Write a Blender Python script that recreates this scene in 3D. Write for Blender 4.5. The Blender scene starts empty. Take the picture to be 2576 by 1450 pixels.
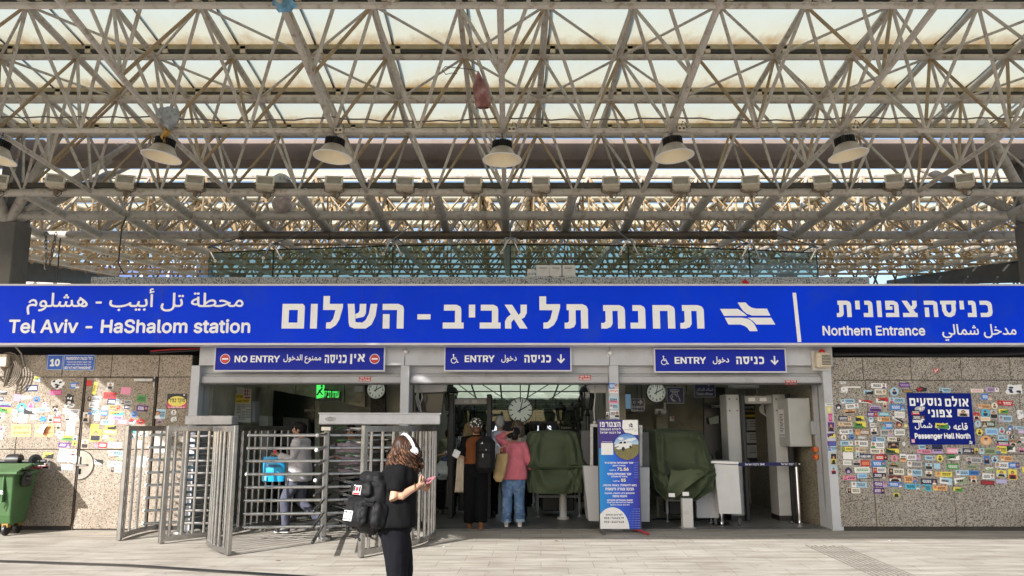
import bpy, bmesh, math, random, os
from mathutils import Vector, Matrix, noise
R = math.radians
scene = bpy.context.scene
COL = scene.collection
random.seed(7)

# ------------------------------------------------------------------ camera, sky, sun, exposure
CAM_H, PITCH, FPX = 1.62, R(9.843), 2000.0          # metres, tilt up, focal length for a 2576 px wide frame
cam = bpy.data.cameras.new("camera")
camera = bpy.data.objects.new("camera", cam)
COL.objects.link(camera)
camera.location = (0, 0, CAM_H)
camera.rotation_euler = (R(90) + PITCH, 0, 0)
cam.sensor_fit = 'HORIZONTAL'
cam.sensor_width = 36.0
cam.lens = FPX / 2576.0 * 36.0
cam.clip_end = 2000
scene.camera = camera

SUN_EL = 28.0
SUN_AZ = (-0.60, -0.80)                           # horizontal direction towards the sun (behind, left of the camera)
world = bpy.data.worlds.new("World")
scene.world = world
world.use_nodes = True
wn = world.node_tree
sky = wn.nodes.new('ShaderNodeTexSky')
sky.sky_type = 'NISHITA'
sky.sun_disc = False
sky.sun_elevation = R(SUN_EL)
sky.sun_rotation = math.atan2(SUN_AZ[0], SUN_AZ[1])
sky.air_density = 1.0
sky.dust_density = 2.0
wn.links.new(sky.outputs[0], wn.nodes['Background'].inputs[0])
wn.nodes['Background'].inputs[1].default_value = 0.125
sl = bpy.data.lights.new("sun", 'SUN')
sl.energy = 4.8
sl.angle = R(0.5)
sl.color = (1.0, 0.975, 0.945)
sun = bpy.data.objects.new("sun", sl)
COL.objects.link(sun)
ce = math.cos(R(SUN_EL))
sdir = Vector((SUN_AZ[0] * ce, SUN_AZ[1] * ce, math.sin(R(SUN_EL)))).normalized()
sun.rotation_euler = sdir.to_track_quat('Z', 'Y').to_euler()
sun.location = sdir * 40
scene.view_settings.view_transform = 'Standard'
scene.view_settings.look = 'None'
scene.view_settings.gamma = 1
scene.view_settings.exposure = 0.82
scene.cycles.max_bounces = 10
scene.cycles.diffuse_bounces = 5
scene.cycles.glossy_bounces = 4
scene.cycles.transmission_bounces = 6
scene.cycles.transparent_max_bounces = 12
scene.cycles.sample_clamp_indirect = 6.0
scene.cycles.caustics_reflective = False
scene.cycles.caustics_refractive = False

# ------------------------------------------------------------------ placing helpers
_c, _s = math.cos(PITCH), math.sin(PITCH)
def at(px, py, Y):
    """world point at depth Y that lies on the sight line of a point of the photograph (2576 x 1450 units)"""
    dx, dy = (px - 1288) / FPX, (725 - py) / FPX
    t = Y / (_c - dy * _s)
    return Vector((dx * t, Y, CAM_H + (_s + dy * _c) * t))
def gr(px, py, z=0.0):
    """point of the ground (height z) on that sight line"""
    dx, dy = (px - 1288) / FPX, (725 - py) / FPX
    t = (z - CAM_H) / (_s + dy * _c)
    return Vector((dx * t, (_c - dy * _s) * t, z))

# ------------------------------------------------------------------ objects
ROOT = {}
def props(o, label=None, cat=None, group=None, kind=None):
    if label: o['label'] = label
    if cat: o['category'] = cat
    if group: o['group'] = group
    if kind: o['kind'] = kind
    return o
def thing(name, label, cat, loc=(0, 0, 0), group=None):
    o = bpy.data.objects.new(name, None)
    o.empty_display_size = 0.2
    o.location = loc
    COL.objects.link(o)
    ROOT[o.name] = Vector(loc)
    return props(o, label, cat, group)
def copy_tree(o, parent=None):
    c = o.copy()
    COL.objects.link(c)
    if parent is not None:
        c.parent = parent
    for ch in [x for x in COL.objects if x.parent is o]:
        copy_tree(ch, c)
    return c

class MB:
    """collects faces; build() links them as one mesh object"""
    def __init__(self):
        self.v, self.f, self.m = [], [], []
    def add(self, vs, fs, mi=0):
        b = len(self.v)
        self.v += [tuple(p) for p in vs]
        self.f += [tuple(i + b for i in f) for f in fs]
        self.m += [mi] * len(fs)
        return self
    def box(self, c, s, rot=None, mi=0, bev=0.0):
        hx, hy, hz = s[0] / 2, s[1] / 2, s[2] / 2
        if bev > 0:
            b = min(bev, hx * .9, hy * .9, hz * .9)
            vs = []
            for sx in (-1, 1):
                for sy in (-1, 1):
                    for sz in (-1, 1):
                        vs += [(sx * hx, sy * (hy - b), sz * (hz - b)), (sx * (hx - b), sy * hy, sz * (hz - b)), (sx * (hx - b), sy * (hy - b), sz * hz)]
            bm = bmesh.new()
            for p in vs: bm.verts.new(p)
            bmesh.ops.convex_hull(bm, input=bm.verts)
            bm.verts.index_update()
            fs = [[v.index for v in f.verts] for f in bm.faces]
            vs = [v.co.copy() for v in bm.verts]
            bm.free()
        else:
            vs = [Vector((x, y, z)) for x in (-hx, hx) for y in (-hy, hy) for z in (-hz, hz)]
            fs = [(0, 1, 3, 2), (4, 6, 7, 5), (0, 4, 5, 1), (2, 3, 7, 6), (0, 2, 6, 4), (1, 5, 7, 3)]
        c = Vector(c)
        vs = [(rot @ Vector(p) if rot else Vector(p)) + c for p in vs]
        return self.add(vs, fs, mi)
    def bx(self, x0, x1, y0, y1, z0, z1, mi=0, bev=0.0):
        return self.box(((x0 + x1) / 2, (y0 + y1) / 2, (z0 + z1) / 2), (abs(x1 - x0), abs(y1 - y0), abs(z1 - z0)), None, mi, bev)
    def tube(self, p0, p1, r0, r1=None, n=8, mi=0, caps=True):
        return self.path([p0, p1], [r0, r0 if r1 is None else r1], n, mi, caps)
    def path(self, pts, rad, n=8, mi=0, caps=True, closed=False, flat=None):
        pts = [Vector(p) for p in pts]
        k = len(pts)
        if not isinstance(rad, (list, tuple)): rad = [rad] * k
        vs, u = [], None
        for i, p in enumerate(pts):
            if closed: d = pts[(i + 1) % k] - pts[i - 1]
            else: d = pts[min(i + 1, k - 1)] - pts[max(i - 1, 0)]
            if d.length < 1e-9: d = Vector((0, 0, 1))
            d.normalize()
            if u is None:
                u = d.orthogonal().normalized() if abs(d.z) > .99 else d.cross(Vector((0, 0, 1))).normalized()
            else:
                u = (u - d * u.dot(d))
                u = u.normalized() if u.length > 1e-6 else d.orthogonal().normalized()
            w = d.cross(u)
            ra = rad[i]
            ru, rw = (ra if isinstance(ra, (list, tuple)) else (ra, ra))
            for j in range(n):
                a = 2 * math.pi * j / n
                vs.append(p + u * math.cos(a) * ru + w * math.sin(a) * rw)
        fs = []
        for i in range(k if closed else k - 1):
            b0, b1 = i * n, ((i + 1) % k) * n
            for j in range(n):
                fs.append((b0 + j, b0 + (j + 1) % n, b1 + (j + 1) % n, b1 + j))
        if caps and not closed:
            fs.append(tuple(range(n - 1, -1, -1)))
            fs.append(tuple(range((k - 1) * n, k * n)))
        return self.add(vs, fs, mi)
    def lathe(self, prof, o, n=24, axis=(0, 0, 1), mi=0, caps=False):
        ax = Vector(axis).normalized()
        u = ax.orthogonal().normalized()
        w = ax.cross(u)
        o = Vector(o)
        vs, fs = [], []
        for r, h in prof:
            for j in range(n):
                a = 2 * math.pi * j / n
                vs.append(o + ax * h + u * (r * math.cos(a)) + w * (r * math.sin(a)))
        for i in range(len(prof) - 1):
            for j in range(n):
                fs.append((i * n + j, i * n + (j + 1) % n, (i + 1) * n + (j + 1) % n, (i + 1) * n + j))
        if caps:
            fs.append(tuple(range(n - 1, -1, -1)))
            fs.append(tuple(range((len(prof) - 1) * n, len(prof) * n)))
        return self.add(vs, fs, mi)
    def ell(self, c, r, n=12, m=8, rot=None, mi=0):
        c = Vector(c)
        vs, fs = [], []
        for i in range(1, m):
            t = math.pi * i / m
            for j in range(n):
                a = 2 * math.pi * j / n
                vs.append(Vector((r[0] * math.sin(t) * math.cos(a), r[1] * math.sin(t) * math.sin(a), r[2] * math.cos(t))))
        top, bot = len(vs), len(vs) + 1
        vs += [Vector((0, 0, r[2])), Vector((0, 0, -r[2]))]
        for i in range(m - 2):
            for j in range(n):
                fs.append((i * n + j, (i + 1) * n + j, (i + 1) * n + (j + 1) % n, i * n + (j + 1) % n))
        for j in range(n):
            fs.append((top, j, (j + 1) % n))
            fs.append((bot, (m - 2) * n + (j + 1) % n, (m - 2) * n + j))
        return self.add([(rot @ p if rot else p) + c for p in vs], fs, mi)
    def poly(self, pts, fr, d=0.0, t=0.0, mi=0):
        """flat polygon (2-D points) in frame fr at offset d along its normal; t > 0 gives it thickness behind"""
        k = len(pts)
        a = sum(pts[i][0] * pts[(i + 1) % k][1] - pts[(i + 1) % k][0] * pts[i][1] for i in range(k))
        if a < 0: pts = pts[::-1]
        vs = [fr(p[0], p[1], d) for p in pts]
        fs = [tuple(range(k))]
        if t > 0:
            vs += [fr(p[0], p[1], d - t) for p in pts]
            fs += [(i, i + k, (i + 1) % k + k, (i + 1) % k) for i in range(k)]
            fs.append(tuple(range(2 * k - 1, k - 1, -1)))
        return self.add(vs, fs, mi)
    def rect(self, x0, y0, x1, y1, fr, d=0.0, t=0.0, mi=0):
        return self.poly([(x0, y0), (x1, y0), (x1, y1), (x0, y1)], fr, d, t, mi)
    def disc(self, cx, cy, rx, ry, fr, d=0.0, t=0.0, mi=0, n=20, a0=0, a1=360):
        pts = [(cx + rx * math.cos(R(a0 + (a1 - a0) * i / (n if a1 - a0 >= 360 else n - 1))), cy + ry * math.sin(R(a0 + (a1 - a0) * i / (n if a1 - a0 >= 360 else n - 1)))) for i in range(n)]
        return self.poly(pts, fr, d, t, mi)
    def ring(self, cx, cy, r0, r1, fr, d=0.0, mi=0, n=28, a0=0, a1=360):
        for i in range(n):
            b0, b1 = R(a0 + (a1 - a0) * i / n), R(a0 + (a1 - a0) * (i + 1) / n)
            self.poly([(cx + r * math.cos(b), cy + r * math.sin(b)) for r, b in ((r0, b0), (r1, b0), (r1, b1), (r0, b1))], fr, d, 0, mi)
        return self
    def stroke(self, pts, w, fr, d=0.0, mi=0):
        for (x0, y0), (x1, y1) in zip(pts, pts[1:]):
            L = math.hypot(x1 - x0, y1 - y0) or 1e-6
            nx, ny = -(y1 - y0) / L * w / 2, (x1 - x0) / L * w / 2
            ex, ey = (x1 - x0) / L * w * .3, (y1 - y0) / L * w * .3
            self.poly([(x0 + nx - ex, y0 + ny - ey), (x0 - nx - ex, y0 - ny - ey), (x1 - nx + ex, y1 - ny + ey), (x1 + nx + ex, y1 + ny + ey)], fr, d, 0, mi)
            d += 0.00012
        return self
    def build(self, name, mats, parent=None, smooth=False, loc=None, label=None, cat=None, group=None, kind=None, sharp=40):
        if not isinstance(mats, (list, tuple)): mats = [mats]
        me = bpy.data.meshes.new(name)
        off = Vector((0, 0, 0))
        if parent is not None:
            r = parent
            while r.parent is not None: r = r.parent
            off = ROOT.get(r.name, Vector((0, 0, 0)))
        elif loc is not None:
            off = Vector(loc)
        me.from_pydata([tuple(Vector(p) - off) for p in self.v], [], self.f)
        for m in mats: me.materials.append(m)
        me.polygons.foreach_set('material_index', self.m)
        if smooth:
            me.polygons.foreach_set('use_smooth', [True] * len(me.polygons))
            me.update()
            if sharp < 180: me.set_sharp_from_angle(angle=R(sharp))
        me.update()
        o = bpy.data.objects.new(name, me)
        COL.objects.link(o)
        if parent is not None: o.parent = parent
        elif loc is not None: o.location = loc
        if parent is None: ROOT[o.name] = off
        return props(o, label, cat, group, kind)

def frame(o, x, y):
    """2-D drawing frame: origin, right and up vectors (unit); returns f(u, v, d) -> point, d along the normal"""
    o, x, y = Vector(o), Vector(x).normalized(), Vector(y).normalized()
    nrm = x.cross(y)
    def f(u, v, d=0.0): return o + x * u + y * v + nrm * d
    f.o, f.x, f.y, f.n = o, x, y, nrm
    return f
def front(o, yaw=0.0):
    """frame whose face looks towards the camera side (-Y), turned by yaw about z"""
    return frame(o, (math.cos(yaw), math.sin(yaw), 0), (0, 0, 1))

# ------------------------------------------------------------------ lettering: outlines filled scan line by scan line (union of overlaps)
AR = {'ا': 0xFE8D, 'أ': 0xFE83, 'ب': 0xFE8F, 'ة': 0xFE93, 'ت': 0xFE95, 'ح': 0xFEA1, 'خ': 0xFEA5, 'د': 0xFEA9, 'ذ': 0xFEAB, 'ر': 0xFEAD,
      'ش': 0xFEB5, 'ط': 0xFEC1, 'ع': 0xFEC9, 'ق': 0xFED5, 'ك': 0xFED9, 'ل': 0xFEDD, 'م': 0xFEE1, 'ن': 0xFEE5, 'ه': 0xFEE9, 'و': 0xFEED, 'ي': 0xFEF1}
AR_R = set('اأةدذرو')
def shape_arabic(s):
    out = []
    for i, ch in enumerate(s):
        if ch not in AR: out.append(ch); continue
        prev = i > 0 and s[i - 1] in AR and s[i - 1] not in AR_R
        nxt = i + 1 < len(s) and s[i + 1] in AR and ch not in AR_R
        k = (3 if nxt else 1) if prev else (2 if nxt else 0)
        out.append(chr(AR[ch] + k))
    return ''.join(out)[::-1]
def heb(s):
    """visual order of a Hebrew line: reversed, with runs of digits and latin kept"""
    out, run = [], ''
    for ch in s[::-1]:
        if ch.isdigit() or (run and ch in '.-:' ) : run = ch + run
        else:
            if run: out.append(run); run = ''
            out.append({'(': ')', ')': '('}.get(ch, ch))
    if run: out.append(run)
    return ''.join(out)
BF = {
 'ת': (93, [[(60, 0), (86, 0), (86, 80), (80, 93), (66, 100), (8, 100), (8, 75), (60, 75)], [(0, 0), (20, 0), (34, 6), (41, 20), (41, 80), (16, 80), (16, 30), (10, 24), (0, 24)]]),
 'ח': (96, [[(8, 100), (70, 100), (84, 92), (88, 80), (88, 0), (62, 0), (62, 75), (34, 75), (34, 0), (8, 0)]]),
 'נ': (64, [[(10, 100), (40, 100), (52, 92), (56, 80), (56, 0), (2, 0), (2, 25), (30, 25), (30, 75), (10, 75)]]),
 'ל': (86, [[(4, 132), (29, 132), (29, 100), (80, 100), (80, 85), (68, 36), (56, 14), (36, 0), (18, 0), (18, 24), (34, 26), (44, 40), (52, 75), (4, 75)]]),
 'א': (102, [[(2, 100), (33, 100), (97, 0), (65, 0)], [(68, 100), (94, 100), (94, 66), (84, 46), (64, 36), (56, 52), (68, 66)], [(4, 0), (30, 0), (30, 26), (46, 46), (34, 64), (12, 46), (4, 30)]]),
 'ב': (92, [[(6, 100), (58, 100), (74, 92), (78, 80), (78, 25), (88, 25), (88, 0), (2, 0), (2, 25), (52, 25), (52, 75), (6, 75)]]),
 'י': (40, [[(7, 46), (33, 46), (33, 100), (7, 100)]]),
 'ה': (96, [[(6, 100), (66, 100), (84, 92), (88, 80), (88, 0), (62, 0), (62, 75), (6, 75)], [(8, 0), (34, 0), (34, 58), (8, 58)]]),
 'ש': (120, [[(2, 100), (28, 100), (34, 26), (60, 24), (72, 34), (84, 60), (90, 100), (116, 100), (110, 50), (96, 16), (74, 0), (30, 0), (12, 8), (8, 24)], [(48, 100), (73, 100), (73, 62), (66, 48), (34, 40), (32, 58), (44, 64), (48, 74)]]),
 'ו': (40, [[(7, 0), (33, 0), (33, 100), (7, 100)]]),
 'ם': (98, [[(6, 0), (32, 0), (32, 100), (6, 100)], [(66, 0), (92, 0), (92, 90), (84, 100), (66, 100)], [(6, 75), (92, 75), (84, 100), (6, 100)], [(6, 0), (92, 0), (92, 24), (6, 24)]]),
 'כ': (88, [[(6, 100), (52, 100), (72, 92), (80, 74), (80, 28), (72, 8), (52, 0), (6, 0), (6, 25), (44, 25), (54, 34), (54, 66), (44, 75), (6, 75)]]),
 'ס': (100, [[(0, 77), (96, 77), (96, 100), (0, 100)], [(8, 40), (20, 10), (40, 0), (60, 0), (82, 12), (92, 40), (92, 90), (66, 90), (66, 42), (56, 26), (44, 26), (34, 42), (34, 90), (8, 90)]]),
 'צ': (92, [[(2, 100), (33, 100), (78, 25), (88, 25), (88, 0), (4, 0), (4, 25), (44, 25)], [(62, 100), (88, 100), (88, 70), (78, 52), (56, 42), (48, 60), (62, 72)]]),
 'פ': (90, [[(6, 100), (56, 100), (76, 90), (82, 74), (82, 0), (6, 0), (6, 25), (56, 25), (56, 75), (32, 75), (32, 66), (46, 66), (46, 44), (6, 44)]]),
 'ן': (40, [[(7, -30), (33, -30), (33, 100), (7, 100)]]),
 'ר': (86, [[(6, 100), (56, 100), (74, 92), (78, 78), (78, 0), (52, 0), (52, 75), (6, 75)]]),
 'ד': (90, [[(2, 100), (88, 100), (88, 75), (76, 75), (76, 0), (50, 0), (50, 75), (2, 75)]]),
 'ע': (94, [[(4, 100), (30, 100), (36, 24), (50, 30), (60, 44), (62, 100), (88, 100), (86, 50), (70, 16), (40, 0), (2, -8), (2, 16), (12, 18)]]),
 'מ': (98, [[(30, 100), (66, 100), (86, 90), (92, 74), (92, 0), (48, 0), (48, 25), (66, 25), (66, 70), (58, 76), (44, 74), (26, 66), (22, 96)], [(2, 100), (26, 100), (34, 78), (30, 0), (4, 0), (8, 70)]]),
 'ט': (98, [[(4, 100), (30, 100), (30, 25), (66, 25), (66, 75), (48, 75), (44, 100), (70, 100), (86, 92), (92, 80), (92, 0), (4, 0)]]),
 'ק': (92, [[(6, 100), (70, 100), (84, 90), (84, 70), (70, 30), (52, 10), (40, 24), (56, 50), (60, 75), (6, 75)], [(10, -30), (35, -30), (35, 56), (10, 56)]]),
 'ז': (48, [[(2, 100), (44, 100), (44, 76), (34, 74), (34, 0), (9, 0), (9, 74), (2, 76)]]),
 'ג': (62, [[(10, 100), (34, 100), (48, 92), (50, 76), (56, 0), (30, 0), (28, 30), (2, 8), (2, 34), (26, 50), (26, 75), (10, 75)]]),
 '-': (70, [[(8, 40), (58, 40), (58, 62), (8, 62)]]), ' ': (46, []),
}
FONTS = {}
def get_font(which):
    if which not in FONTS:
        f = None
        try:
            p = os.path.join(bpy.utils.system_resource('DATAFILES'), 'fonts', 'Inter.woff2')
            if which == 'inter' and os.path.exists(p): f = bpy.data.fonts.load(p)
        except Exception:
            f = None
        FONTS[which] = f
    return FONTS[which]
_tx = {}
def contours(text, which):
    """outline loops of a line of text, size 1"""
    c = bpy.data.curves.new('lettering', 'FONT')
    c.body = text
    c.size = 1.0
    c.fill_mode = 'NONE'
    c.resolution_u = 3
    f = get_font(which)
    if f: c.font = f
    o = bpy.data.objects.new('lettering', c)
    COL.objects.link(o)
    dg = bpy.context.evaluated_depsgraph_get()
    ev = o.evaluated_get(dg)
    me = ev.to_mesh()
    vs = [(v.co.x, v.co.y) for v in me.vertices]
    lk = set(tuple(sorted(e.vertices)) for e in me.edges)
    loops, cur = [], []
    for i in range(len(vs)):
        if cur and (i - 1, i) not in lk:
            loops.append(cur); cur = []
        cur.append(vs[i])
    if cur: loops.append(cur)
    ev.to_mesh_clear()
    bpy.data.objects.remove(o)
    bpy.data.curves.remove(c)
    return loops
def spans(loops, bold, res, union=False):
    ys = [p[1] for l in loops for p in l]
    if not ys: return [], 0, 0, 0, 0
    y0, y1 = min(ys), max(ys)
    h = 1.0 / res
    kb = int(round(bold / h))
    y0 -= kb * h
    n = int(math.ceil((y1 + kb * h - y0) / h))
    rows = []
    eds = []
    for li, l in enumerate(loops):
        for a, b in zip(l, l[1:] + l[:1]):
            if a[1] != b[1]: eds.append((a, b, li))
    for r in range(n):
        y = y0 + (r + .5) * h
        xs = []
        for a, b, li in eds:
            if (a[1] <= y) != (b[1] <= y):
                x = a[0] + (b[0] - a[0]) * (y - a[1]) / (b[1] - a[1])
                xs.append((x, 1 if b[1] > a[1] else -1, li))
        xs.sort()
        sp = []
        if union:
            on = set(); st = None
            for x, w, li in xs:
                was = bool(on)
                on ^= {li}
                if not was and on: st = x
                elif was and not on: sp.append((st, x))
        else:
            w = 0; st = None
            for x, d, li in xs:
                was = w; w += d
                if was == 0 and w != 0: st = x
                elif was != 0 and w == 0: sp.append((st, x))
        rows.append(sp)
    if bold > 0:
        out = []
        for r in range(n):
            acc = []
            for k in range(-kb, kb + 1):
                if 0 <= r + k < n:
                    e = math.sqrt(max(0, bold * bold - (k * h) ** 2))
                    acc += [(a - e, b + e) for a, b in rows[r + k]]
            acc.sort()
            mg = []
            for a, b in acc:
                if mg and a <= mg[-1][1]: mg[-1] = (mg[-1][0], max(b, mg[-1][1]))
                else: mg.append((a, b))
            out.append(mg)
        rows = out
    x0 = min((s[0] for r in rows for s in r), default=0)
    x1 = max((s[1] for r in rows for s in r), default=0)
    return rows, y0, h, x0, x1
def text_quads(text, bold=0.0, res=26, which='inter', block=False):
    if any(ord(ch) > 0x24F for ch in text): which = 'default'
    key = (text, bold, res, which, block)
    if key not in _tx:
        if block and all(ch in BF for ch in text):
            loops, x = [], 0
            for ch in text:
                w, ps = BF[ch]
                loops += [[((p[0] + x) / 100, p[1] / 100) for p in l] for l in ps]
                x += w + (10 if ch != ' ' else 0)
            rows, y0, h, x0, x1 = spans(loops, 0, res, True)
        else:
            rows, y0, h, x0, x1 = spans(contours(text, which), bold, res)
        quads, open_ = [], {}
        for r, sp in enumerate(rows + [[]]):
            new = {}
            for a, b in sp:
                k = (round(a, 4), round(b, 4))
                new[k] = open_.pop(k, r)
            for (a, b), r0 in open_.items():
                quads.append((a, y0 + r0 * h, b, y0 + r * h))
            open_ = new
        ys = [q[1] for q in quads] + [q[3] for q in quads] or [0, 1]
        _tx[key] = (quads, x0, x1, min(ys), max(ys))
    return _tx[key]
def put_text(mb, text, fr, box, d=0.002, mi=0, bold=0.0, res=26, which='inter', block=False, keep=False):
    """lettering fitted into box (x0, y0, x1, y1) of frame fr; keep=True keeps its own proportions (fits the height, centred)"""
    q, a, b, lo, hi = text_quads(text, bold, res, which, block)
    if not q: return
    x0, y0, x1, y1 = box
    sx, sy = (x1 - x0) / max(b - a, 1e-6), (y1 - y0) / max(hi - lo, 1e-6)
    if keep:
        s = min(sx, sy)
        x0 += ((x1 - x0) - s * (b - a)) / 2
        y0 += ((y1 - y0) - s * (hi - lo)) / 2
        sx = sy = s
    for (p, r, u, v) in q:
        X0, X1, Y0, Y1 = x0 + (p - a) * sx, x0 + (u - a) * sx, y0 + (r - lo) * sy, y0 + (v - lo) * sy
        mb.add([fr(X0, Y0, d), fr(X1, Y0, d), fr(X1, Y1, d), fr(X0, Y1, d)], [(0, 1, 2, 3)], mi)

# ------------------------------------------------------------------ materials (all procedural)
def M(name, col, rough=.6, metal=0.0, var=.12, scale=6.0, bump=0.0, bscale=40.0, spec=.5, dirt=None, emit=None, coat=0.0):
    m = bpy.data.materials.new(name)
    m.use_nodes = True
    nt = m.node_tree
    p = nt.nodes['Principled BSDF']
    p.inputs['Roughness'].default_value = rough
    p.inputs['Metallic'].default_value = metal
    p.inputs['Specular IOR Level'].default_value = spec
    if coat: p.inputs['Coat Weight'].default_value = coat
    tc = nt.nodes.new('ShaderNodeTexCoord')
    out = None
    if var > 0:
        nz = nt.nodes.new('ShaderNodeTexNoise')
        nz.inputs['Scale'].default_value = scale
        nz.inputs['Detail'].default_value = 5
        nt.links.new(tc.outputs['Object'], nz.inputs['Vector'])
        rp = nt.nodes.new('ShaderNodeValToRGB')
        rp.color_ramp.elements[0].position, rp.color_ramp.elements[1].position = .3, .7
        rp.color_ramp.elements[0].color = [c * (1 - var) for c in col[:3]] + [1]
        rp.color_ramp.elements[1].color = [min(1, c * (1 + var)) for c in col[:3]] + [1]
        nt.links.new(nz.outputs['Fac'], rp.inputs[0])
        out = rp.outputs[0]
    else:
        p.inputs['Base Color'].default_value = list(col[:3]) + [1]
    if dirt:
        dc, amt, ds = dirt
        n2 = nt.nodes.new('ShaderNodeTexNoise')
        n2.inputs['Scale'].default_value = ds
        n2.inputs['Detail'].default_value = 7
        n2.inputs['Roughness'].default_value = .65
        nt.links.new(tc.outputs['Object'], n2.inputs['Vector'])
        r2 = nt.nodes.new('ShaderNodeValToRGB')
        r2.color_ramp.elements[0].position, r2.color_ramp.elements[1].position = .52, .68
        r2.color_ramp.elements[0].color = (0, 0, 0, 1)
        r2.color_ramp.elements[1].color = (amt, amt, amt, 1)
        nt.links.new(n2.outputs['Fac'], r2.inputs[0])
        mx = nt.nodes.new('ShaderNodeMixRGB')
        nt.links.new(r2.outputs[0], mx.inputs[0])
        if out: nt.links.new(out, mx.inputs[1])
        else: mx.inputs[1].default_value = list(col[:3]) + [1]
        mx.inputs[2].default_value = list(dc) + [1]
        out = mx.outputs[0]
    if out: nt.links.new(out, p.inputs['Base Color'])
    if bump > 0:
        n3 = nt.nodes.new('ShaderNodeTexNoise')
        n3.inputs['Scale'].default_value = bscale
        n3.inputs['Detail'].default_value = 4
        nt.links.new(tc.outputs['Object'], n3.inputs['Vector'])
        b = nt.nodes.new('ShaderNodeBump')
        b.inputs['Strength'].default_value = bump
        b.inputs['Distance'].default_value = .01
        nt.links.new(n3.outputs['Fac'], b.inputs['Height'])
        nt.links.new(b.outputs[0], p.inputs['Normal'])
    if emit:
        p.inputs['Emission Color'].default_value = list(emit[0]) + [1]
        p.inputs['Emission Strength'].default_value = emit[1]
    return m
def S(r, g, b):
    """sRGB 0-255 to linear"""
    return tuple((c / 255 / 12.92) if c / 255 <= .04045 else ((c / 255 + .055) / 1.055) ** 2.4 for c in (r, g, b))
_fl = {}
def flat(r, g, b, rough=.55):
    """print colour of a sticker, poster or sign"""
    k = (r, g, b, rough)
    if k not in _fl: _fl[k] = M('print_%02x%02x%02x' % (r, g, b), [c * .86 for c in S(r, g, b)], rough, var=.05, scale=30)
    return _fl[k]
def granite(name, cols, scale, rough=.75, bump=.25, stain=.0):
    m = bpy.data.materials.new(name)
    m.use_nodes = True
    nt = m.node_tree
    p = nt.nodes['Principled BSDF']
    p.inputs['Roughness'].default_value = rough
    tc = nt.nodes.new('ShaderNodeTexCoord')
    v = nt.nodes.new('ShaderNodeTexVoronoi')
    v.inputs['Scale'].default_value = scale
    nt.links.new(tc.outputs['Object'], v.inputs['Vector'])
    sep = nt.nodes.new('ShaderNodeSeparateColor')
    nt.links.new(v.outputs['Color'], sep.inputs[0])
    rp = nt.nodes.new('ShaderNodeValToRGB')
    rp.color_ramp.interpolation = 'CONSTANT'
    el = rp.color_ramp.elements
    while len(el) < len(cols): el.new(.5)
    for i, (pos, c) in enumerate(cols):
        el[i].position = pos
        el[i].color = list(c) + [1]
    nt.links.new(sep.outputs[0], rp.inputs[0])
    n2 = nt.nodes.new('ShaderNodeTexNoise')
    n2.inputs['Scale'].default_value = 1.6
    n2.inputs['Detail'].default_value = 8
    nt.links.new(tc.outputs['Object'], n2.inputs['Vector'])
    r2 = nt.nodes.new('ShaderNodeValToRGB')
    r2.color_ramp.elements[0].position, r2.color_ramp.elements[1].position = .35, .75
    r2.color_ramp.elements[0].color = (1.06, 1.03, 1.0, 1)
    r2.color_ramp.elements[1].color = (.78, .74, .68, 1)
    nt.links.new(n2.outputs['Fac'], r2.inputs[0])
    mx = nt.nodes.new('ShaderNodeMixRGB')
    mx.blend_type = 'MULTIPLY'
    mx.inputs[0].default_value = 1
    nt.links.new(rp.outputs[0], mx.inputs[1])
    nt.links.new(r2.outputs[0], mx.inputs[2])
    nt.links.new(mx.outputs[0], p.inputs['Base Color'])
    if bump:
        b = nt.nodes.new('ShaderNodeBump')
        b.inputs['Strength'].default_value = bump
        b.inputs['Distance'].default_value = .01
        nt.links.new(sep.outputs[1], b.inputs['Height'])
        nt.links.new(b.outputs[0], p.inputs['Normal'])
    return m
def glass_mat(name, tint, refl=.12):
    m = bpy.data.materials.new(name)
    m.use_nodes = True
    nt = m.node_tree
    nt.nodes.clear()
    o = nt.nodes.new('ShaderNodeOutputMaterial')
    tr = nt.nodes.new('ShaderNodeBsdfTransparent')
    tr.inputs[0].default_value = list(tint) + [1]
    gl = nt.nodes.new('ShaderNodeBsdfGlossy')
    gl.inputs['Roughness'].default_value = .03
    fr = nt.nodes.new('ShaderNodeFresnel')
    fr.inputs[0].default_value = 1.5
    ad = nt.nodes.new('ShaderNodeMath')
    ad.operation = 'ADD'
    ad.inputs[1].default_value = refl - .04
    mx = nt.nodes.new('ShaderNodeMixShader')
    nt.links.new(fr.outputs[0], ad.inputs[0])
    nt.links.new(ad.outputs[0], mx.inputs[0])
    nt.links.new(tr.outputs[0], mx.inputs[1])
    nt.links.new(gl.outputs[0], mx.inputs[2])
    nt.links.new(mx.outputs[0], o.inputs[0])
    return m

WHITE_TUBE = M('painted_tube', (.46, .425, .375), .45, var=.12, scale=3, dirt=((.22, .14, .08), .75, 9), bump=.15, bscale=30)
TAN_TUBE = M('bounce_tan_tube', (.34, .245, .14), .6, var=.2, scale=3, dirt=((.14, .08, .04), .8, 6))  # warm ground bounce painted into the tan; random dirt over it
PURLIN = M('purlin_steel', (.36, .33, .23), .6, var=.15, dirt=((.12, .07, .04), .7, 4))
DARK_STEEL = M('dark_steel', (.05, .05, .05), .5, var=.2)
BLACK = M('black_plastic', (.012, .012, .013), .45, var=.2)
BLACK_GLOSS = M('black_gloss', (.008, .008, .01), .15, var=0)
CONCRETE = M('concrete', (.16, .155, .145), .85, var=.2, scale=2, bump=.2, dirt=((.12, .10, .08), .6, 1.5))
CONC_DARK = M('board_concrete', (.36, .35, .29), .85, var=.25, scale=1.6, bump=.2, dirt=((.14, .13, .10), .6, 1.3))
STEEL = M('stainless_steel', (.48, .475, .47), .13, metal=1.0, var=.1, scale=9, dirt=((.30, .26, .21), .6, 12))
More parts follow.
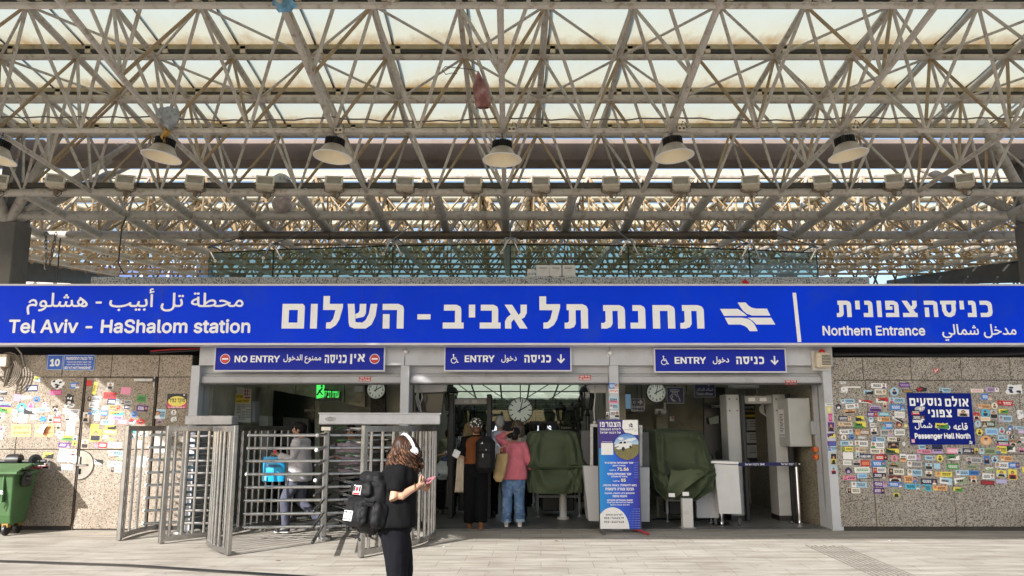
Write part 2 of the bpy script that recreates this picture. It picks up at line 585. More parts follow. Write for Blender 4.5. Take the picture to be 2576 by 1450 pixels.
STEEL_B = M('brushed_steel', (.38, .375, .37), .25, metal=.95, var=.14, scale=5, dirt=((.25, .2, .15), .4, 8))
CLAD = M('grey_cladding', (.49, .51, .56), .45, var=.06, scale=2, dirt=((.3, .28, .27), .35, 3))
CLAD_D = M('grey_steel', (.33, .345, .38), .45, var=.1, scale=2, dirt=((.18, .17, .16), .4, 3))
SHUT = M('shutter_slats', (.42, .43, .46), .5, var=.08, scale=2, dirt=((.2, .18, .16), .4, 3))
WHITE = M('white_paint', (.72, .72, .74), .5, var=.05)
WHITE_D = M('worn_white', (.55, .55, .55), .5, var=.1, dirt=((.3, .28, .25), .5, 6))
CREAM = M('cream_metal', (.60, .53, .42), .5, var=.1, scale=10, dirt=((.28, .2, .13), .6, 14))
def add_emit(m): return m
BLUE = M('sign_blue', (.0, .044, .80), .5, var=.08, scale=.7, spec=.1, dirt=((.02, .07, .60), .5, 1.3))
BLUE2 = M('entry_sign_blue', (.012, .028, .40), .5, var=.05, scale=1, spec=.15)
NAVY = M('navy_plate', (.002, .012, .20), .5, var=.06, spec=.15)
NAVY_D = M('dark_navy', (.006, .009, .035), .4, var=.1)
LETTER = M('letter_white', (.88, .90, .95), .5, var=.03)
SIGNFRAME = M('sign_frame', (.62, .62, .68), .4, var=.06)
RED = M('warning_red', (.55, .02, .03), .4, var=.05)
BLACKPR = flat(18, 18, 24)
WHITEPR = flat(246, 246, 248)
# ================================================================== SETTING
YF = 12.95                                           # front of the entrance pillars
# ---- ground: one sheet of pale paving
def paving():
    m = bpy.data.materials.new('plaza_paving')
    m.use_nodes = True
    nt = m.node_tree
    p = nt.nodes['Principled BSDF']
    p.inputs['Roughness'].default_value = .7
    tc = nt.nodes.new('ShaderNodeTexCoord')
    mp = nt.nodes.new('ShaderNodeMapping')
    mp.inputs['Rotation'].default_value = (0, 0, R(2))
    nt.links.new(tc.outputs['Object'], mp.inputs[0])
    br = nt.nodes.new('ShaderNodeTexBrick')
    br.inputs['Scale'].default_value = 1
    br.inputs['Brick Width'].default_value = .62
    br.inputs['Row Height'].default_value = .42
    br.inputs['Mortar Size'].default_value = .0035
    br.inputs['Mortar Smooth'].default_value = .0
    br.inputs['Color1'].default_value = (.43, .40, .36, 1)
    br.inputs['Color2'].default_value = (.485, .455, .41, 1)
    br.inputs['Mortar'].default_value = (.26, .23, .20, 1)
    nt.links.new(mp.outputs[0], br.inputs['Vector'])
    mp2 = nt.nodes.new('ShaderNodeMapping')
    mp2.inputs['Scale'].default_value = (.5, 3, 1)
    nt.links.new(tc.outputs['Object'], mp2.inputs[0])
    nz = nt.nodes.new('ShaderNodeTexNoise')
    nz.inputs['Scale'].default_value = 2.2
    nz.inputs['Detail'].default_value = 9
    nz.inputs['Roughness'].default_value = .65
    nt.links.new(mp2.outputs[0], nz.inputs['Vector'])
    rp = nt.nodes.new('ShaderNodeValToRGB')
    rp.color_ramp.elements[0].position, rp.color_ramp.elements[1].position = .36, .62
    rp.color_ramp.elements[0].color = (.62, .58, .53, 1)
    rp.color_ramp.elements[1].color = (1.04, 1.03, 1.0, 1)
    nt.links.new(nz.outputs['Fac'], rp.inputs[0])
    n3 = nt.nodes.new('ShaderNodeTexNoise')
    n3.inputs['Scale'].default_value = 9
    n3.inputs['Detail'].default_value = 8
    n3.inputs['Roughness'].default_value = .75
    nt.links.new(tc.outputs['Object'], n3.inputs['Vector'])
    r3 = nt.nodes.new('ShaderNodeValToRGB')
    r3.color_ramp.elements[0].position, r3.color_ramp.elements[1].position = .3, .42
    r3.color_ramp.elements[0].color = (.50, .46, .42, 1)
    r3.color_ramp.elements[1].color = (1, 1, 1, 1)
    nt.links.new(n3.outputs['Fac'], r3.inputs[0])
    a = nt.nodes.new('ShaderNodeMixRGB'); a.blend_type = 'MULTIPLY'; a.inputs[0].default_value = 1
    b = nt.nodes.new('ShaderNodeMixRGB'); b.blend_type = 'MULTIPLY'; b.inputs[0].default_value = 1
    nt.links.new(br.outputs['Color'], a.inputs[1]); nt.links.new(rp.outputs[0], a.inputs[2])
    nt.links.new(a.outputs[0], b.inputs[1]); nt.links.new(r3.outputs[0], b.inputs[2])
    vo = nt.nodes.new('ShaderNodeTexVoronoi'); vo.inputs['Scale'].default_value = 2.3; nt.links.new(tc.outputs['Object'], vo.inputs['Vector'])
    r4 = nt.nodes.new('ShaderNodeValToRGB'); r4.color_ramp.elements[0].position, r4.color_ramp.elements[1].position = .035, .06
    r4.color_ramp.elements[0].color = (.5, .47, .44, 1); r4.color_ramp.elements[1].color = (1, 1, 1, 1); nt.links.new(vo.outputs['Distance'], r4.inputs[0])
    c4 = nt.nodes.new('ShaderNodeMixRGB'); c4.blend_type = 'MULTIPLY'; c4.inputs[0].default_value = 1; nt.links.new(b.outputs[0], c4.inputs[1]); nt.links.new(r4.outputs[0], c4.inputs[2])
    nt.links.new(c4.outputs[0], p.inputs['Base Color'])
    bp = nt.nodes.new('ShaderNodeBump'); bp.inputs['Strength'].default_value = .12; bp.inputs['Distance'].default_value = .01
    nt.links.new(n3.outputs['Fac'], bp.inputs['Height']); nt.links.new(bp.outputs[0], p.inputs['Normal'])
    return m
mb = MB(); mb.add([(-400, -300, 0), (400, -300, 0), (400, 900, 0), (-400, 900, 0)], [(0, 1, 2, 3)])
mb.build('ground', paving(), kind='structure')
FLOORM = M('hall_floor', (.155, .15, .14), .42, var=.2, scale=1.5, bump=.05, dirt=((.06, .055, .05), .7, 2.5))
mb = MB(); mb.bx(-5.0, 5.03, 12.98, 30, .004, .02);
for y in (13.0, 13.12): mb.bx(-4.9, 4.95, y, y + .03, .0125, .026, mi=1)
mb.build('floor', [FLOORM, DARK_STEEL], kind='structure')
# ---- tactile strip: rows of short raised bars; drain channel
mb = MB()
a0, a1, b0, b1 = gr(2021, 1372), gr(2123, 1374), gr(2300, 1500), gr(2430, 1500)
for r in range(9):
    for k in range(26):
        t0, t1 = (k + .12 + (r % 2) * .5) / 26.5, (k + .88 + (r % 2) * .5) / 26.5
        u0, u1 = (r + .25) / 9, (r + .62) / 9
        P = lambda u, t: (a0.lerp(a1, u)).lerp(b0.lerp(b1, u), t)
        q = [P(u0, t0), P(u1, t0), P(u1, t1), P(u0, t1)]
        mb.add([p + Vector((0, 0, h)) for h in (.001, .007) for p in q], [(4, 5, 6, 7), (0, 1, 5, 4), (1, 2, 6, 5), (2, 3, 7, 6), (3, 0, 4, 7)])
mb.build('tactile_paving', M('tactile_bars', (.20, .185, .165), .6, var=.2), kind='structure')
mb = MB()
g = [gr(-60, 1411), gr(330, 1424), gr(760, 1452), gr(1000, 1472)]
for a, b in zip(g, g[1:]):
    d = (b - a).normalized(); nn = Vector((-d.y, d.x, 0))
    for w, h, mi in ((.075, .005, 0), (.012, .0095, 1)):
        mb.add([a + nn * w + Vector((0, 0, h)), a - nn * w + Vector((0, 0, h)), b - nn * w + Vector((0, 0, h)), b + nn * w + Vector((0, 0, h))], [(3, 2, 1, 0)] if True else [], mi)
    L = (b - a).length; k = int(L / .03)
    for i in range(k):
        c = a.lerp(b, (i + .5) / k)
        mb.add([c + nn * .055 + d * .008 + Vector((0, 0, .01)), c + nn * .055 - d * .008 + Vector((0, 0, .01)), c - nn * .055 - d * .008 + Vector((0, 0, .01)), c - nn * .055 + d * .008 + Vector((0, 0, .01))], [(0, 1, 2, 3)], 1)
mb.build('drain_channel', [M('drain_grate', (.10, .095, .085), .5, var=.2), BLACK], kind='structure')

# ================================================================== STONE WALLS beside the entrance
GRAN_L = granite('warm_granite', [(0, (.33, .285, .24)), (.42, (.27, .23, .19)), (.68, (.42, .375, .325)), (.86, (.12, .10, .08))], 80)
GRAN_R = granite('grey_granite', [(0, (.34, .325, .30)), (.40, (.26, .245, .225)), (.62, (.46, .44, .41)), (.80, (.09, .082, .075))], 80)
JOINT = M('wall_joint', (.045, .04, .035), .9, var=.2)
YL, YR = 13.0, 12.92
def zy(py, Y): return at(1288, py, Y).z
def xx(px, py, Y): return at(px, py, Y).x
wl = thing('stone_wall', 'warm sunlit granite panel wall with a hidden steel door and many stickers behind the green bin', 'wall', (-7.5, YL, 0))
wr = thing('stone_wall', 'grey shaded granite panel wall covered in stickers around the blue passenger hall sign', 'wall', (7, YR, 0))
def panel_wall(root, mat, Y, x0, x1, ztop, cols_top, zc, rows):
    mb = MB(); mb.bx(x0, x1, Y + .03, Y + .35, 0, ztop - .01); mb.build('wall_core', JOINT, root)
    def pan(a, b, c, d):
        m = MB(); m.bx(a + .005, b - .005, Y, Y + .03, c + .005, d - .005, bev=.004); m.build('stone_panel', mat, root)
    for a, b in zip(cols_top, cols_top[1:]): pan(a, b, zc, ztop)
    for c, d, xs in rows:
        for a, b in zip(xs, xs[1:]): pan(a, b, c, d)
ztl = zy(893, YL); zcl = zy(949, YL); zml = zy(1131, YL)
dx0, dx1 = xx(217, 949, YL), xx(394, 949, YL)
XL = [xx(p, 950, YL) for p in (58, 278, 398)]
xw0, xw1 = -10.2, xx(481, 950, YL)
panel_wall(wl, GRAN_L, YL, xw0, xw1, ztl, [xw0, XL[0] - .5, xx(155, 950, YL), XL[1], XL[2], xw1], zcl,
           [(.06, zml, [xw0, xx(38, 1130, YL), dx0 - .03]), (zml, zcl, [xw0, xx(38, 1130, YL), dx0 - .03]), (.06, zcl, [dx1 + .03, xw1])])
m = MB(); m.bx(xw0, xw1, YL + .012, YL + .05, 0, .06); m.build('plinth', JOINT, wl)
# the door faced with the same stone
m = MB()
for c, d in ((.02, zml), (zml, zcl)):
    m.bx(dx0 + .012, dx1 - .012, YL - .004, YL + .028, c + .004, d - .008, bev=.003)
door = m.build('door', GRAN_L, wl)
m = MB()
for x in (dx0 - .012, dx1 + .004): m.bx(x, x + .016, YL - .012, YL + .02, .0, zcl - .004)
m.bx(dx0, dx1, YL - .012, YL + .02, zcl - .012, zcl - .002)
m.build('door_frame', M('rusty_frame', (.06, .04, .03), .7, var=.3), wl)
m = MB(); fr = front((dx0, YL - .012, 0)); zc_, rr = zy(1170, YL), .225
m.disc(.02, zc_, rr, rr, fr, .004, .006, 0, 24, -90, 90)
m.ring(.02, zc_, rr, rr + .012, fr, .005, 1, 24, -90, 90)
m.box((dx0 + .08, YL - .04, zc_), (.16, .03, .03), mi=2, bev=.008); m.box((dx0 + .03, YL - .035, zc_ - .10), (.03, .03, .09), mi=3); m.box((dx0 + .03, YL - .035, zc_ + .06), (.02, .02, .14), mi=2)
m.build('lock_plate', [STEEL_B, BLACK, STEEL, BLACK], door)
m = MB(); m.box((xx(365, 960, YL), YL - .05, zy(957, YL)), (.30, .05, .045), mi=0, bev=.008); m.box((xx(388, 960, YL), YL - .04, zy(957, YL)), (.04, .045, .05), mi=1)
m.build('door_closer', [WHITE_D, BLACK], door)
for py in (975, 1110, 1225):
    m = MB(); m.tube((dx1 - .02, YL - .02, zy(py, YL)), (dx1 - .02, YL - .02, zy(py, YL) + .17), .012, n=8); m.build('hinge', STEEL_B, door)
ztr = zy(899, YR); zcr = zy(957, YR)
xr0, xr1 = xx(2090, 930, YR), 10.8
c1, c2, c3 = xx(2178, 1010, YR), xx(2376, 1010, YR), xx(2565, 1010, YR)
zr1, zr2, zr3 = zy(1077, YR), zy(1143, YR), zy(1204, YR)
panel_wall(wr, GRAN_R, YR, xr0, xr1, ztr, [xr0] + [xx(p, 930, YR) for p in (2171, 2292, 2418, 2541)] + [xr1], zcr,
           [(.06, zr3, [xr0, c1 + .03]), (zr3, zr1, [xr0, c1 + .03]), (zr1, zcr, [xr0, c1 + .02]),
            (.06, zr2, [c1 + .03, c2 + .02, c3]), (zr2, zcr, [c1 + .02, c2 + .02, c3]), (.06, zr3, [c3, xr1]), (zr3, zcr, [c3, xr1])])
m = MB(); m.bx(xr0, xr1, YR + .012, YR + .05, 0, .06); m.build('plinth', JOINT, wr)

# ================================================================== STATION BUILDING
sb = thing('station_building', 'station entrance building with grey metal portal, three raised shutters and dark concrete halls', 'building', (0, 13.0, 0))
def P(mb, name, mat, **k): return mb.build(name, mat, sb, **k)
zl0, zl1 = zy(920, YF), zy(871, 12.8)
pil = [(481, 503, .46), (1008, 1030, .5), (1532, 1556, .5), (2069, 2096, .5)]
PX = []
for a, b, dp in pil:
    x0, x1 = xx(a, 950, YF), xx(b, 950, YF)
    PX.append((x0, x1))
    m = MB(); m.bx(x0, x1, YF - .02, YF + dp, 0, zl0 + .0, bev=.006)
    m.bx(x0 - .0, x1 + .0, YF + dp * .45, YF + dp * .5, .3, zl0 - .1)
    P(m, 'pillar', CLAD)
# lintel panels, tops of pillars, small round lamps between them
edges = [xx(p, 900, YF) for p in (503, 1019, 1533, 2093)]
for a, b in zip(edges, edges[1:]):
    m = MB(); m.bx(a + .004, b - .004, YF - .035, YF + .3, zl0, zl1, bev=.004); P(m, 'lintel_panel', CLAD)
m = MB()
for a, b in zip(edges[1:], edges[2:]):
    z = zl1 - .02
    m.add([(a + .05, YF - .038, z), (a + .5, YF - .038, z), (a + .9, YF - .038, zl0 + .03), (a + .9, YF - .038, zl0 + .02), (a + .46, YF - .038, z - .02)], [(0, 4, 3, 2, 1)])
for px, py in ((1021, 886), (1534, 889)):
    p = at(px, py, YF - .04)
    m = MB(); m.lathe([(0, -.05), (.028, -.05), (.04, -.03), (.042, 0)], p, 14, (0, 1, 0)); m.lathe([(.02, .0), (.055, 0), (.055, .02), (.0, .02)], p + Vector((0, .005, 0)), 14, (0, 1, 0))
    P(m, 'round_sensor', WHITE, smooth=True)
for i in range(3):
    a, b = (PX[i][1], PX[i + 1][0])
    m = MB(); zz = zl0
    zb = zy(965, YF + .1)
    n = 3
    m.bx(a, b, YF + .12, YF + .40, zb + .16, zl0 - .002)
    for k in range(3):
        z0 = zb + .155 - k * .052
        m.bx(a, b, YF + .10 - k * .012, YF + .22, z0 - .046, z0, bev=.008)
    m.bx(a, b, YF + .05, YF + .19, zb, zb + .115, bev=.012)
    m.bx(a, b, YF + .03, YF + .2, zb - .02, zb - .002, mi=1)
    P(m, 'roller_shutter', [SHUT, DARK_STEEL])
# parapet of speckled granite, roof slab, soffit void behind the sign
GRAN_P = granite('parapet_granite', [(0, (.38, .42, .46)), (.45, (.48, .52, .55)), (.75, (.10, .12, .14))], 70, bump=.1)
zp1 = zy(697, 13.2); 
xp = [xx(p, 705, 13.2) for p in (228, 392, 848, 1262, 1705, 2188)]
for a, b in zip(xp, xp[1:]):
    m = MB(); m.bx(a + .004, b - .004, 13.2, 13.5, 3.2, zp1, bev=.006); P(m, 'parapet', GRAN_P)
m = MB(); m.bx(-10.2, 10.8, 13.3, 13.75, 3.25, 3.4)
for x0_, x1_ in ((-10.2, -5.0), (5.04, 10.8)): m.bx(x0_, x1_, 13.751, 24, 3.25, 3.4)
P(m, 'roof_slab', CONC_DARK)
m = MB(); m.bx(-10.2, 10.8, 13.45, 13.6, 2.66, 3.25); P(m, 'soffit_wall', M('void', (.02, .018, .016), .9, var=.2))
# --- inside left: back wall, stair beam, dark doors
m = MB(); m.bx(-5.0, -1.75, 17.2, 17.5, 0, 3.3); m.bx(-5.15, -5.0, 13.4, 17.5, 0, 3.3); m.bx(-1.9, -1.75, 15.6, 24, 0, 3.3); P(m, 'hall_wall', CONC_DARK)
def pxpoly(mb, pts, Y, t, mi=0):
    w = [at(x, y, Y) for x, y in pts]
    f = front((0, Y, 0))
    mb.poly([(p.x, p.z) for p in w], f, 0, t, mi)
STAIR = M('stair_concrete', (.40, .385, .31), .85, var=.2, scale=2, bump=.2, dirt=((.10, .085, .06), .7, 2))
for a, b in zip((540, 607, 676, 745, 818, 868), (605, 674, 743, 816, 866, 918)):
    m = MB(); sl_ = lambda x: 966 + (x - 607) * 57 / 301
    pxpoly(m, [(a, 930), (b, 930), (b, sl_(b)), (a, sl_(a))], 15.6, .35); P(m, 'stair_beam', STAIR)
m = MB(); pxpoly(m, [(916, 930), (1012, 930), (1012, 1200), (985, 1200), (985, 1045), (916, 1026)], 15.75, .3); P(m, 'stair_beam', STAIR)
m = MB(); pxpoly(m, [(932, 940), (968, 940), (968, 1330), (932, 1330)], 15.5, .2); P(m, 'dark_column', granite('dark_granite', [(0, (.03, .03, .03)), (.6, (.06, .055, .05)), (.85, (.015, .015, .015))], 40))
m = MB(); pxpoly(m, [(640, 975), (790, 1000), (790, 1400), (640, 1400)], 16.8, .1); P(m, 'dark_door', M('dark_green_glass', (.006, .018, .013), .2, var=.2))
m = MB(); pxpoly(m, [(792, 1008), (804, 1010), (804, 1300), (792, 1300)], 16.0, .15); pxpoly(m, [(766, 1030), (792, 1030), (792, 1036), (766, 1036)], 16.2, .1); P(m, 'door_post', STAIR)
m = MB(); pxpoly(m, [(652, 1046), (674, 1047), (674, 1200), (652, 1200)], 15.4, .3); P(m, 'counter', WHITE_D)
m = MB(); pxpoly(m, [(712, 1050), (775, 1054), (775, 1120), (712, 1120)], 15.8, .2); P(m, 'counter', DARK_STEEL)
# --- inside right: side wall, back wall, stair beam, ticket window
m = MB(); m.bx(5.04, 5.3, 13.46, 17.5, 0, 3.2); P(m, 'hall_wall', granite('hall_granite', [(0, (.27, .25, .20)), (.5, (.21, .195, .155)), (.8, (.09, .08, .065))], 60))
m = MB(); m.bx(1.95, 5.03, 17.2, 17.5, 0, 3.3); P(m, 'hall_wall', CONC_DARK)
m = MB(); m.bx(2.0, 2.15, 15.2, 24, 0, 3.3); P(m, 'hall_wall', CONC_DARK)
for a, b in zip((1556, 1615, 1672, 1728, 1770), (1613, 1670, 1726, 1768, 1800)):
    m = MB(); s2 = lambda x: 1042 - (x - 1556) * 52 / 184
    pxpoly(m, [(a, 930), (b, 930), (b, s2(b)), (a, s2(a))], 16.6, .3); P(m, 'stair_beam', STAIR)
m = MB(); pxpoly(m, [(1556, 1050), (1600, 1040), (1600, 1300), (1556, 1300)], 16.9, .2); pxpoly(m, [(1652, 1040), (1680, 1032), (1680, 1300), (1652, 1300)], 16.9, .2); P(m, 'concrete_pier', STAIR)
m = MB(); pxpoly(m, [(1772, 975), (1824, 975), (1824, 1180), (1772, 1180)], 16.3, .12)
P(m, 'ticket_window', [BLACK_GLOSS])
m = MB(); put_text(m, 'TICKETS', front((0, 16.18, 0)), (xx(1788, 1022, 16.18), zy(1026, 16.18), xx(1812, 1022, 16.18), zy(1019, 16.18)), .002, 0, .02)
P(m, 'window_lettering', flat(170, 172, 178))
m = MB(); pxpoly(m, [(1782, 1052), (1808, 1046), (1808, 1065), (1786, 1068)], 16.2, .004); P(m, 'window_reflection', flat(150, 165, 160))
m = MB(); pxpoly(m, [(1856, 990), (1866, 990), (1866, 1270), (1856, 1270)], 16.9, .06); P(m, 'door_post', CLAD_D)
# --- the glazed middle hall: ceiling glass, rear glass wall with bars, perforated screen
GLCEIL = bpy.data.materials.new('ceiling_glass'); GLCEIL.use_nodes = True
nt = GLCEIL.node_tree; nt.nodes.clear()
o_ = nt.nodes.new('ShaderNodeOutputMaterial'); mx_ = nt.nodes.new('ShaderNodeMixShader'); tr_ = nt.nodes.new('ShaderNodeBsdfTranslucent'); gl_ = nt.nodes.new('ShaderNodeBsdfPrincipled')
tc_ = nt.nodes.new('ShaderNodeTexCoord'); mp_ = nt.nodes.new('ShaderNodeMapping'); mp_.inputs['Scale'].default_value = (.7, 3.0, 1); nz_ = nt.nodes.new('ShaderNodeTexNoise'); nz_.inputs['Scale'].default_value = 2; nz_.inputs['Detail'].default_value = 6; nz_.inputs['Distortion'].default_value = 1.2
rp_ = nt.nodes.new('ShaderNodeValToRGB'); rp_.color_ramp.elements[0].position, rp_.color_ramp.elements[1].position = .42, .66
rp_.color_ramp.elements[0].color = (.35, .42, .38, 1); rp_.color_ramp.elements[1].color = (.92, .96, .90, 1)
nt.links.new(tc_.outputs['Object'], mp_.inputs[0]); nt.links.new(mp_.outputs[0], nz_.inputs['Vector']); nt.links.new(nz_.outputs['Fac'], rp_.inputs[0]); nt.links.new(rp_.outputs[0], tr_.inputs[0])
gl_.inputs['Base Color'].default_value = (.2, .22, .2, 1); gl_.inputs['Roughness'].default_value = .15
mx_.inputs[0].default_value = .12
tp_ = nt.nodes.new('ShaderNodeBsdfTransparent'); tp_.inputs[0].default_value = (.82, .88, .83, 1); m2_ = nt.nodes.new('ShaderNodeMixShader'); m2_.inputs[0].default_value = .35
nt.links.new(tp_.outputs[0], m2_.inputs[1]); nt.links.new(tr_.outputs[0], m2_.inputs[2]); nt.links.new(m2_.outputs[0], mx_.inputs[1]); nt.links.new(gl_.outputs[0], mx_.inputs[2]); nt.links.new(mx_.outputs[0], o_.inputs[0])
zg0, zg1 = zy(1003, 23.5), 3.25
m = MB()
def cl(x, y): return (x, y, zg0 + (zg1 - zg0) * (23.5 - y) / (23.5 - 14.6))
for k in range(6):
    y0, y1 = 14.6 + k * 1.483, 14.6 + (k + 1) * 1.483
    for q in range(5):
        u0, u1 = -1.8 + q * .75, -1.8 + (q + 1) * .75
        m.add([cl(u0, y0), cl(u1, y0), cl(u1, y1), cl(u0, y1)], [(0, 1, 2, 3)])
m.add([(-1.8, 13.75, 3.25), (1.95, 13.75, 3.25), (1.95, 14.6, 3.25), (-1.8, 14.6, 3.25)], [(0, 1, 2, 3)])  # unseen front strip added as glass to brighten the queue
P(m, 'ceiling_glass', GLCEIL)
for x0_, x1_ in ((-5.0, -1.81), (1.96, 5.03)):
    m = MB(); m.add([(x0_, 13.75, 3.3), (x1_, 13.75, 3.3), (x1_, 17.5, 3.3), (x0_, 17.5, 3.3)], [(0, 1, 2, 3)]); P(m, 'added_skylight', GLCEIL)  # unseen glass roofs added over the side halls to let daylight in
m = MB()
for k in range(1, 6): m.tube(cl(-1.8, 14.6 + k * 1.483), cl(1.95, 14.6 + k * 1.483), .02, n=6)
for q in range(6):
    m.tube(cl(-1.8 + q * .75, 14.6), cl(-1.8 + q * .75, 23.5), .022, n=6)
for a, b in (((-1.7, 14.8), (-.1, 23.4)), ((1.9, 14.8), (.25, 23.4)), ((-1.7, 17), (-.9, 23.4)), ((1.9, 17), (1.0, 23.4))):
    p, q = Vector(cl(*a)), Vector(cl(*b)); m.tube(p - Vector((0, 0, .12)), q - Vector((0, 0, .1)), .012, n=5)
P(m, 'ceiling_bars', DARK_STEEL)
m = MB(); m.bx(-1.75, 2.0, 23.9, 24.0, 0, 1.5); P(m, 'rear_wall', M('rear_wall_green', (.10, .11, .10), .6, var=.3, scale=1.5))
m = MB(); m.bx(-1.75, 2.0, 23.85, 23.9, 1.5, zg0); P(m, 'screen_plate', M('screen_grey', (.34, .36, .32), .6, var=.2, scale=2))
m = MB()
random.seed(3)
for r in range(11):
    for k in range(62):
        if random.random() < .22: continue
        x = -1.72 + k * .06 + (r % 2) * .03; z = 1.62 + r * .062
        m.add([(x, 23.80, z), (x + .034, 23.80, z), (x + .05, 23.80, z + .03), (x + .016, 23.80, z + .03)], [(0, 1, 2, 3)])
P(m, 'slit_light_flecks', M('painted_slit_light', (.80, .82, .78), .4, var=.2))  # pale flecks painted for daylight passing the screen's slits
m = MB()
for q in range(7): m.bx(-1.72 + q * .6, -1.69 + q * .6, 23.66, 23.7, 0, zg0)
for z in (1.2, 1.62, 2.0, zg0): m.bx(-1.75, 2.0, 23.64, 23.66, z, z + .02)
for q in range(7):
    for z in (1.63, 2.01):
        for dx in (-.06, .06):
            for dz in (-.05, .06): m.ell((-1.705 + q * .6 + dx, 23.63, z + dz), (.02, .015, .02), 6, 4)
P(m, 'glass_wall_bars', DARK_STEEL)
m = MB(); m.bx(-1.75, 2.0, 23.60, 23.605, 0, zg0); P(m, 'glass_wall', glass_mat('hall_glass', (.72, .8, .75), .08))
# shelves of goods glimpsed at the left of the middle hall
m = MB()
for k in range(150):
    x, z = random.uniform(-1.70, -1.0), random.uniform(.75, 1.55)
    m.box((x, 21.5 + random.uniform(-.05, .1), z), (.05, .04, .05), mi=random.choice((0, 0, 1, 2)))
m.bx(-1.72, -.98, 21.6, 21.9, .6, 1.6, mi=3)
P(m, 'goods_shelf', [flat(150, 160, 165), flat(190, 160, 90), flat(60, 80, 150), flat(14, 14, 14)])

# ================================================================== ROOF: steel space frame with translucent sheets
SX, SY, X0 = 1.2, 1.32, -.13
rf = thing('station_canopy', 'weathered white tubular space frame roof with translucent cream sheets over the plaza', 'canopy', (0, 10, 5.7))
def RP(mb, name, mat, **k): return mb.build(name, mat, rf, smooth=True, **k)
def zb(Y):
    d = Y / SX
    if d <= 7.3: h = 3.84 - .05 * (d - 6) if d > 6 else 3.84
    elif d <= 8.8: h = 3.45 + .18 * (8.8 - d)
    elif d <= 13.4: h = 3.45 - .046 * (d - 8.8)
    else: h = 3.24 + .09 * (d - 13.4)
    return CAM_H + h * SX
def zt(Y):
    d = Y / SX
    h = 4.79 - .093 * (d - 8.52) if d <= 13 else 4.42 + .085 * (d - 13)
    return CAM_H + h * SX
def yb(j): return (8.95 + 1.1 * j) * SX
def yt(j): return yb(j) - .45 * SX                 # row of upper nodes in front of lower row j
def bn(i, j): y = yb(j); return Vector((X0 + i * SX, y, zb(y)))
def tn(i, j): y = yt(j); return Vector((X0 + (i + .5) * SX, y, zt(y)))
def front_edge(x): return 2.9 + max(0, -7.4 - x) * 1.1
def ok(p): return p.y >= front_edge(p.x) - .01
NI = 8
JT_END = 3                                         # last upper row of the front bay (yt(3) = 14.2 m)
webs = []
def web(a, b, r, tan): webs.append(((a + b) / 2, a, b, r, tan))
for j in range(-7, 4):
    for i in range(-NI, NI + 1):
        if i % 2 and j % 2: continue
        b = bn(i, j)
        if not ok(b): continue
        for di in (-1, 0):
            for dj in (0, 1):
                t = tn(i + di, j + dj)
                if j + dj > JT_END or not (-NI - 1 <= i + di <= NI) or not ok(t): continue
                web(b, t, .0255, dj == 1 and di == 0 or (dj == 1 and (i + j) % 3 == 0))  # tan webs picked by lean to imitate bounce light
webs.sort(key=lambda w: (w[0] - Vector((0, 0, CAM_H))).length + (30 if w[0].y < 7.2 else 0))
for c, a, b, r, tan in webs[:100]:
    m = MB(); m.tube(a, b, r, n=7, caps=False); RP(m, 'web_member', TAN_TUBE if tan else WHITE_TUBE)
m = MB()
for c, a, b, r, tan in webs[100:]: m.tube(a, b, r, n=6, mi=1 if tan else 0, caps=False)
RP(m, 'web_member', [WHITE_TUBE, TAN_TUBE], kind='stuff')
def chord(pts, r, mat, name):
    pts = [p for p in pts if ok(p)]
    if len(pts) < 2: return
    m = MB(); m.path(pts, r, n=10); RP(m, name, mat)
for j in range(-6, 4, 2): chord([bn(i, j) for i in range(-NI, NI + 1)], .038 if j < 1 else .07, WHITE_TUBE, 'lower_chord')
for j in (3, 4): chord([bn(i, j) for i in range(-NI - (j == 4) * 2, NI + 1 + (j == 4) * 2)], .088, WHITE_TUBE, 'lower_chord')
for i in range(-NI, NI + 1):
    if i % 2 == 0: chord([bn(i, j) for j in range(-7, 3)], .039, WHITE_TUBE, 'lower_chord')
    chord([bn(i, j) for j in (2, 3, 4)], .085, WHITE_TUBE, 'lower_chord')
for j in range(-6, JT_END + 1): chord([tn(i, j) for i in range(-NI - 1, NI + 1)], .048 if j < 2 else .075, WHITE_TUBE, 'upper_chord')
for i in range(-NI - 1, NI + 1): chord([tn(i, j) for j in range(-6, JT_END + 1)], .042 if i % 2 else .052, WHITE_TUBE, 'upper_chord')
# bracing in the upper plane
for j in range(-1, JT_END):
    for i in range(-NI, NI, 2):
        k = i + (j % 2)
        for a, b in (((k, j), (k + 1, j + 1)), ((k + 2, j), (k + 1, j + 1))):
            if (j % 3) == 2: continue
            if ok(tn(*a)) and ok(tn(*b)) and b[0] <= NI - 1:
                m = MB(); m.tube(tn(*a), tn(*b), .021, n=7, caps=False); RP(m, 'brace', WHITE_TUBE)
# node collars
m = MB()
for j in range(-2, JT_END + 1):
    for i in range(-NI - 1, NI + 1):
        t = tn(i, j)
        if ok(t): m.ell(t, (.07, .07, .07), 8, 6)
RP(m, 'node_ball', WHITE_TUBE, kind='stuff')
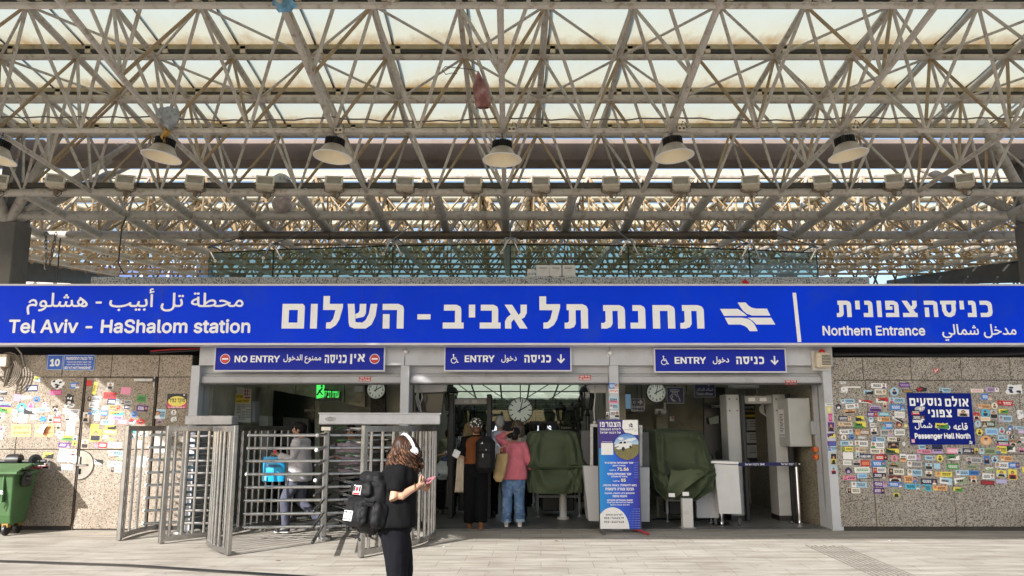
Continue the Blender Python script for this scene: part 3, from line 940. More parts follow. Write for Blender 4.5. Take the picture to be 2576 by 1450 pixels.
# purlins and sheets
PANEL = bpy.data.materials.new('translucent_sheet'); PANEL.use_nodes = True
nt = PANEL.node_tree; nt.nodes.clear()
o_ = nt.nodes.new('ShaderNodeOutputMaterial'); tr_ = nt.nodes.new('ShaderNodeBsdfTranslucent'); df_ = nt.nodes.new('ShaderNodeBsdfDiffuse'); mx_ = nt.nodes.new('ShaderNodeMixShader'); mx_.inputs[0].default_value = .3
tc_ = nt.nodes.new('ShaderNodeTexCoord'); sp_ = nt.nodes.new('ShaderNodeSeparateXYZ'); nt.links.new(tc_.outputs['Generated'], sp_.inputs[0])
nz_ = nt.nodes.new('ShaderNodeTexNoise'); nz_.inputs['Scale'].default_value = 1.7; nz_.inputs['Detail'].default_value = 9; nz_.inputs['Roughness'].default_value = .68
mp_ = nt.nodes.new('ShaderNodeMapping'); mp_.inputs['Scale'].default_value = (1.6, .8, 1); nt.links.new(tc_.outputs['Object'], mp_.inputs[0]); nt.links.new(mp_.outputs[0], nz_.inputs['Vector'])
ma_ = nt.nodes.new('ShaderNodeMath'); ma_.operation = 'MULTIPLY_ADD'; ma_.inputs[1].default_value = .85; nt.links.new(nz_.outputs['Fac'], ma_.inputs[0]); nt.links.new(sp_.outputs['Y'], ma_.inputs[2])
rp_ = nt.nodes.new('ShaderNodeValToRGB'); e = rp_.color_ramp.elements
e[0].position, e[0].color = .40, (.64, .685, .60, 1); e[1].position, e[1].color = .70, (.63, .61, .46, 1)
e2 = e.new(.93); e2.color = (.36, .21, .07, 1)
mm_ = nt.nodes.new('ShaderNodeMath'); mm_.operation = 'DIVIDE'; mm_.inputs[1].default_value = 1.58; nt.links.new(ma_.outputs[0], mm_.inputs[0]); nt.links.new(mm_.outputs[0], rp_.inputs[0])
nt.links.new(rp_.outputs[0], tr_.inputs[0]); nt.links.new(rp_.outputs[0], df_.inputs[0]); nt.links.new(tr_.outputs[0], mx_.inputs[1]); nt.links.new(df_.outputs[0], mx_.inputs[2]); nt.links.new(mx_.outputs[0], o_.inputs[0])
sheets = []
for j in range(-6, JT_END + 1):
    ya, yb_ = yt(j) + .14, (yt(j + 1) + .06 if j < JT_END else yt(j) + .30)
    for i in range(-NI - 1, NI):
        xa, xb = X0 + (i + .5) * SX + .083, X0 + (i + 1.5) * SX + .077
        if ya < front_edge(xa) - .8: continue
        sheets.append(((xa + xb) / 2, ya, xa, xb, yb_))
    xs0 = X0 + (-NI - .5) * SX
    x0_ = max(xs0, -7.4 - (yt(j) - 2.9) / 1.1) if yt(j) > 2.9 else -7.3
    m = MB(); z = zt(yt(j)) + .16
    m.bx(x0_ - .3, X0 + (NI + .5) * SX + .3, yt(j) - .03, yt(j) + .14, z - .035, z + .05)
    m.bx(x0_ - .3, X0 + (NI + .5) * SX + .3, yt(j) + .0, yt(j) + .08, z - .075, z - .036, mi=1)
    for i in range(-NI - 1, NI + 1):
        if X0 + (i + .5) * SX > x0_: m.bx(X0 + (i + .5) * SX + .12, X0 + (i + .5) * SX + .2, yt(j) - .03, yt(j) + .05, z - .10, z + .01, mi=2)
    RP(m, 'purlin', [PURLIN, DARK_STEEL, CREAM])
for i in range(-NI - 1, NI + 1):
    x = X0 + (i + .5) * SX + .08
    pts = [(x, yt(j) + .1, zt(yt(j)) + .19) for j in range(-6, JT_END + 1)]
    pts = [p for p in pts if p[1] > front_edge(x)]
    if len(pts) > 1:
        m = MB()
        for a, b in zip(pts, pts[1:]): m.path([a, b], [(.018, .02), (.018, .02)], n=4, caps=False)
        RP(m, 'sheet_bar', DARK_STEEL)
sheets.sort(key=lambda q: -q[1] if q[1] > 7 else 50 + abs(q[0]) - q[1])
def sheet(m, q):
    cx, ya, xa, xb, yb_ = q
    n = 3
    vs = []
    for k in range(n + 1):
        y = ya + (yb_ - ya) * k / n
        z = zt(y) + .20 - .02 * math.sin(math.pi * k / n)
        vs += [(xa, y, z), (xb, y, z)]
    m.add(vs, [(2 * k, 2 * k + 1, 2 * k + 3, 2 * k + 2) for k in range(n)])
for q in sheets[:100]:
    m = MB(); sheet(m, q); RP(m, 'roof_sheet', PANEL)
m = MB()
for q in sheets[100:]: sheet(m, q)
if sheets[100:]: RP(m, 'roof_sheet', PANEL, kind='stuff')
# unseen boards added at front, corner and left to stop the sun
m = MB()
ed = [(X0 + (NI + .5) * SX + .3, 2.9), (-7.4, 2.9), (X0 - (NI + .5) * SX - .2, 2.9 + (NI * SX + .6 + .13 - 7.4 + .2) * 1.1)]
for a, b in zip(ed, ed[1:]):
    m.add([(a[0], a[1], 6.08), (b[0], b[1], 6.08), (b[0], b[1], 8.4), (a[0], a[1], 8.4), (a[0], a[1] - .06, 6.08), (b[0], b[1] - .06, 6.08), (b[0], b[1] - .06, 8.4), (a[0], a[1] - .06, 8.4)],
          [(0, 1, 2, 3), (7, 6, 5, 4), (0, 4, 5, 1), (3, 2, 6, 7)])
m.bx(-10.5, -10.44, 6.2, 8.1, 5.7, 8.3); m.bx(-10.5, -10.44, 8.1, 14.2, 4.85, 8.3); RP(m, 'added_sun_board', CLAD_D)
# concrete ring beam and the columns that carry it
m = MB(); fr = None
m.bx(-14, 14, 14.7, 15.24, CAM_H + .3441 * 14.7, CAM_H + .3731 * 14.7, bev=.02); RP(m, 'concrete_beam', M('beam_concrete', (.25, .20, .17), .8, var=.15, scale=1.5, bump=.15, dirt=((.12, .09, .07), .6, 1.2)))
for x in (-9.62, 10.05):
    m = MB(); m.bx(x - .26, x + .26, 14.6, 15.1, 0, 5.45, bev=.03); m.bx(x - .20, x + .20, 14.7, 15.1, 5.4, 6.7); RP(m, 'concrete_column', CONCRETE)
    c = Vector((x, 14.75, 5.42))
    for di, dj in ((-1.6, -1.2), (1.6, -1.2), (-1.6, 1.2), (1.6, 1.2), (0, -1.6), (2.2, 0)):
        m = MB(); e = Vector((x + di, 14.75 + dj, 7.0)); m.tube(c, e, .10, .085, n=10); RP(m, 'strut', WHITE_TUBE)
# ---- rear bay, over the building
rb = thing('rear_canopy', 'dim rear bay of tubular roof seen above the parapet beyond the concrete beam', 'canopy', (0, 20, 5.7))
NR, JR = 12, 11
PANEL2 = M('pale_sheet', (.50, .46, .34), .6, var=.12, scale=1)
nt = PANEL2.node_tree; tr_ = nt.nodes.new('ShaderNodeBsdfTranslucent'); tr_.inputs[0].default_value = (.66, .62, .46, 1); mx_ = nt.nodes.new('ShaderNodeMixShader'); mx_.inputs[0].default_value = .8; out_ = nt.nodes['Material Output']
nt.links.new(nt.nodes['Principled BSDF'].outputs[0], mx_.inputs[1]); nt.links.new(tr_.outputs[0], mx_.inputs[2]); nt.links.new(mx_.outputs[0], out_.inputs[0])
m = MB()
for j in range(4, JR):
    for i in range(-NR, NR + 1):
        b = bn(i, j)
        for di in (-1, 0):
            for dj in (1, 2):
                if j + dj > JR or (dj == 2): continue
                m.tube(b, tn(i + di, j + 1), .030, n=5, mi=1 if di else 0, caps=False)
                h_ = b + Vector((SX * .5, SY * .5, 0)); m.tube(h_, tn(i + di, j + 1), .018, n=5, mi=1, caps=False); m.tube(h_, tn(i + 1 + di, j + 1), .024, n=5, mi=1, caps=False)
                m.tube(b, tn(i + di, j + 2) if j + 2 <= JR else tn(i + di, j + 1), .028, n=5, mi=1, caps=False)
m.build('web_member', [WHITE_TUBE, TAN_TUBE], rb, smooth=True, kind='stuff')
for j in range(5, JR + 1):
    m = MB(); m.path([tn(i, j) for i in range(-NR - 1, NR + 1)], .065, n=8); m.build('upper_chord', WHITE_TUBE, rb, smooth=True)
    if j < JR:
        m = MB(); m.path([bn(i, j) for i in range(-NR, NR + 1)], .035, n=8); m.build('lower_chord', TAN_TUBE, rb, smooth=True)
        m = MB(); m.add([(-15, yt(j) + .16, zt(yt(j)) + .21), (15, yt(j) + .16, zt(yt(j)) + .21), (15, yt(j + 1) + .04, zt(yt(j + 1)) + .21), (-15, yt(j + 1) + .04, zt(yt(j + 1)) + .21)], [(0, 1, 2, 3)]); m.build('roof_sheet', PANEL2, rb)
for i in range(-NR, NR + 1):
    m = MB(); m.path([bn(i, j) for j in range(4, JR)], .08 if i % 2 == 0 else .05, n=8); m.build('lower_chord', WHITE_TUBE, rb, smooth=True)
    m = MB(); m.path([tn(i, j) for j in range(5, JR + 1)], .055, n=7); m.build('upper_chord', WHITE_TUBE, rb, smooth=True)
m = MB()
ye = yb(JR - 1) + .3
for L_ in range(1):
    for q in range(-26, 27):
        x = q * .62 + .1
        for s_ in (-1, 1): m.tube((x, ye + L_ * 1.4, 4.5), (x + s_ * .95, ye + L_ * 1.4 + .05 * s_, 6.9), .032, n=5, caps=False)
    for z in (4.5, 5.15): m.tube((-16, ye + L_ * 1.4, z), (16, ye + L_ * 1.4, z), .045, n=6)
m.build('end_lattice', M('lattice_tube', (.12, .12, .09), .6, var=.2), rb, smooth=True, kind='stuff')
for x in (-13.2, -8.4, 8.4, 13.2):
    m = MB(); y = yb(JR - 1); m.bx(x - .2, x + .2, y - .2, y + .2, 0, zb(y), bev=.02); m.build('column', CONCRETE, rb)
# ================================================================== SIGNS
def pbox(px0, py0, px1, py1, Y):
    """photo rectangle at depth Y as (x0, z0, x1, z1) of front frame with origin (0, Y, 0)"""
    a, b = at(px0, (py0 + py1) / 2, Y).x, at(px1, (py0 + py1) / 2, Y).x
    return (a, at((px0 + px1) / 2, py1, Y).z, b, at((px0 + px1) / 2, py0, Y).z)
YS = 12.55
bg = thing('station_sign', 'long blue name board with white Hebrew, Arabic and English lettering above the entrance', 'sign', (0, YS, 2.85))
z0, z1 = zy(869, YS), zy(715, YS)
m = MB(); m.bx(-9.2, 9.4, YS + .004, YS + .26, z0 + .02, z1 - .02); m.build('board', BLUE, bg)
m = MB()
for c, d in ((z0, z0 + .035), (z1 - .03, z1)): m.bx(-9.25, 9.45, YS - .02, YS + .28, c, d, bev=.004)
for x in (-9.25, 9.42): m.bx(x, x + .03, YS - .02, YS + .28, z0 + .036, z1 - .031)
m.build('sign_frame', SIGNFRAME, bg)
m = MB()
for x in (-5.6, -2.4, .6, 3.7, 6.5): m.bx(x, x + .004, YS + .0005, YS + .004, z0 + .036, z1 - .031)
m.build('board_joint', M('joint_blue', (.003, .02, .32), .4, var=0), bg)
fS = front((0, YS, 0))
m = MB()
K = dict(mi=0, res=84)
put_text(m, shape_arabic('محطة تل أبيب - هشلوم'), fS, pbox(69, 726, 613, 792, YS), bold=.012, **K)
m.build('arabic_lettering', LETTER, bg); m = MB()
put_text(m, 'Tel Aviv - HaShalom station', fS, pbox(22, 803, 630, 839, YS), bold=.02, **K)
m.build('english_lettering', LETTER, bg); m = MB()
for wd, a, b, t in (('השלום', 710, 1016, 745), ('-', 1050, 1083, 791), ('אביב', 1114, 1327, 767), ('תל', 1357, 1479, 746), ('תחנת', 1512, 1771, 768)):
    put_text(m, heb(wd), fS, pbox(a, t, b, 827 if wd != '-' else 804, YS), block=True, **K); m.build('hebrew_word' if wd != '-' else 'dash', LETTER, bg); m = MB()
for wd, a, b in (('צפונית', 2104, 2307), ('כניסה', 2325, 2496)):
    put_text(m, heb(wd), fS, pbox(a, 757, b, 798, YS), block=True, **K); m.build('hebrew_word', LETTER, bg); m = MB()
put_text(m, 'Northern Entrance', fS, pbox(2069, 820, 2327, 845, YS), bold=.02, **K)
m.build('english_lettering', LETTER, bg); m = MB()
put_text(m, shape_arabic('مدخل شمالي'), fS, pbox(2370, 816, 2557, 858, YS), bold=.015, **K)
m.build('arabic_lettering', LETTER, bg); m = MB()
b = pbox(1997, 737, 2012, 861, YS); m.poly([(b[0], b[3]), (b[0] + .06, b[3]), (b[2], b[1]), (b[2] - .06, b[1])], fS, .002)
m.build('divider_bar', LETTER, bg)
def lg(pts): return [(at((2535 + x * .50466) * .6717, (600 + y * .50466) * .6717, YS).x, at(1288, (600 + y * .50466) * .6717, YS).z) for x, y in pts]
m = MB()
for pts in ([(320, 1105), (452, 1105), (490, 1130), (522, 1157), (350, 1157)], [(450, 1057), (510, 1057), (530, 1080), (555, 1096), (590, 1103), (668, 1103), (694, 1155), (560, 1155), (520, 1142), (490, 1118), (470, 1090)],
            [(355, 1170), (480, 1170), (520, 1176), (552, 1192), (575, 1218), (600, 1270), (540, 1270), (522, 1245), (500, 1230), (470, 1221), (382, 1221)], [(525, 1170), (700, 1170), (730, 1221), (590, 1221), (565, 1195)]):
    m.poly(lg(pts), fS, .002)
m.build('logo', LETTER, bg)
# ---- entry signs
YE = 12.86
def wheelchair(m, cx, cz, s, fr, mi=0):
    m.disc(cx - .08 * s, cz + .42 * s, .09 * s, .09 * s, fr, .002, 0, mi, 12)
    m.stroke([(cx - .08 * s, cz + .30 * s), (cx - .04 * s, cz - .02 * s), (cx + .24 * s, cz - .04 * s), (cx + .36 * s, cz - .40 * s), (cx + .46 * s, cz - .36 * s)], .09 * s, fr, .0022, mi)
    m.stroke([(cx - .06 * s, cz + .14 * s), (cx + .2 * s, cz + .12 * s)], .07 * s, fr, .003, mi)
    m.ring(cx - .04 * s, cz - .2 * s, .24 * s, .32 * s, fr, .0032, mi, 20, 110, 350)
def arrow(m, cx, cz, s, fr, mi=0):
    m.rect(cx - .09 * s, cz - .30 * s, cx + .09 * s, cz + .5 * s, fr, .002, 0, mi)
    m.stroke([(cx - .36 * s, cz - .04 * s), (cx, cz - .42 * s)], .18 * s, fr, .0024, mi)
    m.stroke([(cx + .36 * s, cz - .04 * s), (cx, cz - .42 * s)], .18 * s, fr, .0028, mi)
fE = front((0, YE, 0))
def entry_sign(label, px0, py0, px1, py1, items):
    b = pbox(px0, py0, px1, py1, YE)
    t = thing('entry_sign', label, 'sign', ((b[0] + b[2]) / 2, YE, b[1]), 'signs over the three doorways')
    m = MB(); m.bx(b[0] + .02, b[2] - .02, YE + .002, YE + .05, b[1] + .02, b[3] - .02); m.build('panel', BLUE2, t)
    m = MB()
    m.bx(b[0], b[2], YE - .008, YE + .055, b[1], b[1] + .022); m.bx(b[0], b[2], YE - .008, YE + .055, b[3] - .022, b[3])
    m.bx(b[0], b[0] + .022, YE - .008, YE + .055, b[1] + .0225, b[3] - .0225); m.bx(b[2] - .022, b[2], YE - .008, YE + .055, b[1] + .0225, b[3] - .0225)
    m.build('sign_frame', SIGNFRAME, t)
    red = MB(); zc = (b[1] + b[3]) / 2
    for kind, tx, a, c, h in items:
        m = MB()
        q = pbox(a, (py0 + py1) / 2 - h / 2, c, (py0 + py1) / 2 + h / 2, YE)
        if kind == 'en': put_text(m, tx, fE, q, bold=.028, res=48)
        if kind == 'he': put_text(m, heb(tx), fE, q, block=True, res=48)
        if kind == 'ar': put_text(m, shape_arabic(tx), fE, q, bold=.02, res=48)
        if kind == 'wc': wheelchair(m, (q[0] + q[2]) / 2, zc, q[3] - q[1], fE)
        if kind == 'dn': arrow(m, (q[0] + q[2]) / 2, zc, q[3] - q[1], fE)
        if kind == 'no':
            cx, r = (q[0] + q[2]) / 2, (q[3] - q[1]) / 2
            m.ring(cx, zc, r * .9, r, fE, .002); red.disc(cx, zc, r * .9, r * .9, fE, .0016, 0, 0, 24); m.rect(cx - r * .6, zc - r * .16, cx + r * .6, zc + r * .16, fE, .0026)
        o = m.build(dict(en='english_word', he='hebrew_word', ar='arabic_word', wc='wheelchair_mark', dn='arrow', no='no_entry_mark')[kind], LETTER, t)
        if red.f: red.build('red_disc', RED, o); red = MB()
entry_sign('blue NO ENTRY sign with two red no entry discs over the turnstile doorway', 539, 872, 969, 935,
    [('no', 0, 554, 579, 25), ('en', 'NO ENTRY', 590, 704, 17), ('ar', 'ممنوع الدخول', 713, 808, 23), ('he', 'כניסה', 817, 872, 21), ('he', 'אין', 881, 918, 25), ('no', 0, 930, 955, 25)])
entry_sign('blue ENTRY sign with wheelchair mark over the middle doorway where people queue', 1117, 871, 1438, 935,
    [('wc', 0, 1130, 1155, 23), ('en', 'ENTRY', 1169, 1244, 17), ('ar', 'دخول', 1261, 1300, 20), ('he', 'כניסה', 1319, 1386, 19), ('dn', 0, 1400, 1422, 22)])
entry_sign('blue ENTRY sign with wheelchair mark over the doorway closed by a belt barrier', 1645, 876, 1978, 938,
    [('wc', 0, 1658, 1684, 23), ('en', 'ENTRY', 1697, 1776, 17), ('ar', 'دخول', 1793, 1834, 20), ('he', 'כניסה', 1852, 1922, 19), ('dn', 0, 1937, 1960, 22)])
# ---- plates on the walls
def plate(name, label, cat, corners, Y, mat, th=.012, fr=None, group=None):
    """flat plate from four photo corners (any order round) on a wall face at depth Y"""
    w = [(at(x, y, Y).x, at(x, y, Y).z) for x, y in corners]
    cx, cz = sum(p[0] for p in w) / len(w), sum(p[1] for p in w) / len(w)
    t = thing(name, label, cat, (cx, Y, cz), group)
    f = front((0, Y - th, 0))
    m = MB(); m.poly(w, f, 0, th - .0005); m.build('plate', mat, t)
    return t, f, Y - th
PLB = flat(22, 90, 190); BORDER = flat(190, 205, 225)
def border(t, f, b, w=.008):
    m = MB()
    m.rect(b[0], b[1], b[2], b[1] + w, f, .001); m.rect(b[0], b[3] - w, b[2], b[3], f, .001); m.rect(b[0], b[1] + w, b[0] + w, b[3] - w, f, .001); m.rect(b[2] - w, b[1] + w, b[2], b[3] - w, f, .001)
    m.build('border', BORDER, t)
t, f, Y = plate('house_number', 'blue enamel plate with white number 10 on the granite wall', 'sign', [(119, 893), (158, 893), (157, 931), (118, 931)], YL, PLB)
b = pbox(119, 894, 158, 931, Y); border(t, f, b)
m = MB(); put_text(m, '10', f, pbox(126, 903, 151, 922, Y), bold=.045, res=40); m.build('digits', WHITEPR, t)
t, f, Y = plate('street_sign', 'blue enamel street name plate with small white lines of text beside number 10', 'sign', [(160, 893), (238, 893), (237, 932), (159, 932)], YL, PLB)
b = pbox(160, 894, 238, 932, Y); border(t, f, b)
m = MB()
put_text(m, heb("רח' גבעת התחמושת"), f, pbox(166, 897, 233, 906, Y), bold=.03, res=30)
put_text(m, heb('אתר בצפון ירושלים שבו התחולל'), f, pbox(168, 909, 230, 914, Y), bold=.02, res=22)
put_text(m, heb('קרב קשה במלחמת ששת הימים'), f, pbox(168, 915, 229, 920, Y), bold=.02, res=22)
put_text(m, "GIV'AT HATTAHMOSHET", f, pbox(162, 922, 230, 929, Y), bold=.02, res=26)
m.build('lettering', WHITEPR, t)
t, f, Y = plate('locksmith_notice', 'printed notice with a yellow oval and phone number on pink, next to the metal pillar', 'notice', [(422, 991), (471, 991), (468, 1029), (419, 1029)], YL, flat(24, 26, 40), .006)
m = MB(); b = pbox(420, 1010, 469, 1028, Y); m.rect(b[0] + .004, b[1] + .004, b[2] - .004, b[3], f, .001); m.build('pink_field', flat(226, 80, 120), t)
m = MB(); b = pbox(423, 997, 468, 1023, Y); m.disc((b[0] + b[2]) / 2, (b[1] + b[3]) / 2, (b[2] - b[0]) / 2, (b[3] - b[1]) / 2, f, .0016); m.build('yellow_oval', flat(245, 230, 110), t)
m = MB(); put_text(m, heb('מוקד כפיר'), f, pbox(426, 1003, 465, 1015, Y), .0024, block=True, res=36); m.build('name', BLACKPR, t)
m = MB(); put_text(m, '1-700-70-33-3', f, pbox(424, 1023, 464, 1027.5, Y), .0024, bold=.03, res=26); put_text(m, 'G', f, pbox(461, 992.5, 466, 996, Y), .002, bold=.1); m.build('phone_number', WHITEPR, t)
t, f, Y = plate('hall_sign', 'large blue Passenger Hall North sign partly pasted over with stickers on the granite wall', 'sign', [(2280, 989), (2441, 990), (2453, 1119), (2290, 1119)], YR, NAVY, .012)
m = MB()
put_text(m, heb('נוסעים'), f, pbox(2288, 1002, 2368, 1023, Y), block=True, res=50); put_text(m, heb('אולם'), f, pbox(2377, 997, 2436, 1023, Y), block=True, res=50)
put_text(m, heb('צפוני'), f, pbox(2335, 1031, 2394, 1050, Y), block=True, res=50)
put_text(m, shape_arabic('قاعه'), f, pbox(2398, 1064, 2434, 1082, Y), bold=.02, res=50); put_text(m, shape_arabic('ركاب'), f, pbox(2352, 1064, 2390, 1082, Y), bold=.02, res=50); put_text(m, shape_arabic('شمال'), f, pbox(2301, 1063, 2345, 1081, Y), bold=.02, res=50)
put_text(m, 'Passenger Hall North', f, pbox(2301, 1090, 2441, 1108, Y), bold=.03, res=50)
m.build('lettering', LETTER, t)
HALL_Y = Y
# orange hydrant notices
for lab, cs, torn in (('orange notice with two lines of red Hebrew text above the green bin', [(30, 1068), (79, 1068), (77, 1099), (29, 1099)], 0),
                      ('orange notice half covered by a torn curling white paper above the bin', [(90, 1068), (137, 1068), (134, 1099), (87, 1099)], 1)):
    t, f, Y = plate('orange_notice', lab, 'notice', cs, YL, flat(250, 190, 130), .004, group='orange notices')
    x = cs[0][0]
    m = MB()
    for k, (q, w) in enumerate((('ברז הסנקה', 1073), ('לספרינקלרים', 1086))): put_text(m, heb(q), f, pbox(x + 3, w, x + 43, w + 8, Y), .001, bold=.03, res=26)
    m.build('lettering', flat(228, 100, 50), t)
    if torn:
        m = MB(); w = [at(px, py, Y - d) for px, py, d in ((92, 1086, .01), (103, 1070, .03), (120, 1068, .05), (110, 1082, .06), (107, 1094, .05), (99, 1090, .02))]
        m.add(w, [(0, 1, 2, 3), (0, 3, 4, 5)]); m.add([p + Vector((.012, .004, 0)) for p in (w[2], w[3], w[4])], [(0, 1, 2)], 1); m.build('torn_paper', [WHITEPR, flat(120, 60, 30)], t)
# red shutter stickers
for lab, px, py in (('small red shutter repair sticker with phone number over the turnstile doorway', 918, 954), ('small red shutter repair sticker with phone number over the middle doorway', 1471, 951), ('small red shutter repair sticker with phone number over the belt barrier doorway', 1990, 963)):
    Y = YF + .049
    b = pbox(px - 15, py - 6, px + 15, py + 6, Y); t = thing('shutter_sticker', lab, 'sticker', ((b[0] + b[2]) / 2, Y, b[1]), 'shutter repair stickers')
    f = front((0, Y, 0)); m = MB(); m.rect(b[0], b[1], b[2], b[3], f, .0008, .0006); m.build('backing', flat(190, 25, 35), t)
    m = MB(); put_text(m, heb('תריסי משה'), f, (b[0] + .015, b[1] + .045, b[2] - .015, b[3] - .006), .0014, bold=.02); put_text(m, '054-3233450', f, (b[0] + .01, b[1] + .006, b[2] - .01, b[1] + .036), .0014, bold=.03); m.build('lettering', WHITEPR, t)

# ================================================================== LIGHT FITTINGS UNDER THE ROOF
LAMP_IN = M('reflector_inside', (.80, .70, .50), .35, var=.04)
LAMP_OUT = M('reflector_outside', (.42, .38, .33), .35, metal=.3, var=.08, dirt=((.2, .16, .1), .4, 6))
lamp0 = None
Yl = yb(0)
def highbay():
    t = thing('high_bay_lamp', '', 'lamp', (0, 0, 0), 'bell lamps hanging under the roof')
    m = MB(); pr = [(.125, .17), (.14, .16), (.20, .06), (.265, .005), (.27, 0)]
    m.lathe(pr, (0, 0, 0), 32); m.build('reflector', LAMP_OUT, t, smooth=True)
    m = MB(); m.lathe([(.268, .0), (.26, .008), (.195, .062), (.13, .155), (.0, .16)], (0, 0, 0), 32); m.build('reflector_lining', LAMP_IN, t, smooth=True)
    m = MB(); m.lathe([(.262, .004), (.276, .004), (.276, -.006), (.262, -.006), (.262, .004)], (0, 0, 0), 32); m.build('rim', WHITE, t, smooth=True)
    m = MB(); m.lathe([(.0, .158), (.085, .156), (.085, .150), (0, .150)], (0, 0, 0), 24); m.build('diffuser', M('lamp_glass', (.9, .85, .7), .2, var=0), t)
    m = MB(); m.lathe([(.0, .30), (.05, .30), (.06, .275), (.10, .27), (.105, .17), (0, .165)], (0, 0, 0), 24)
    for k in range(28):
        a = 2 * math.pi * k / 28
        m.box((math.cos(a) * .118, math.sin(a) * .118, .22), (.045, .008, .10), Matrix.Rotation(a, 3, 'Z'))
    m.build('heat_sink', BLACK, t, smooth=False)
    m = MB()
    for k in range(6):
        c = Vector((0, 0, .34 + k * .034)); rr = Matrix.Rotation(R(90 * (k % 2)), 3, 'Z')
        m.path([c + rr @ Vector((math.cos(a) * .012, 0, math.sin(a) * .024)) for a in [2 * math.pi * q / 8 for q in range(8)]], .004, 5, closed=True)
    m.build('chain', DARK_STEEL, t)
    return t
lamp0 = highbay()
lamps = [(-12, 400, 'bell lamp cut off by the left edge, its rim tilted away from the others', -9), (406, 396, 'bell lamp with a crumpled grey foil balloon caught above it', -8),
         (837, 396, 'bell lamp above the NO ENTRY sign, second left of the centre lamp line', -5), (1263, 403, 'bell lamp at the middle of the row, level and above the small junction boxes', 0),
         (1697, 394, 'bell lamp over the wheelchair ENTRY doorways, just right of the middle lamp', 5), (2134, 392, 'bell lamp nearest the right end of the row, tilted up to the left', 8)]
lamps[2] = (837, 396, 'bell lamp above the NO ENTRY sign, just left of the middle lamp', -5)
for k, (px, py, lab, tl) in enumerate(lamps):
    o = lamp0 if k == 0 else copy_tree(lamp0)
    o.location = at(px, py, Yl - .02)
    o.rotation_euler = (R(-3), R(-tl), 0)
    o['label'] = lab; o['category'] = 'lamp'
# small junction boxes beside some lamps
for lab, px, py in (('small grey junction box on the chord beside the middle bell lamp', 1287, 327), ('small grey junction box with two knobs beside the bell lamp right of the middle', 1714, 325), ('small worn junction box beside the rightmost bell lamp', 2150, 323), ('small pale junction box beside the bell lamp above the NO ENTRY sign', 852, 330)):
    p = at(px, py, Yl - .06); t = thing('junction_box', lab, 'junction box', p, 'junction boxes under the roof')
    m = MB(); m.box(p, (.11, .06, .08), bev=.008); m.build('housing', CREAM, t)
    m = MB()
    for dx in (-.028, .028): m.ell(p + Vector((dx, -.032, .0)), (.018, .008, .018), 8, 5)
    m.path([p + Vector((.0, 0, .04)), p + Vector((.02, 0, .12)), p + Vector((.06, 0, .09)), p + Vector((.08, 0, .02))], .006, 5); m.build('fittings', DARK_STEEL, t)
# cables lying along the lamp chord
for k, (a, b_, sag) in enumerate(((0, 407, .0), (407, 835, .05), (835, 1262, .06), (1262, 1700, .04), (1700, 2140, .05), (2140, 2580, .02))):
    p, q = at(a, 314, Yl), at(b_, 314, Yl)
    pts = [p.lerp(q, u / 14) + Vector((0, -.05, .09 - sag * 4 * (u / 14) * (1 - u / 14) + .012 * math.sin(u * 2.1 + k))) for u in range(15)]
    m = MB(); m.path(pts, .011, 6); m.build('lamp_cable', M('cable_grey', (.12, .1, .09), .6), smooth=True, loc=p, label=['grey cable along the chord left of the foil balloon lamp', 'grey cable sagging between foil balloon lamp and the next lamp', 'grey cable sagging from NO ENTRY lamp to the middle lamp', 'grey cable strapped right of the middle lamp', 'grey cable sagging toward the last lamp before the edge', 'grey cable running out of frame past the last lamp'][k], cat='cable', group='cables along the lamp chord')
# floodlight bar and floodlights
Yq = yb(2) - .02
zq = zy(467, Yq)
m = MB(); m.bx(-9.4, 9.4, Yq - .03, Yq + .03, zq - .045, zq + .045); m.build('mounting_bar', M('bar_olive', (.06, .055, .045), .5, var=.2), loc=(0, Yq, zq), label='dark square bar above the thick white chord, carrying the cream floodlights', cat='bar')
GLASSY = M('flood_glass', (.35, .32, .27), .2, var=.15, dirt=((.2, .15, .1), .5, 12))
def floodlight():
    t = thing('floodlight', '', 'floodlight', (0, 0, 0), 'cream floodlights along the bar')
    rot = Matrix.Rotation(R(-32), 3, 'X')
    m = MB(); v = []
    for (w, h, y) in ((.17, .125, -.09), (.165, .12, .02), (.10, .08, .12)):
        v += [rot @ Vector(p) for p in ((-w, y, -h), (w, y, -h), (w, y, h), (-w, y, h))]
    m.add(v, [(0, 1, 5, 4), (1, 2, 6, 5), (2, 3, 7, 6), (3, 0, 4, 7), (4, 5, 9, 8), (5, 6, 10, 9), (6, 7, 11, 10), (7, 4, 8, 11), (8, 9, 10, 11)])
    m.build('housing', CREAM, t)
    m = MB()
    for a, b_, c, d in ((-.178, .178, .10, .133), (-.178, .178, -.133, -.10), (-.178, -.145, -.099, .099), (.145, .178, -.099, .099)):
        m.box(rot @ Vector(((a + b_) / 2, -.098, (c + d) / 2)), (b_ - a, .022, d - c), rot)
    m.build('front_frame', M('cream_frame', (.66, .6, .5), .5, var=.1, dirt=((.3, .22, .14), .5, 14)), t)
    m = MB(); m.box(rot @ Vector((0, -.088, 0)), (.29, .004, .2), rot); m.build('glass', GLASSY, t)
    m = MB(); m.path([(-.19, -.0, 0), (-.19, .02, -.14), (-.12, .04, -.165), (.12, .04, -.165), (.19, .02, -.14), (.19, 0, 0)], (.012), 6)
    for x in (-.19, .19): m.tube((x - .012, 0, 0), (x + .012, 0, 0), .03, n=10)
    m.box((0, .05, -.2), (.07, .07, .1)); m.build('yoke', M('yoke_rust', (.16, .12, .08), .6, var=.3), t)
    m = MB(); m.path([(.1, .03, -.16), (.12, -.02, -.24), (.05, 0, -.3), (.0, .04, -.26)], .008, 5); m.build('lead', BLACK, t)
    return t
fl0 = floodlight()
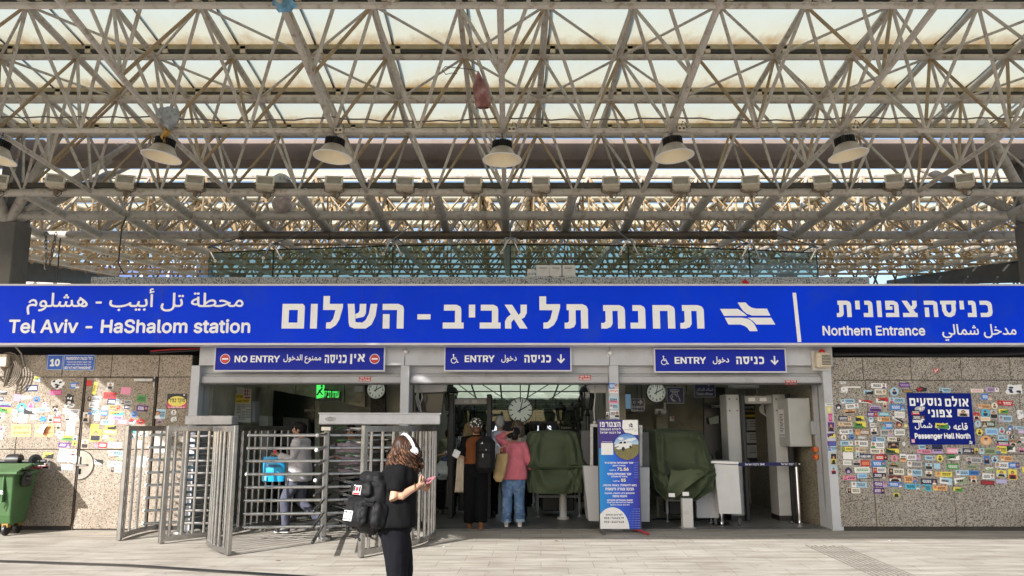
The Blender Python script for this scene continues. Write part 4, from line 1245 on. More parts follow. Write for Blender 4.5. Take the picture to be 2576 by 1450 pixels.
fl = [(-4, 460), (141, 459), (316, 461), (491, 462), (667, 464), (841, 464), (1018, 466), (1190, 466), (1361, 466), (1537, 465), (1712, 465), (1888, 463), (2068, 462), (2249, 459), (2426, 458)]
flab = ['cream floodlight cut by the left picture edge on the dark bar', 'cream floodlight turned right, first whole one from the left end', 'cream floodlight turned right, below the foil balloon lamp on its left side', 'cream floodlight between the foil balloon lamp and the patterned balloon',
        'cream floodlight directly in front of the black and white balloon', 'cream floodlight below the bell lamp that hangs over the NO ENTRY sign', 'cream floodlight above the gap between NO ENTRY and the first ENTRY sign', 'cream floodlight two to the left of the picture centre line',
        'cream floodlight just right of the middle bell lamp', 'cream floodlight over the narrow pillar behind the advertising banner', 'cream floodlight below the lamp right of the middle one', 'cream floodlight above the rail logo of the name board', 'cream floodlight turned left, above the vertical bar of the sign', 'cream floodlight turned left, below and right of the last bell lamp', 'cream floodlight turned left, nearest to the right picture edge']
for k, (px, py) in enumerate(fl):
    o = fl0 if k == 0 else copy_tree(fl0)
    o.location = at(px, py, Yq - .12)
    o.scale = (.86, .86, .86)
    o.rotation_euler = (0, 0, R((1288 - px) / 1288 * 26 + random.uniform(-4, 4)))
    o['label'] = flab[k]
# large dark pipe hung behind the chords
Yp = yb(4) - .5
m = MB(); p, q = at(604, 592, Yp), at(1952, 592, Yp)
m.tube(p, q, .078, n=14)
for u in (0.003, .165, .337, .525, .86, .997): c = p.lerp(q, u); m.tube(c - Vector((.03, 0, 0)), c + Vector((.03, 0, 0)), .10, n=14)
m.build('service_pipe', M('pipe_grime', (.10, .085, .07), .55, var=.25, dirt=((.2, .12, .06), .5, 5)), smooth=True, loc=p, label='long dark grimy service pipe with clamps hung above the glass balustrade', cat='pipe')
# ================================================================== GLASS BALUSTRADE
GL = glass_mat('green_glass', (.38, .52, .48), .09)
GLE = M('glass_edge', (.01, .03, .025), .3, var=0)
xsj = [525, 688, 988, 1284, 1581, 1885, 2055]
def gpt(px):
    X = (px - 1290) / 765.0
    Y = 13.95 + .72 * X * X
    return Vector((at(px, 650, Y).x, Y, 0)), zy(617, 13.95)
glab = ['green glass balustrade pane at the far left end, narrow', 'green glass balustrade pane second from the left end', 'green glass balustrade pane left of the middle joint', 'green glass balustrade pane behind the row of small junction boxes', 'green glass balustrade pane second from the right end', 'green glass balustrade pane at the far right end, narrow']
for k, (a, b_) in enumerate(zip(xsj, xsj[1:])):
    p, zt_ = gpt(a); q, _ = gpt(b_)
    d = (q - p).normalized(); nn = Vector((d.y, -d.x, 0)) * .008
    p = p + d * .012; q = q - d * .012
    m = MB(); m.add([p + nn + Vector((0, 0, 3.9)), q + nn + Vector((0, 0, 3.9)), q + nn + Vector((0, 0, zt_)), p + nn + Vector((0, 0, zt_)), p - nn + Vector((0, 0, 3.9)), q - nn + Vector((0, 0, 3.9)), q - nn + Vector((0, 0, zt_)), p - nn + Vector((0, 0, zt_))], [(0, 1, 2, 3), (0, 4, 5, 1), (3, 2, 6, 7), (0, 3, 7, 4), (1, 5, 6, 2)])
    m.m = [0, 1, 1, 1, 1]; m.add([p - nn * 1.2 + Vector((0, 0, zt_ + .001)), q - nn * 1.2 + Vector((0, 0, zt_ + .001)), q + nn * 1.2 + Vector((0, 0, zt_ + .02)), p + nn * 1.2 + Vector((0, 0, zt_ + .02))], [(0, 1, 2, 3)], 1)
    m.tube(q + d * .012 + Vector((0, 0, 3.9)), q + d * .012 + Vector((0, 0, zt_)), .012, n=5, mi=1); m.build('glass_pane', [GL, GLE], loc=p + Vector((0, 0, 3.9)), label=glab[k], cat='glass pane', group='glass balustrade panes')
slab = ['steel spider clamp at the left end of the glass balustrade', 'steel spider clamp on the first joint from the left of the glass', 'steel spider clamp on the glass joint over the word HaShalom in Hebrew', 'steel spider clamp on the middle joint of the glass', 'steel spider clamp on the glass joint above the last Hebrew word', 'steel spider clamp on the last joint toward the right of the glass', 'steel spider clamp at the right end of the glass balustrade']
slab[2] = 'steel spider clamp on the glass joint just left of the middle one'; slab[4] = 'steel spider clamp on the glass joint just right of the middle one'
for k, px in enumerate(xsj):
    p, zt_ = gpt(px)
    c = Vector((p.x, p.y - .10, zt_ + .10))
    t = thing('spider_clamp', slab[k], 'clamp', c, 'spider clamps of the glass balustrade')
    m = MB()
    arms = (-1, 1) if 0 < k < 6 else ((1,) if k == 0 else (-1,))
    for s in arms:
        e = Vector((p.x + s * .16, p.y - .06, zt_ - .16)); m.path([c, c + Vector((s * .05, -.03, -.04)), e], .02, 7)
        m.lathe([(0, -.03), (.032, -.03), (.038, -.01), (.02, .02)], e, 12, (0, 1, 0))
        e2 = Vector((p.x + s * .17, p.y + .3, zt_ + .10)); m.path([c, c + Vector((s * .08, .1, .03)), e2], .018, 6)
    m.build('arms', STEEL_B, t, smooth=True)
    m = MB(); m.tube(c, (p.x * .93, p.y + 1.2, 5.5), .012, n=6); m.build('tie_rod', DARK_STEEL, t)
# junction boxes on the parapet
for k, (px, w, lab) in enumerate(((1336, .13, 'smallest grey box at the left end of the row on the parapet'), (1366, .24, 'square grey switch box, left of the three on the parapet'), (1398, .24, 'square grey switch box, middle of the three on the parapet'), (1429, .25, 'weathered square grey switch box, right of the three on the parapet'))):
    Y = 13.28; p = at(px, 686 - k * .5, Y); h = .2 if k else .13
    p.z = zp1 + h / 2 + .012
    t = thing('switch_box', lab, 'switch box', p, 'boxes on the parapet')
    m = MB(); m.box(p, (w, .11, h), bev=.01); m.box(p - Vector((0, 0, h / 2 + .006)), (w + .05, .12, .012)); m.build('housing', WHITE_D, t)
    m = MB()
    if k: m.box(p + Vector((0, -.058, .045)), (.12, .012, .025)); m.box(p + Vector((0, -.062, .048)), (.08, .012, .012))
    else:
        for dx in (-.03, .03): m.ell(p + Vector((dx, -.056, -.02)), (.02, .01, .02), 8, 5)
    m.build('lid_catch', CLAD_D, t)
m = MB(); p = at(1875, 711, 13.18); m.add([p + Vector(v) for v in ((-.06, 0, .02), (.0, -.01, .06), (.07, 0, -.01), (-.02, -.012, -.05))], [(0, 1, 2, 3)]); m.build('red_scrap', flat(200, 30, 40), loc=p, label='small red paper scrap stuck on the granite parapet', cat='litter')
# ---- siren box
p = at(2069, 907, YF - .14)
t = thing('siren_box', 'cream louvred siren box with a small red lamp on top of the right pillar', 'siren', p)
m = MB(); m.box(p + Vector((.0, .07, -.0)), (.30, .04, .32)); m.build('back_plate', WHITE_D, t)
m = MB(); m.box(p, (.24, .16, .24), bev=.02); m.build('housing', CREAM, t)
m = MB()
for k in range(7): m.box(p + Vector((.03, -.082, -.07 + k * .024)), (.14, .008, .012))
m.build('louvre', DARK_STEEL, t)
m = MB(); m.lathe([(.0, .06), (.03, .055), (.045, .03), (.045, 0), (0, 0)], p + Vector((.0, 0, .12)), 14); m.build('red_lamp', M('red_lens', (.5, .02, .02), .2, var=0), t, smooth=True)
# ---- left junction box and its cable coil
p = at(6, 908, YL - .12)
t = thing('cable_box', 'cream metal cable box high on the sunlit wall with grey cables looping below', 'junction box', p)
m = MB(); m.box(p, (.24, .18, .20), bev=.01); m.build('housing', CREAM, t)
m = MB(); random.seed(5)
for k in range(6):
    c = p + Vector((.03 + k * .018, .03 - .012 * k, -.15)); ra, rb_ = .12 + .02 * k, .17 + .022 * k
    pts = [c + Vector((math.cos(a) * ra, 0, math.sin(a) * rb_)) for a in [R(250 - 300 * u / 16 - 10 * k) for u in range(17)]]
    pts = [pts[0] + Vector((-.15, 0, .12))] + pts + [pts[-1] + Vector((.05, 0, .3))]
    m.path(pts, .011, 6)
m.build('cable_loops', M('cable_beige', (.17, .14, .11), .6, var=.2), t, smooth=True)
# cables in the gap beneath the board
for k, (pts, r, lab, mt) in enumerate((([(380, 884), (430, 880), (505, 878)], .012, 'red cable in the dark gap below the left part of the name board', RED), ([(380, 888), (420, 886), (450, 884), (505, 881)], .018, 'thick black cable in the dark gap over the metal pillar', BLACK), ([(2095, 893), (2200, 891), (2350, 896), (2500, 893), (2580, 889)], .03, 'thick black hose along the top of the right granite wall', BLACK), ([(40, 872), (55, 890), (62, 920)], .012, 'pale cable hanging from the board beside the cable box', CREAM))):
    w = [at(x, y, 13.0) + Vector((0, -.02, 0)) for x, y in pts]
    m = MB(); m.path(w, r, 7); m.build('cable', mt, smooth=True, loc=w[0], label=lab, cat='cable')
# ---- litter caught in the roof
FOIL = M('foil_grey', (.34, .36, .38), .4, metal=.2, var=.45, scale=9, dirt=((.04, .05, .08), .9, 9))
def blob(c, r, name, label, cat, mats, seed, n=18, mm=12, crump=.25, squash=(1, 1, 1)):
    m = MB(); m.ell(c, r, n, mm)
    c = Vector(c)
    vv = []
    for v in m.v:
        v = Vector(v); d = v - c
        s = 1 + crump * noise.noise(d * (2.2 / max(r)) + Vector((seed, 0, 0))) + crump * .4 * noise.noise(d * (6 / max(r)) + Vector((0, seed, 0)))
        vv.append(c + d * s)
    m.v = vv
    return m.build(name, mats, smooth=True, loc=c, label=label, cat=cat)
p = at(420, 296, Yl - .12); blob(p, (.18, .12, .16), 'foil_balloon', 'deflated grey and white foil balloon with dark lettering caught above a bell lamp', 'balloon', FOIL, 2)
m = MB(); m.path([p + Vector((.0, 0, -.14)), p + Vector((.03, -.02, -.22)), p + Vector((-.03, 0, -.3)), p + Vector((.0, 0, -.38))], [(.05, .01), (.06, .012), (.045, .01), (.01, .01)], 6); m.build('leaf_bundle', M('dry_leaf', (.45, .26, .06), .7, var=.4, scale=20), loc=p + Vector((0, 0, -.14)), label='tuft of dry ochre stuff hanging below the grey foil balloon', cat='litter')
p = at(1212, 232, Yl - .3)
m = MB(); random.seed(8); ring = []
for k in range(11):
    u = k / 10; w = .015 + .17 * math.sin(min(1, u * 1.25) * math.pi * .62) * (1 if u < .92 else .8)
    ring.append((Vector((at(1203 + 12 * u, 182 + 90 * u, Yl - .3))), w))
vs, fs = [], []
for k, (c, w) in enumerate(ring):
    for q in range(12):
        a = 2 * math.pi * q / 12; s = 1 + .35 * noise.noise(Vector((k * .7, q * 1.1, 3)))
        vs.append(c + Vector((math.cos(a) * w * s * .62, math.sin(a) * .05 * s, 0)))
for k in range(10):
    for q in range(12): fs.append((k * 12 + q, k * 12 + (q + 1) % 12, (k + 1) * 12 + (q + 1) % 12, (k + 1) * 12 + q))
m.add(vs, fs); m.build('hanging_balloon', M('pink_foil', (.30, .13, .12), .35, metal=.2, var=.5, scale=8, dirt=((.4, .38, .38), .8, 7)), smooth=True, loc=p, label='limp pinkish brown foil balloon hanging from the roof tubes near the middle', cat='balloon')
m = MB(); w = [at(x, y, Yl - .3) for x, y in ((1203, 182), (1190, 176), (1160, 172), (1120, 168), (1112, 176), (1122, 188), (1135, 184), (1150, 186))]; m.path(w, .006, 5); m.build('balloon_string', DARK_STEEL, loc=w[0], label='tangled dark string beside the hanging pinkish balloon', cat='string')
p = at(716, 6, yb(-2) - .05); blob(p, (.11, .06, .12), 'blue_rag', 'light blue plastic rag caught on a roof tube at the top edge', 'litter', M('blue_plastic', (.12, .30, .45), .4, var=.5, scale=14), 5, crump=.6)
Yb_ = yb(3) - .1
p = at(710, 514, Yb_); blob(p, (.19, .17, .17), 'printed_balloon', 'round white balloon with red and black scribbles behind the thick chord', 'balloon', M('balloon_print', (.50, .42, .40), .4, var=.3, scale=8, dirt=((.25, .02, .04), .9, 6)), 9, crump=.04)
p = at(706, 463, yb(2) + .5); blob(p, (.20, .14, .19), 'zebra_balloon', 'black and white patterned balloon behind the floodlight bar', 'balloon', M('zebra_print', (.6, .6, .6), .4, var=.1, dirt=((.02, .02, .03), 1, 9)), 12, crump=.05)
# hanging chain at the left
m = MB(); p = at(128, 590, yb(4) - .3)
for k in range(9):
    for s in (-1, 1):
        c = p + Vector((s * .10 * (1 - k / 12), 0, -.085 * k)); rr = Matrix.Rotation(R(90 * (k % 2)), 3, 'Z')
        m.path([c + rr @ Vector((math.cos(a) * .025, 0, math.sin(a) * .05)) for a in [2 * math.pi * q / 8 for q in range(8)]], .009, 5, closed=True)
m.build('hoist_chain', DARK_STEEL, loc=p, label='doubled dark chain hanging from a roof tube at the left', cat='chain')
for k, (pts, lab) in enumerate((([(318, 545), (306, 575), (300, 640), (298, 665), (312, 690)], 'thin black cable hanging down from the roof left of the glass'), ([(152, 600), (148, 640), (144, 706)], 'taut dark wire right below the hanging chain'))):
    w = [at(x, y, 14.3) for x, y in pts]; m = MB(); m.path(w, .012, 6); m.build('hanging_wire', BLACK, smooth=True, loc=w[0], label=lab, cat='wire')

# ================================================================== FAR BACKGROUND
def tower(label, px0, px1, ptop, Y, mats, floors):
    a, b_ = at(px0, 690, Y).x, at(px1, 690, Y).x; zt_ = zy(ptop, Y)
    t = thing('office_tower', label, 'building', ((a + b_) / 2, Y, 0))
    m = MB(); m.bx(a, b_, Y, Y + 20, 0, zt_); m.build('wall', mats[0], t)
    m = MB(); h = 3.3; k = 0
    n = int((b_ - a) / 2.2)
    for q in range(n + 1): m.bx(a + (b_ - a) * q / n - .12, a + (b_ - a) * q / n + .12, Y - .12, Y - .005, 0, zt_)
    z = zt_ - .4
    while z > 2 and k < 30: m.bx(a, b_, Y - .1, Y - .006, z, z + .35); z -= h; k += 1
    m.build('window_grid', mats[1], t)
tower('blue glazed office building with pale window grid seen below the roof at left', 225, 490, 660, 70, (M('blue_curtain_wall', (.03, .09, .28), .25, var=.3, scale=.3), M('pale_mullion', (.45, .55, .7), .5, var=.05)), 9)
tower('pale blue glass tower seen below the roof at right', 2335, 2455, 672, 120, (M('pale_curtain_wall', (.16, .34, .46), .25, var=.2, scale=.2), M('pale_mullion_grey', (.35, .5, .6), .5, var=.05)), 9)
tower('beige rendered building behind the canopy beside the left column', 60, 190, 655, 60, (M('beige_render', (.5, .42, .38), .8, var=.1), M('beige_trim', (.42, .36, .33), .8, var=.1)), 9)
def shed(label, pts, Y, dY):
    w = [at(x, y, Y + (dY if k in (1, 2) else 0)) for k, (x, y) in enumerate(pts)]
    m = MB(); m.add(w + [p - Vector((0, 0, .18)) for p in w], [(0, 1, 2, 3), (7, 6, 5, 4), (0, 4, 5, 1), (1, 5, 6, 2), (2, 6, 7, 3), (3, 7, 4, 0)]); m.build('platform_roof', DARK_STEEL, loc=w[0], label=label, cat='roof')
shed('dark sloping platform roof edge seen low behind the left column', [(30, 650), (200, 668), (330, 706), (30, 690)], 20, 6)
shed('dark sloping platform roof edge seen low beside the right column', [(2576, 652), (2420, 680), (2230, 706), (2576, 694)], 20, 6)
# ================================================================== TURNSTILES (steel cages, rotors with arms, drive boxes)
HT = 1.62
def curve_pts(px, n=40):
    """smooth plan curve through photo ground points"""
    g = [gr(x, y) for x, y in px]
    out = []
    k = len(g)
    for i in range(k - 1):
        p0, p1, p2, p3 = g[max(i - 1, 0)], g[i], g[i + 1], g[min(i + 2, k - 1)]
        for u in range(8):
            t = u / 8
            out.append(.5 * ((2 * p1) + (p2 - p0) * t + (2 * p0 - 5 * p1 + 4 * p2 - p3) * t * t + (3 * p1 - p0 - 3 * p2 + p3) * t ** 3))
    out.append(g[-1])
    return out
def cage(root, px, posts, zb_=.03, zt_=HT, flat_ends=(1, 0), r=.021):
    pts = curve_pts(px)
    acc = [0]
    for a, b in zip(pts, pts[1:]): acc.append(acc[-1] + (b - a).length)
    def along(s):
        for i in range(len(acc) - 1):
            if acc[i + 1] >= s: return pts[i].lerp(pts[i + 1], (s - acc[i]) / max(acc[i + 1] - acc[i], 1e-6)), (pts[i + 1] - pts[i]).normalized()
        return pts[-1], (pts[-1] - pts[-2]).normalized()
    for z0_, h in ((zb_, .07), (zt_ - .075, .075)):
        m = MB(); vs = []
        for i, p in enumerate(pts):
            d = (pts[min(i + 1, len(pts) - 1)] - pts[max(i - 1, 0)]).normalized(); nn = Vector((-d.y, d.x, 0)) * .03
            vs += [p + nn + Vector((0, 0, z0_)), p - nn + Vector((0, 0, z0_)), p - nn + Vector((0, 0, z0_ + h)), p + nn + Vector((0, 0, z0_ + h))]
        fs = []
        for i in range(len(pts) - 1):
            a, b = i * 4, i * 4 + 4
            fs += [(a + q, a + (q + 1) % 4, b + (q + 1) % 4, b + q) for q in range(4)]
        fs += [(3, 2, 1, 0), tuple(len(vs) - 4 + q for q in range(4))]
        m.add(vs, fs); m.build('rail', STEEL_B, root)
    L = acc[-1]
    for k in range(posts):
        p, d = along(L * (k + .6) / (posts + .2))
        m = MB(); m.tube(p + Vector((0, 0, zb_ + .07)), p + Vector((0, 0, zt_ - .075)), r, n=9, caps=False); m.build('bar', STEEL, root, smooth=True)
    for e, f in zip((0, -1), flat_ends):
        if not f: continue
        p = pts[e]; d = (pts[1] - pts[0]).normalized() if e == 0 else (pts[-1] - pts[-2]).normalized()
        a = math.atan2(d.y, d.x)
        m = MB(); m.box(p + Vector((0, 0, (zt_ + .02) / 2)), (.075, .062, zt_ + .0), Matrix.Rotation(a, 3, 'Z'), bev=.008); m.build('post', STEEL_B, root)
def rotor(root, p, angs, lens, zs, r=.023, col=.085, cap=WHITE):
    m = MB(); m.box(p + Vector((0, 0, HT / 2)), (col, col, HT - .06), Matrix.Rotation(R(20), 3, 'Z'), bev=.012); m.build('rotor_column', STEEL_B, root)
    m = MB(); m.lathe([(.0, .05), (.12, .05), (.13, .03), (.13, .0)], p, 20); m.build('rotor_foot', STEEL_B, root)
    for a, L, off in zip(angs, lens, zs):
        d = Vector((math.cos(R(a)), math.sin(R(a)), 0))
        for k in range(8):
            m = MB(); cp = MB()
            z = .19 + k * .185 + off
            e = p + d * L + Vector((0, 0, z))
            m.tube(p + d * col * .5 + Vector((0, 0, z)), e, r, n=9)
            cp.ell(e, (r * 1.05,) * 3, 9, 6)
            o = m.build('arm', STEEL, root, smooth=True)
            cp.build('end_cap', cap if a > 180 and (col > .09 or k in (7, 6, 4)) else BLACK, o, smooth=True)
# --- main turnstile
pr = gr(812, 1359)
tm = thing('turnstile', 'large stainless full height turnstile whose rotor has tilted front arms beside the walking man', 'turnstile', pr, 'full height turnstiles')
cage(tm, [(573, 1399), (552, 1394), (532, 1384), (523, 1371), (534, 1358), (565, 1349), (600, 1342), (650, 1331), (700, 1322), (742, 1315)], 22)
cage(tm, [(908, 1404), (965, 1393), (1030, 1380), (1072, 1366), (1092, 1347), (1075, 1331), (1030, 1322), (985, 1318)], 19)
rotor(tm, pr, (186, 279, 20, 96), (1.12, 1.75, 1.0, .9), (0, .02, .0, .03))
# fixed comb of hairpin loops on the right
for k in range(8):
    m = MB()
    z = .28 + k * .185
    t0, a0_, a1_ = gr(838, 1352), gr(925, 1388), gr(985, 1322)
    t0 = t0 + Vector((.0, 0, 0))
    m.path([a0_ + Vector((0, 0, z)), t0 + (a0_ - t0) * .04 + Vector((0, -.01, z)), t0 + Vector((-.02, .02, z)), t0 + (a1_ - t0) * .05 + Vector((0, .02, z)), a1_ + Vector((0, 0, z))], .022, 8)
    m.build('barrier_loop', STEEL, tm, smooth=True)
bA, bB = gr(800, 1360), gr(1092, 1352)
m = MB(); a = math.atan2(bB.y - bA.y, bB.x - bA.x); L = (bB - bA).length + .1
c = (bA + bB) / 2 + Vector((.0, .0, HT + .10)); rt = Matrix.Rotation(a, 3, 'Z')
m.box(c, (L, .26, .155), rt, bev=.012); m.box(c + Vector((0, 0, .082)), (L + .03, .29, .02), rt, bev=.004)
m.build('drive_box', M('drive_box_white', (.62, .62, .66), .4, var=.06, dirt=((.42, .42, .45), .4, 5)), tm)
m = MB(); f = frame(c + rt @ Vector((-L / 2 + .16, -.132, 0)), rt @ Vector((1, 0, 0)), (0, 0, 1)); m.disc(0, 0, .075, .032, f, .003); m.build('badge', STEEL_B, tm)
m = MB(); f = frame(c + rt @ Vector((-L / 2 + .16, -.1365, 0)), rt @ Vector((1, 0, 0)), (0, 0, 1)); m.ring(0, 0, .022, .026, f, .001); m.build('badge_mark', DARK_STEEL, tm)
m = MB(); m.box(pr + Vector((0, 0, HT - .04)), (.15, .15, .07), bev=.01); m.build('rotor_head', STEEL_B, tm)
# --- left turnstile
pl = gr(453, 1346)
tl = thing('turnstile', 'smaller stainless turnstile nearer the stickered wall, its arm ends capped white', 'turnstile', pl, 'full height turnstiles')
cage(tl, [(299, 1361), (330, 1350), (365, 1341), (404, 1334)], 5)
cage(tl, [(405, 1369), (450, 1364), (492, 1359), (528, 1355)], 4)
rotor(tl, pl, (205, 120, 5, 55), (.52, .62, .60, .55), (0, .05, -.02, .06), col=.10)
m = MB(); a_, b_ = gr(455, 1338), gr(575, 1334)
for dx in (-.30,):
    q = gr(395, 1332); m.tube(q, q + Vector((0, 0, HT - .05)), .018, n=8); q = gr(485, 1330); m.box(q + Vector((0, 0, HT / 2)), (.09, .05, HT - .04)); q = gr(428, 1328); m.tube(q, q + Vector((0, 0, HT - .05)), .018, n=8)
m.build('rear_bars', STEEL_B, tl, smooth=True)
c = (a_ + b_) / 2 + Vector((0, 0, HT + .09)); m = MB(); m.box(c, ((b_ - a_).length + .05, .3, .14), bev=.01); m.build('drive_box', M('drive_box_grey', (.5, .5, .52), .4, var=.15, dirt=((.62, .62, .62), .7, 9)), tl)

# ================================================================== THINGS IN AND BEFORE THE HALLS
# ---- advertising banner on a stand
YB = 12.62
t = thing('banner_stand', 'tall blue and violet recruiting banner with phone numbers standing before the narrow pillar', 'banner', (at(1558, 1331, YB).x, YB, 0))
w = [at(x, y, YB) for x, y in ((1510, 1331), (1610, 1331), (1606, 1057), (1505, 1057))]
fb = front((0, YB, 0))
xL, xR = (w[0].x + w[3].x) / 2, (w[1].x + w[2].x) / 2; zB, zT = w[0].z, w[2].z
BW, BH = xR - xL, zT - zB
def B(u, v): return xL + u * BW, zB + v * BH       # u right, v up, 0..1
def grad_mat(name, stops, axis):
    m_ = bpy.data.materials.new(name); m_.use_nodes = True; nt = m_.node_tree; p_ = nt.nodes['Principled BSDF']; p_.inputs['Roughness'].default_value = .45
    tc = nt.nodes.new('ShaderNodeTexCoord'); mp = nt.nodes.new('ShaderNodeMapping'); g_ = nt.nodes.new('ShaderNodeTexGradient'); rp = nt.nodes.new('ShaderNodeValToRGB')
    mp.inputs['Rotation'].default_value = axis
    nt.links.new(tc.outputs['Generated'], mp.inputs[0]); nt.links.new(mp.outputs[0], g_.inputs[0]); nt.links.new(g_.outputs[0], rp.inputs[0]); nt.links.new(rp.outputs[0], p_.inputs['Base Color'])
    e_ = rp.color_ramp.elements
    while len(e_) < len(stops): e_.new(.5)
    for q, (pos, c_) in enumerate(stops): e_[q].position = pos; e_[q].color = [.86 * v for v in S(*c_)] + [1]
    return m_
m = MB(); m.bx(xL, xR, YB + .001, YB + .02, zB, zT); m.build('banner_panel', grad_mat('banner_print', [(0, (10, 150, 230)), (.5, (15, 90, 225)), (1, (40, 30, 160))], (0, 0, 0)), t)
m = MB()
for a_, b_, c_, d_ in ((xL - .014, xL, zB - .03, zT + .01), (xR, xR + .014, zB - .03, zT + .01), (xL, xR, zT, zT + .01), (xL, xR, zB - .014, zB)): m.bx(a_, b_, YB - .004, YB + .024, c_, d_)
m.build('banner_frame', DARK_STEEL, t)
m = MB(); m.poly([B(0, .735), B(.0, 1), B(1, 1), B(1, .86), B(.52, .86), B(.40, .80), B(.34, .735)], fb, .001); m.build('violet_field', flat(62, 44, 140), t)
m = MB(); m.poly([B(.62, 1), B(1, 1), B(1, .86), B(.80, .862), B(.66, .885), B(.60, .93)], fb, .0016); m.build('white_field', WHITEPR, t)
m = MB()
for q, (tx, a_, b_, c_, d_) in enumerate((('הצטרפו', .04, .56, .935, .982), ('ליחידת האבטחה', .04, .56, .903, .926), ('של רכבת ישראל', .04, .56, .872, .895))): put_text(m, heb(tx), fb, (*B(a_, c_), *B(b_, d_)), .002, block=True, res=34)
m.build('headline', WHITEPR, t)
m = MB()
for sgn in (0, 1): m.poly([B(.76, .958 - sgn * .012), B(.86, .958 - sgn * .012), B(.88, .95 - sgn * .012), B(.78, .95 - sgn * .012)], fb, .0022)
m.poly([B(.80, .972), B(.83, .972), B(.87, .955), B(.84, .955)], fb, .0024); m.poly([B(.80, .945), B(.83, .945), B(.87, .93), B(.84, .93)], fb, .0024)
put_text(m, heb('רכבת ישראל'), fb, (*B(.76, .92), *B(.90, .926)), .0022, bold=.02); put_text(m, heb('מודיעין אזרחי בע"מ'), fb, (*B(.64, .903), *B(.88, .912)), .0022, bold=.03)
m.ring(*B(.93, .902), .011, .014, fb, .0022, n=14)
m.build('small_logos', flat(30, 40, 90), t)
# round photo of a white pickup in a field (flat print)
cx_, cy_ = B(.705, .75); rr = .325 * BW
def in_disc(y0, y1, mat, name, d):
    m = MB(); pts = []
    ys = [y0 + (y1 - y0) * q / 12 for q in range(13)]
    rt_ = [(min(xR - .001, cx_ + math.sqrt(max(0, rr * rr - (y * rr) ** 2))), cy_ + y * rr) for y in ys]
    lf_ = [(cx_ - math.sqrt(max(0, rr * rr - (y * rr) ** 2)), cy_ + y * rr) for y in ys]
    m.poly(rt_ + lf_[::-1], fb, d); m.build(name, mat, t)
m = MB(); pts = [(min(xR - .0005, cx_ + rr * 1.05 * math.cos(R(a))), cy_ + rr * 1.05 * math.sin(R(a))) for a in range(0, 360, 10)]; m.poly(pts, fb, .0024); m.build('photo_border', flat(40, 40, 150), t)
in_disc(.18, .999, grad_mat('print_sky', [(0, (190, 220, 245)), (1, (60, 130, 215))], (0, R(90), 0)), 'photo_sky', .003)
in_disc(-.999, .18, M('print_field', S(120, 110, 70), .5, var=.5, scale=60, dirt=((.12, .2, .05), .9, 50)), 'photo_field', .003)
m = MB()
for a_, b_, s_ in ((-.45, .62, .16), (.25, .52, .2), (.55, .6, .14), (-.05, .45, .12)): m.disc(cx_ + a_ * rr, cy_ + b_ * rr, s_ * rr * 1.4, s_ * rr * .6, fb, .0034 + s_ * .001, n=12)
m.build('photo_cloud', flat(235, 240, 248), t)
def V(u, v): return cx_ + u * rr, cy_ + v * rr
m = MB()
m.poly([V(-.95, -.05), V(-.93, .12), V(-.70, .22), V(-.52, .42), V(-.05, .46), (cx_ + .02 * rr, cy_ + .3 * rr), V(.38, .30), V(.38, .02), V(.25, -.08), V(-.3, -.18), V(-.7, -.2)], fb, .0042); m.build('photo_pickup', flat(240, 242, 245), t)
m = MB(); m.poly([V(-.66, .24), V(-.50, .38), V(-.32, .39), V(-.36, .24)], fb, .0048); m.poly([V(-.26, .24), V(-.24, .40), V(-.08, .41), V(-.02, .26)], fb, .0048)
m.disc(*V(-.28, -.16), .13 * rr, .16 * rr, fb, .0049, n=14); m.disc(*V(.28, -.02), .09 * rr, .12 * rr, fb, .0049, n=14); m.poly([V(-.95, -.02), V(-.62, .05), V(-.62, -.02), V(-.9, -.09)], fb, .0048); m.build('photo_dark_parts', flat(35, 38, 45), t)
m = MB(); m.rect(*B(.06, .675), *B(.36, .785), fb, .0016); m.build('white_square', WHITEPR, t)
m = MB(); put_text(m, heb('לפרטים נוספים סרקו'), fb, (*B(.08, .79), *B(.34, .80)), .002, bold=.03)
YT = MB()
for tx, a_, b_, c_, d_, yl in (("שכר מאבטח/ת מתקדם א'", .14, .86, .588, .612, 0), ('(תעודת לוחם)', .34, .66, .566, .584, 0), ('71.56', .45, .74, .528, .558, 1), ('₪ לשעה', .26, .42, .529, .54, 0), ('שכר מאבטח/ת בסיסי', .20, .80, .488, .511, 0), ('(רובאי 02 ומעלה)', .30, .70, .465, .483, 0), ('55', .54, .66, .427, .456, 1), ('₪ לשעה', .34, .50, .428, .44, 0),
        ('בואו להשתלב בצוות איכותי,', .08, .93, .383, .408, 0), ('סביבה צעירה ודינאמית', .14, .86, .348, .374, 0), ('סיבוס/תן ביס, הסעות, מענקים', .13, .87, .312, .331, 0), ('והטבות נוספות', .32, .68, .286, .305, 0), ('תנאים סוציאליים מיטביים:', .18, .82, .25, .27, 0), ('הפרשות לקרן השתלמות וקרן פנסיה', .18, .83, .23, .245, 0), ('החל מיום העבודה הראשון!', .26, .74, .208, .223, 0)):
    put_text(YT if yl else m, tx if yl else heb(tx), fb, (*B(a_, c_), *B(b_, d_)), .002, bold=.04, res=30)
m.build('white_lines', WHITEPR, t); YT.build('pay_figures', flat(250, 240, 190), t)
m = MB(); pts = [B(0, 0), B(.72, 0)] + [(xL + .31 * BW + .41 * BW * math.cos(R(a)), zB + .195 * BH * math.sin(R(a))) for a in range(8, 140, 8)] + [B(0, .125)]; m.poly(pts, fb, .0016); m.build('white_corner', WHITEPR, t)
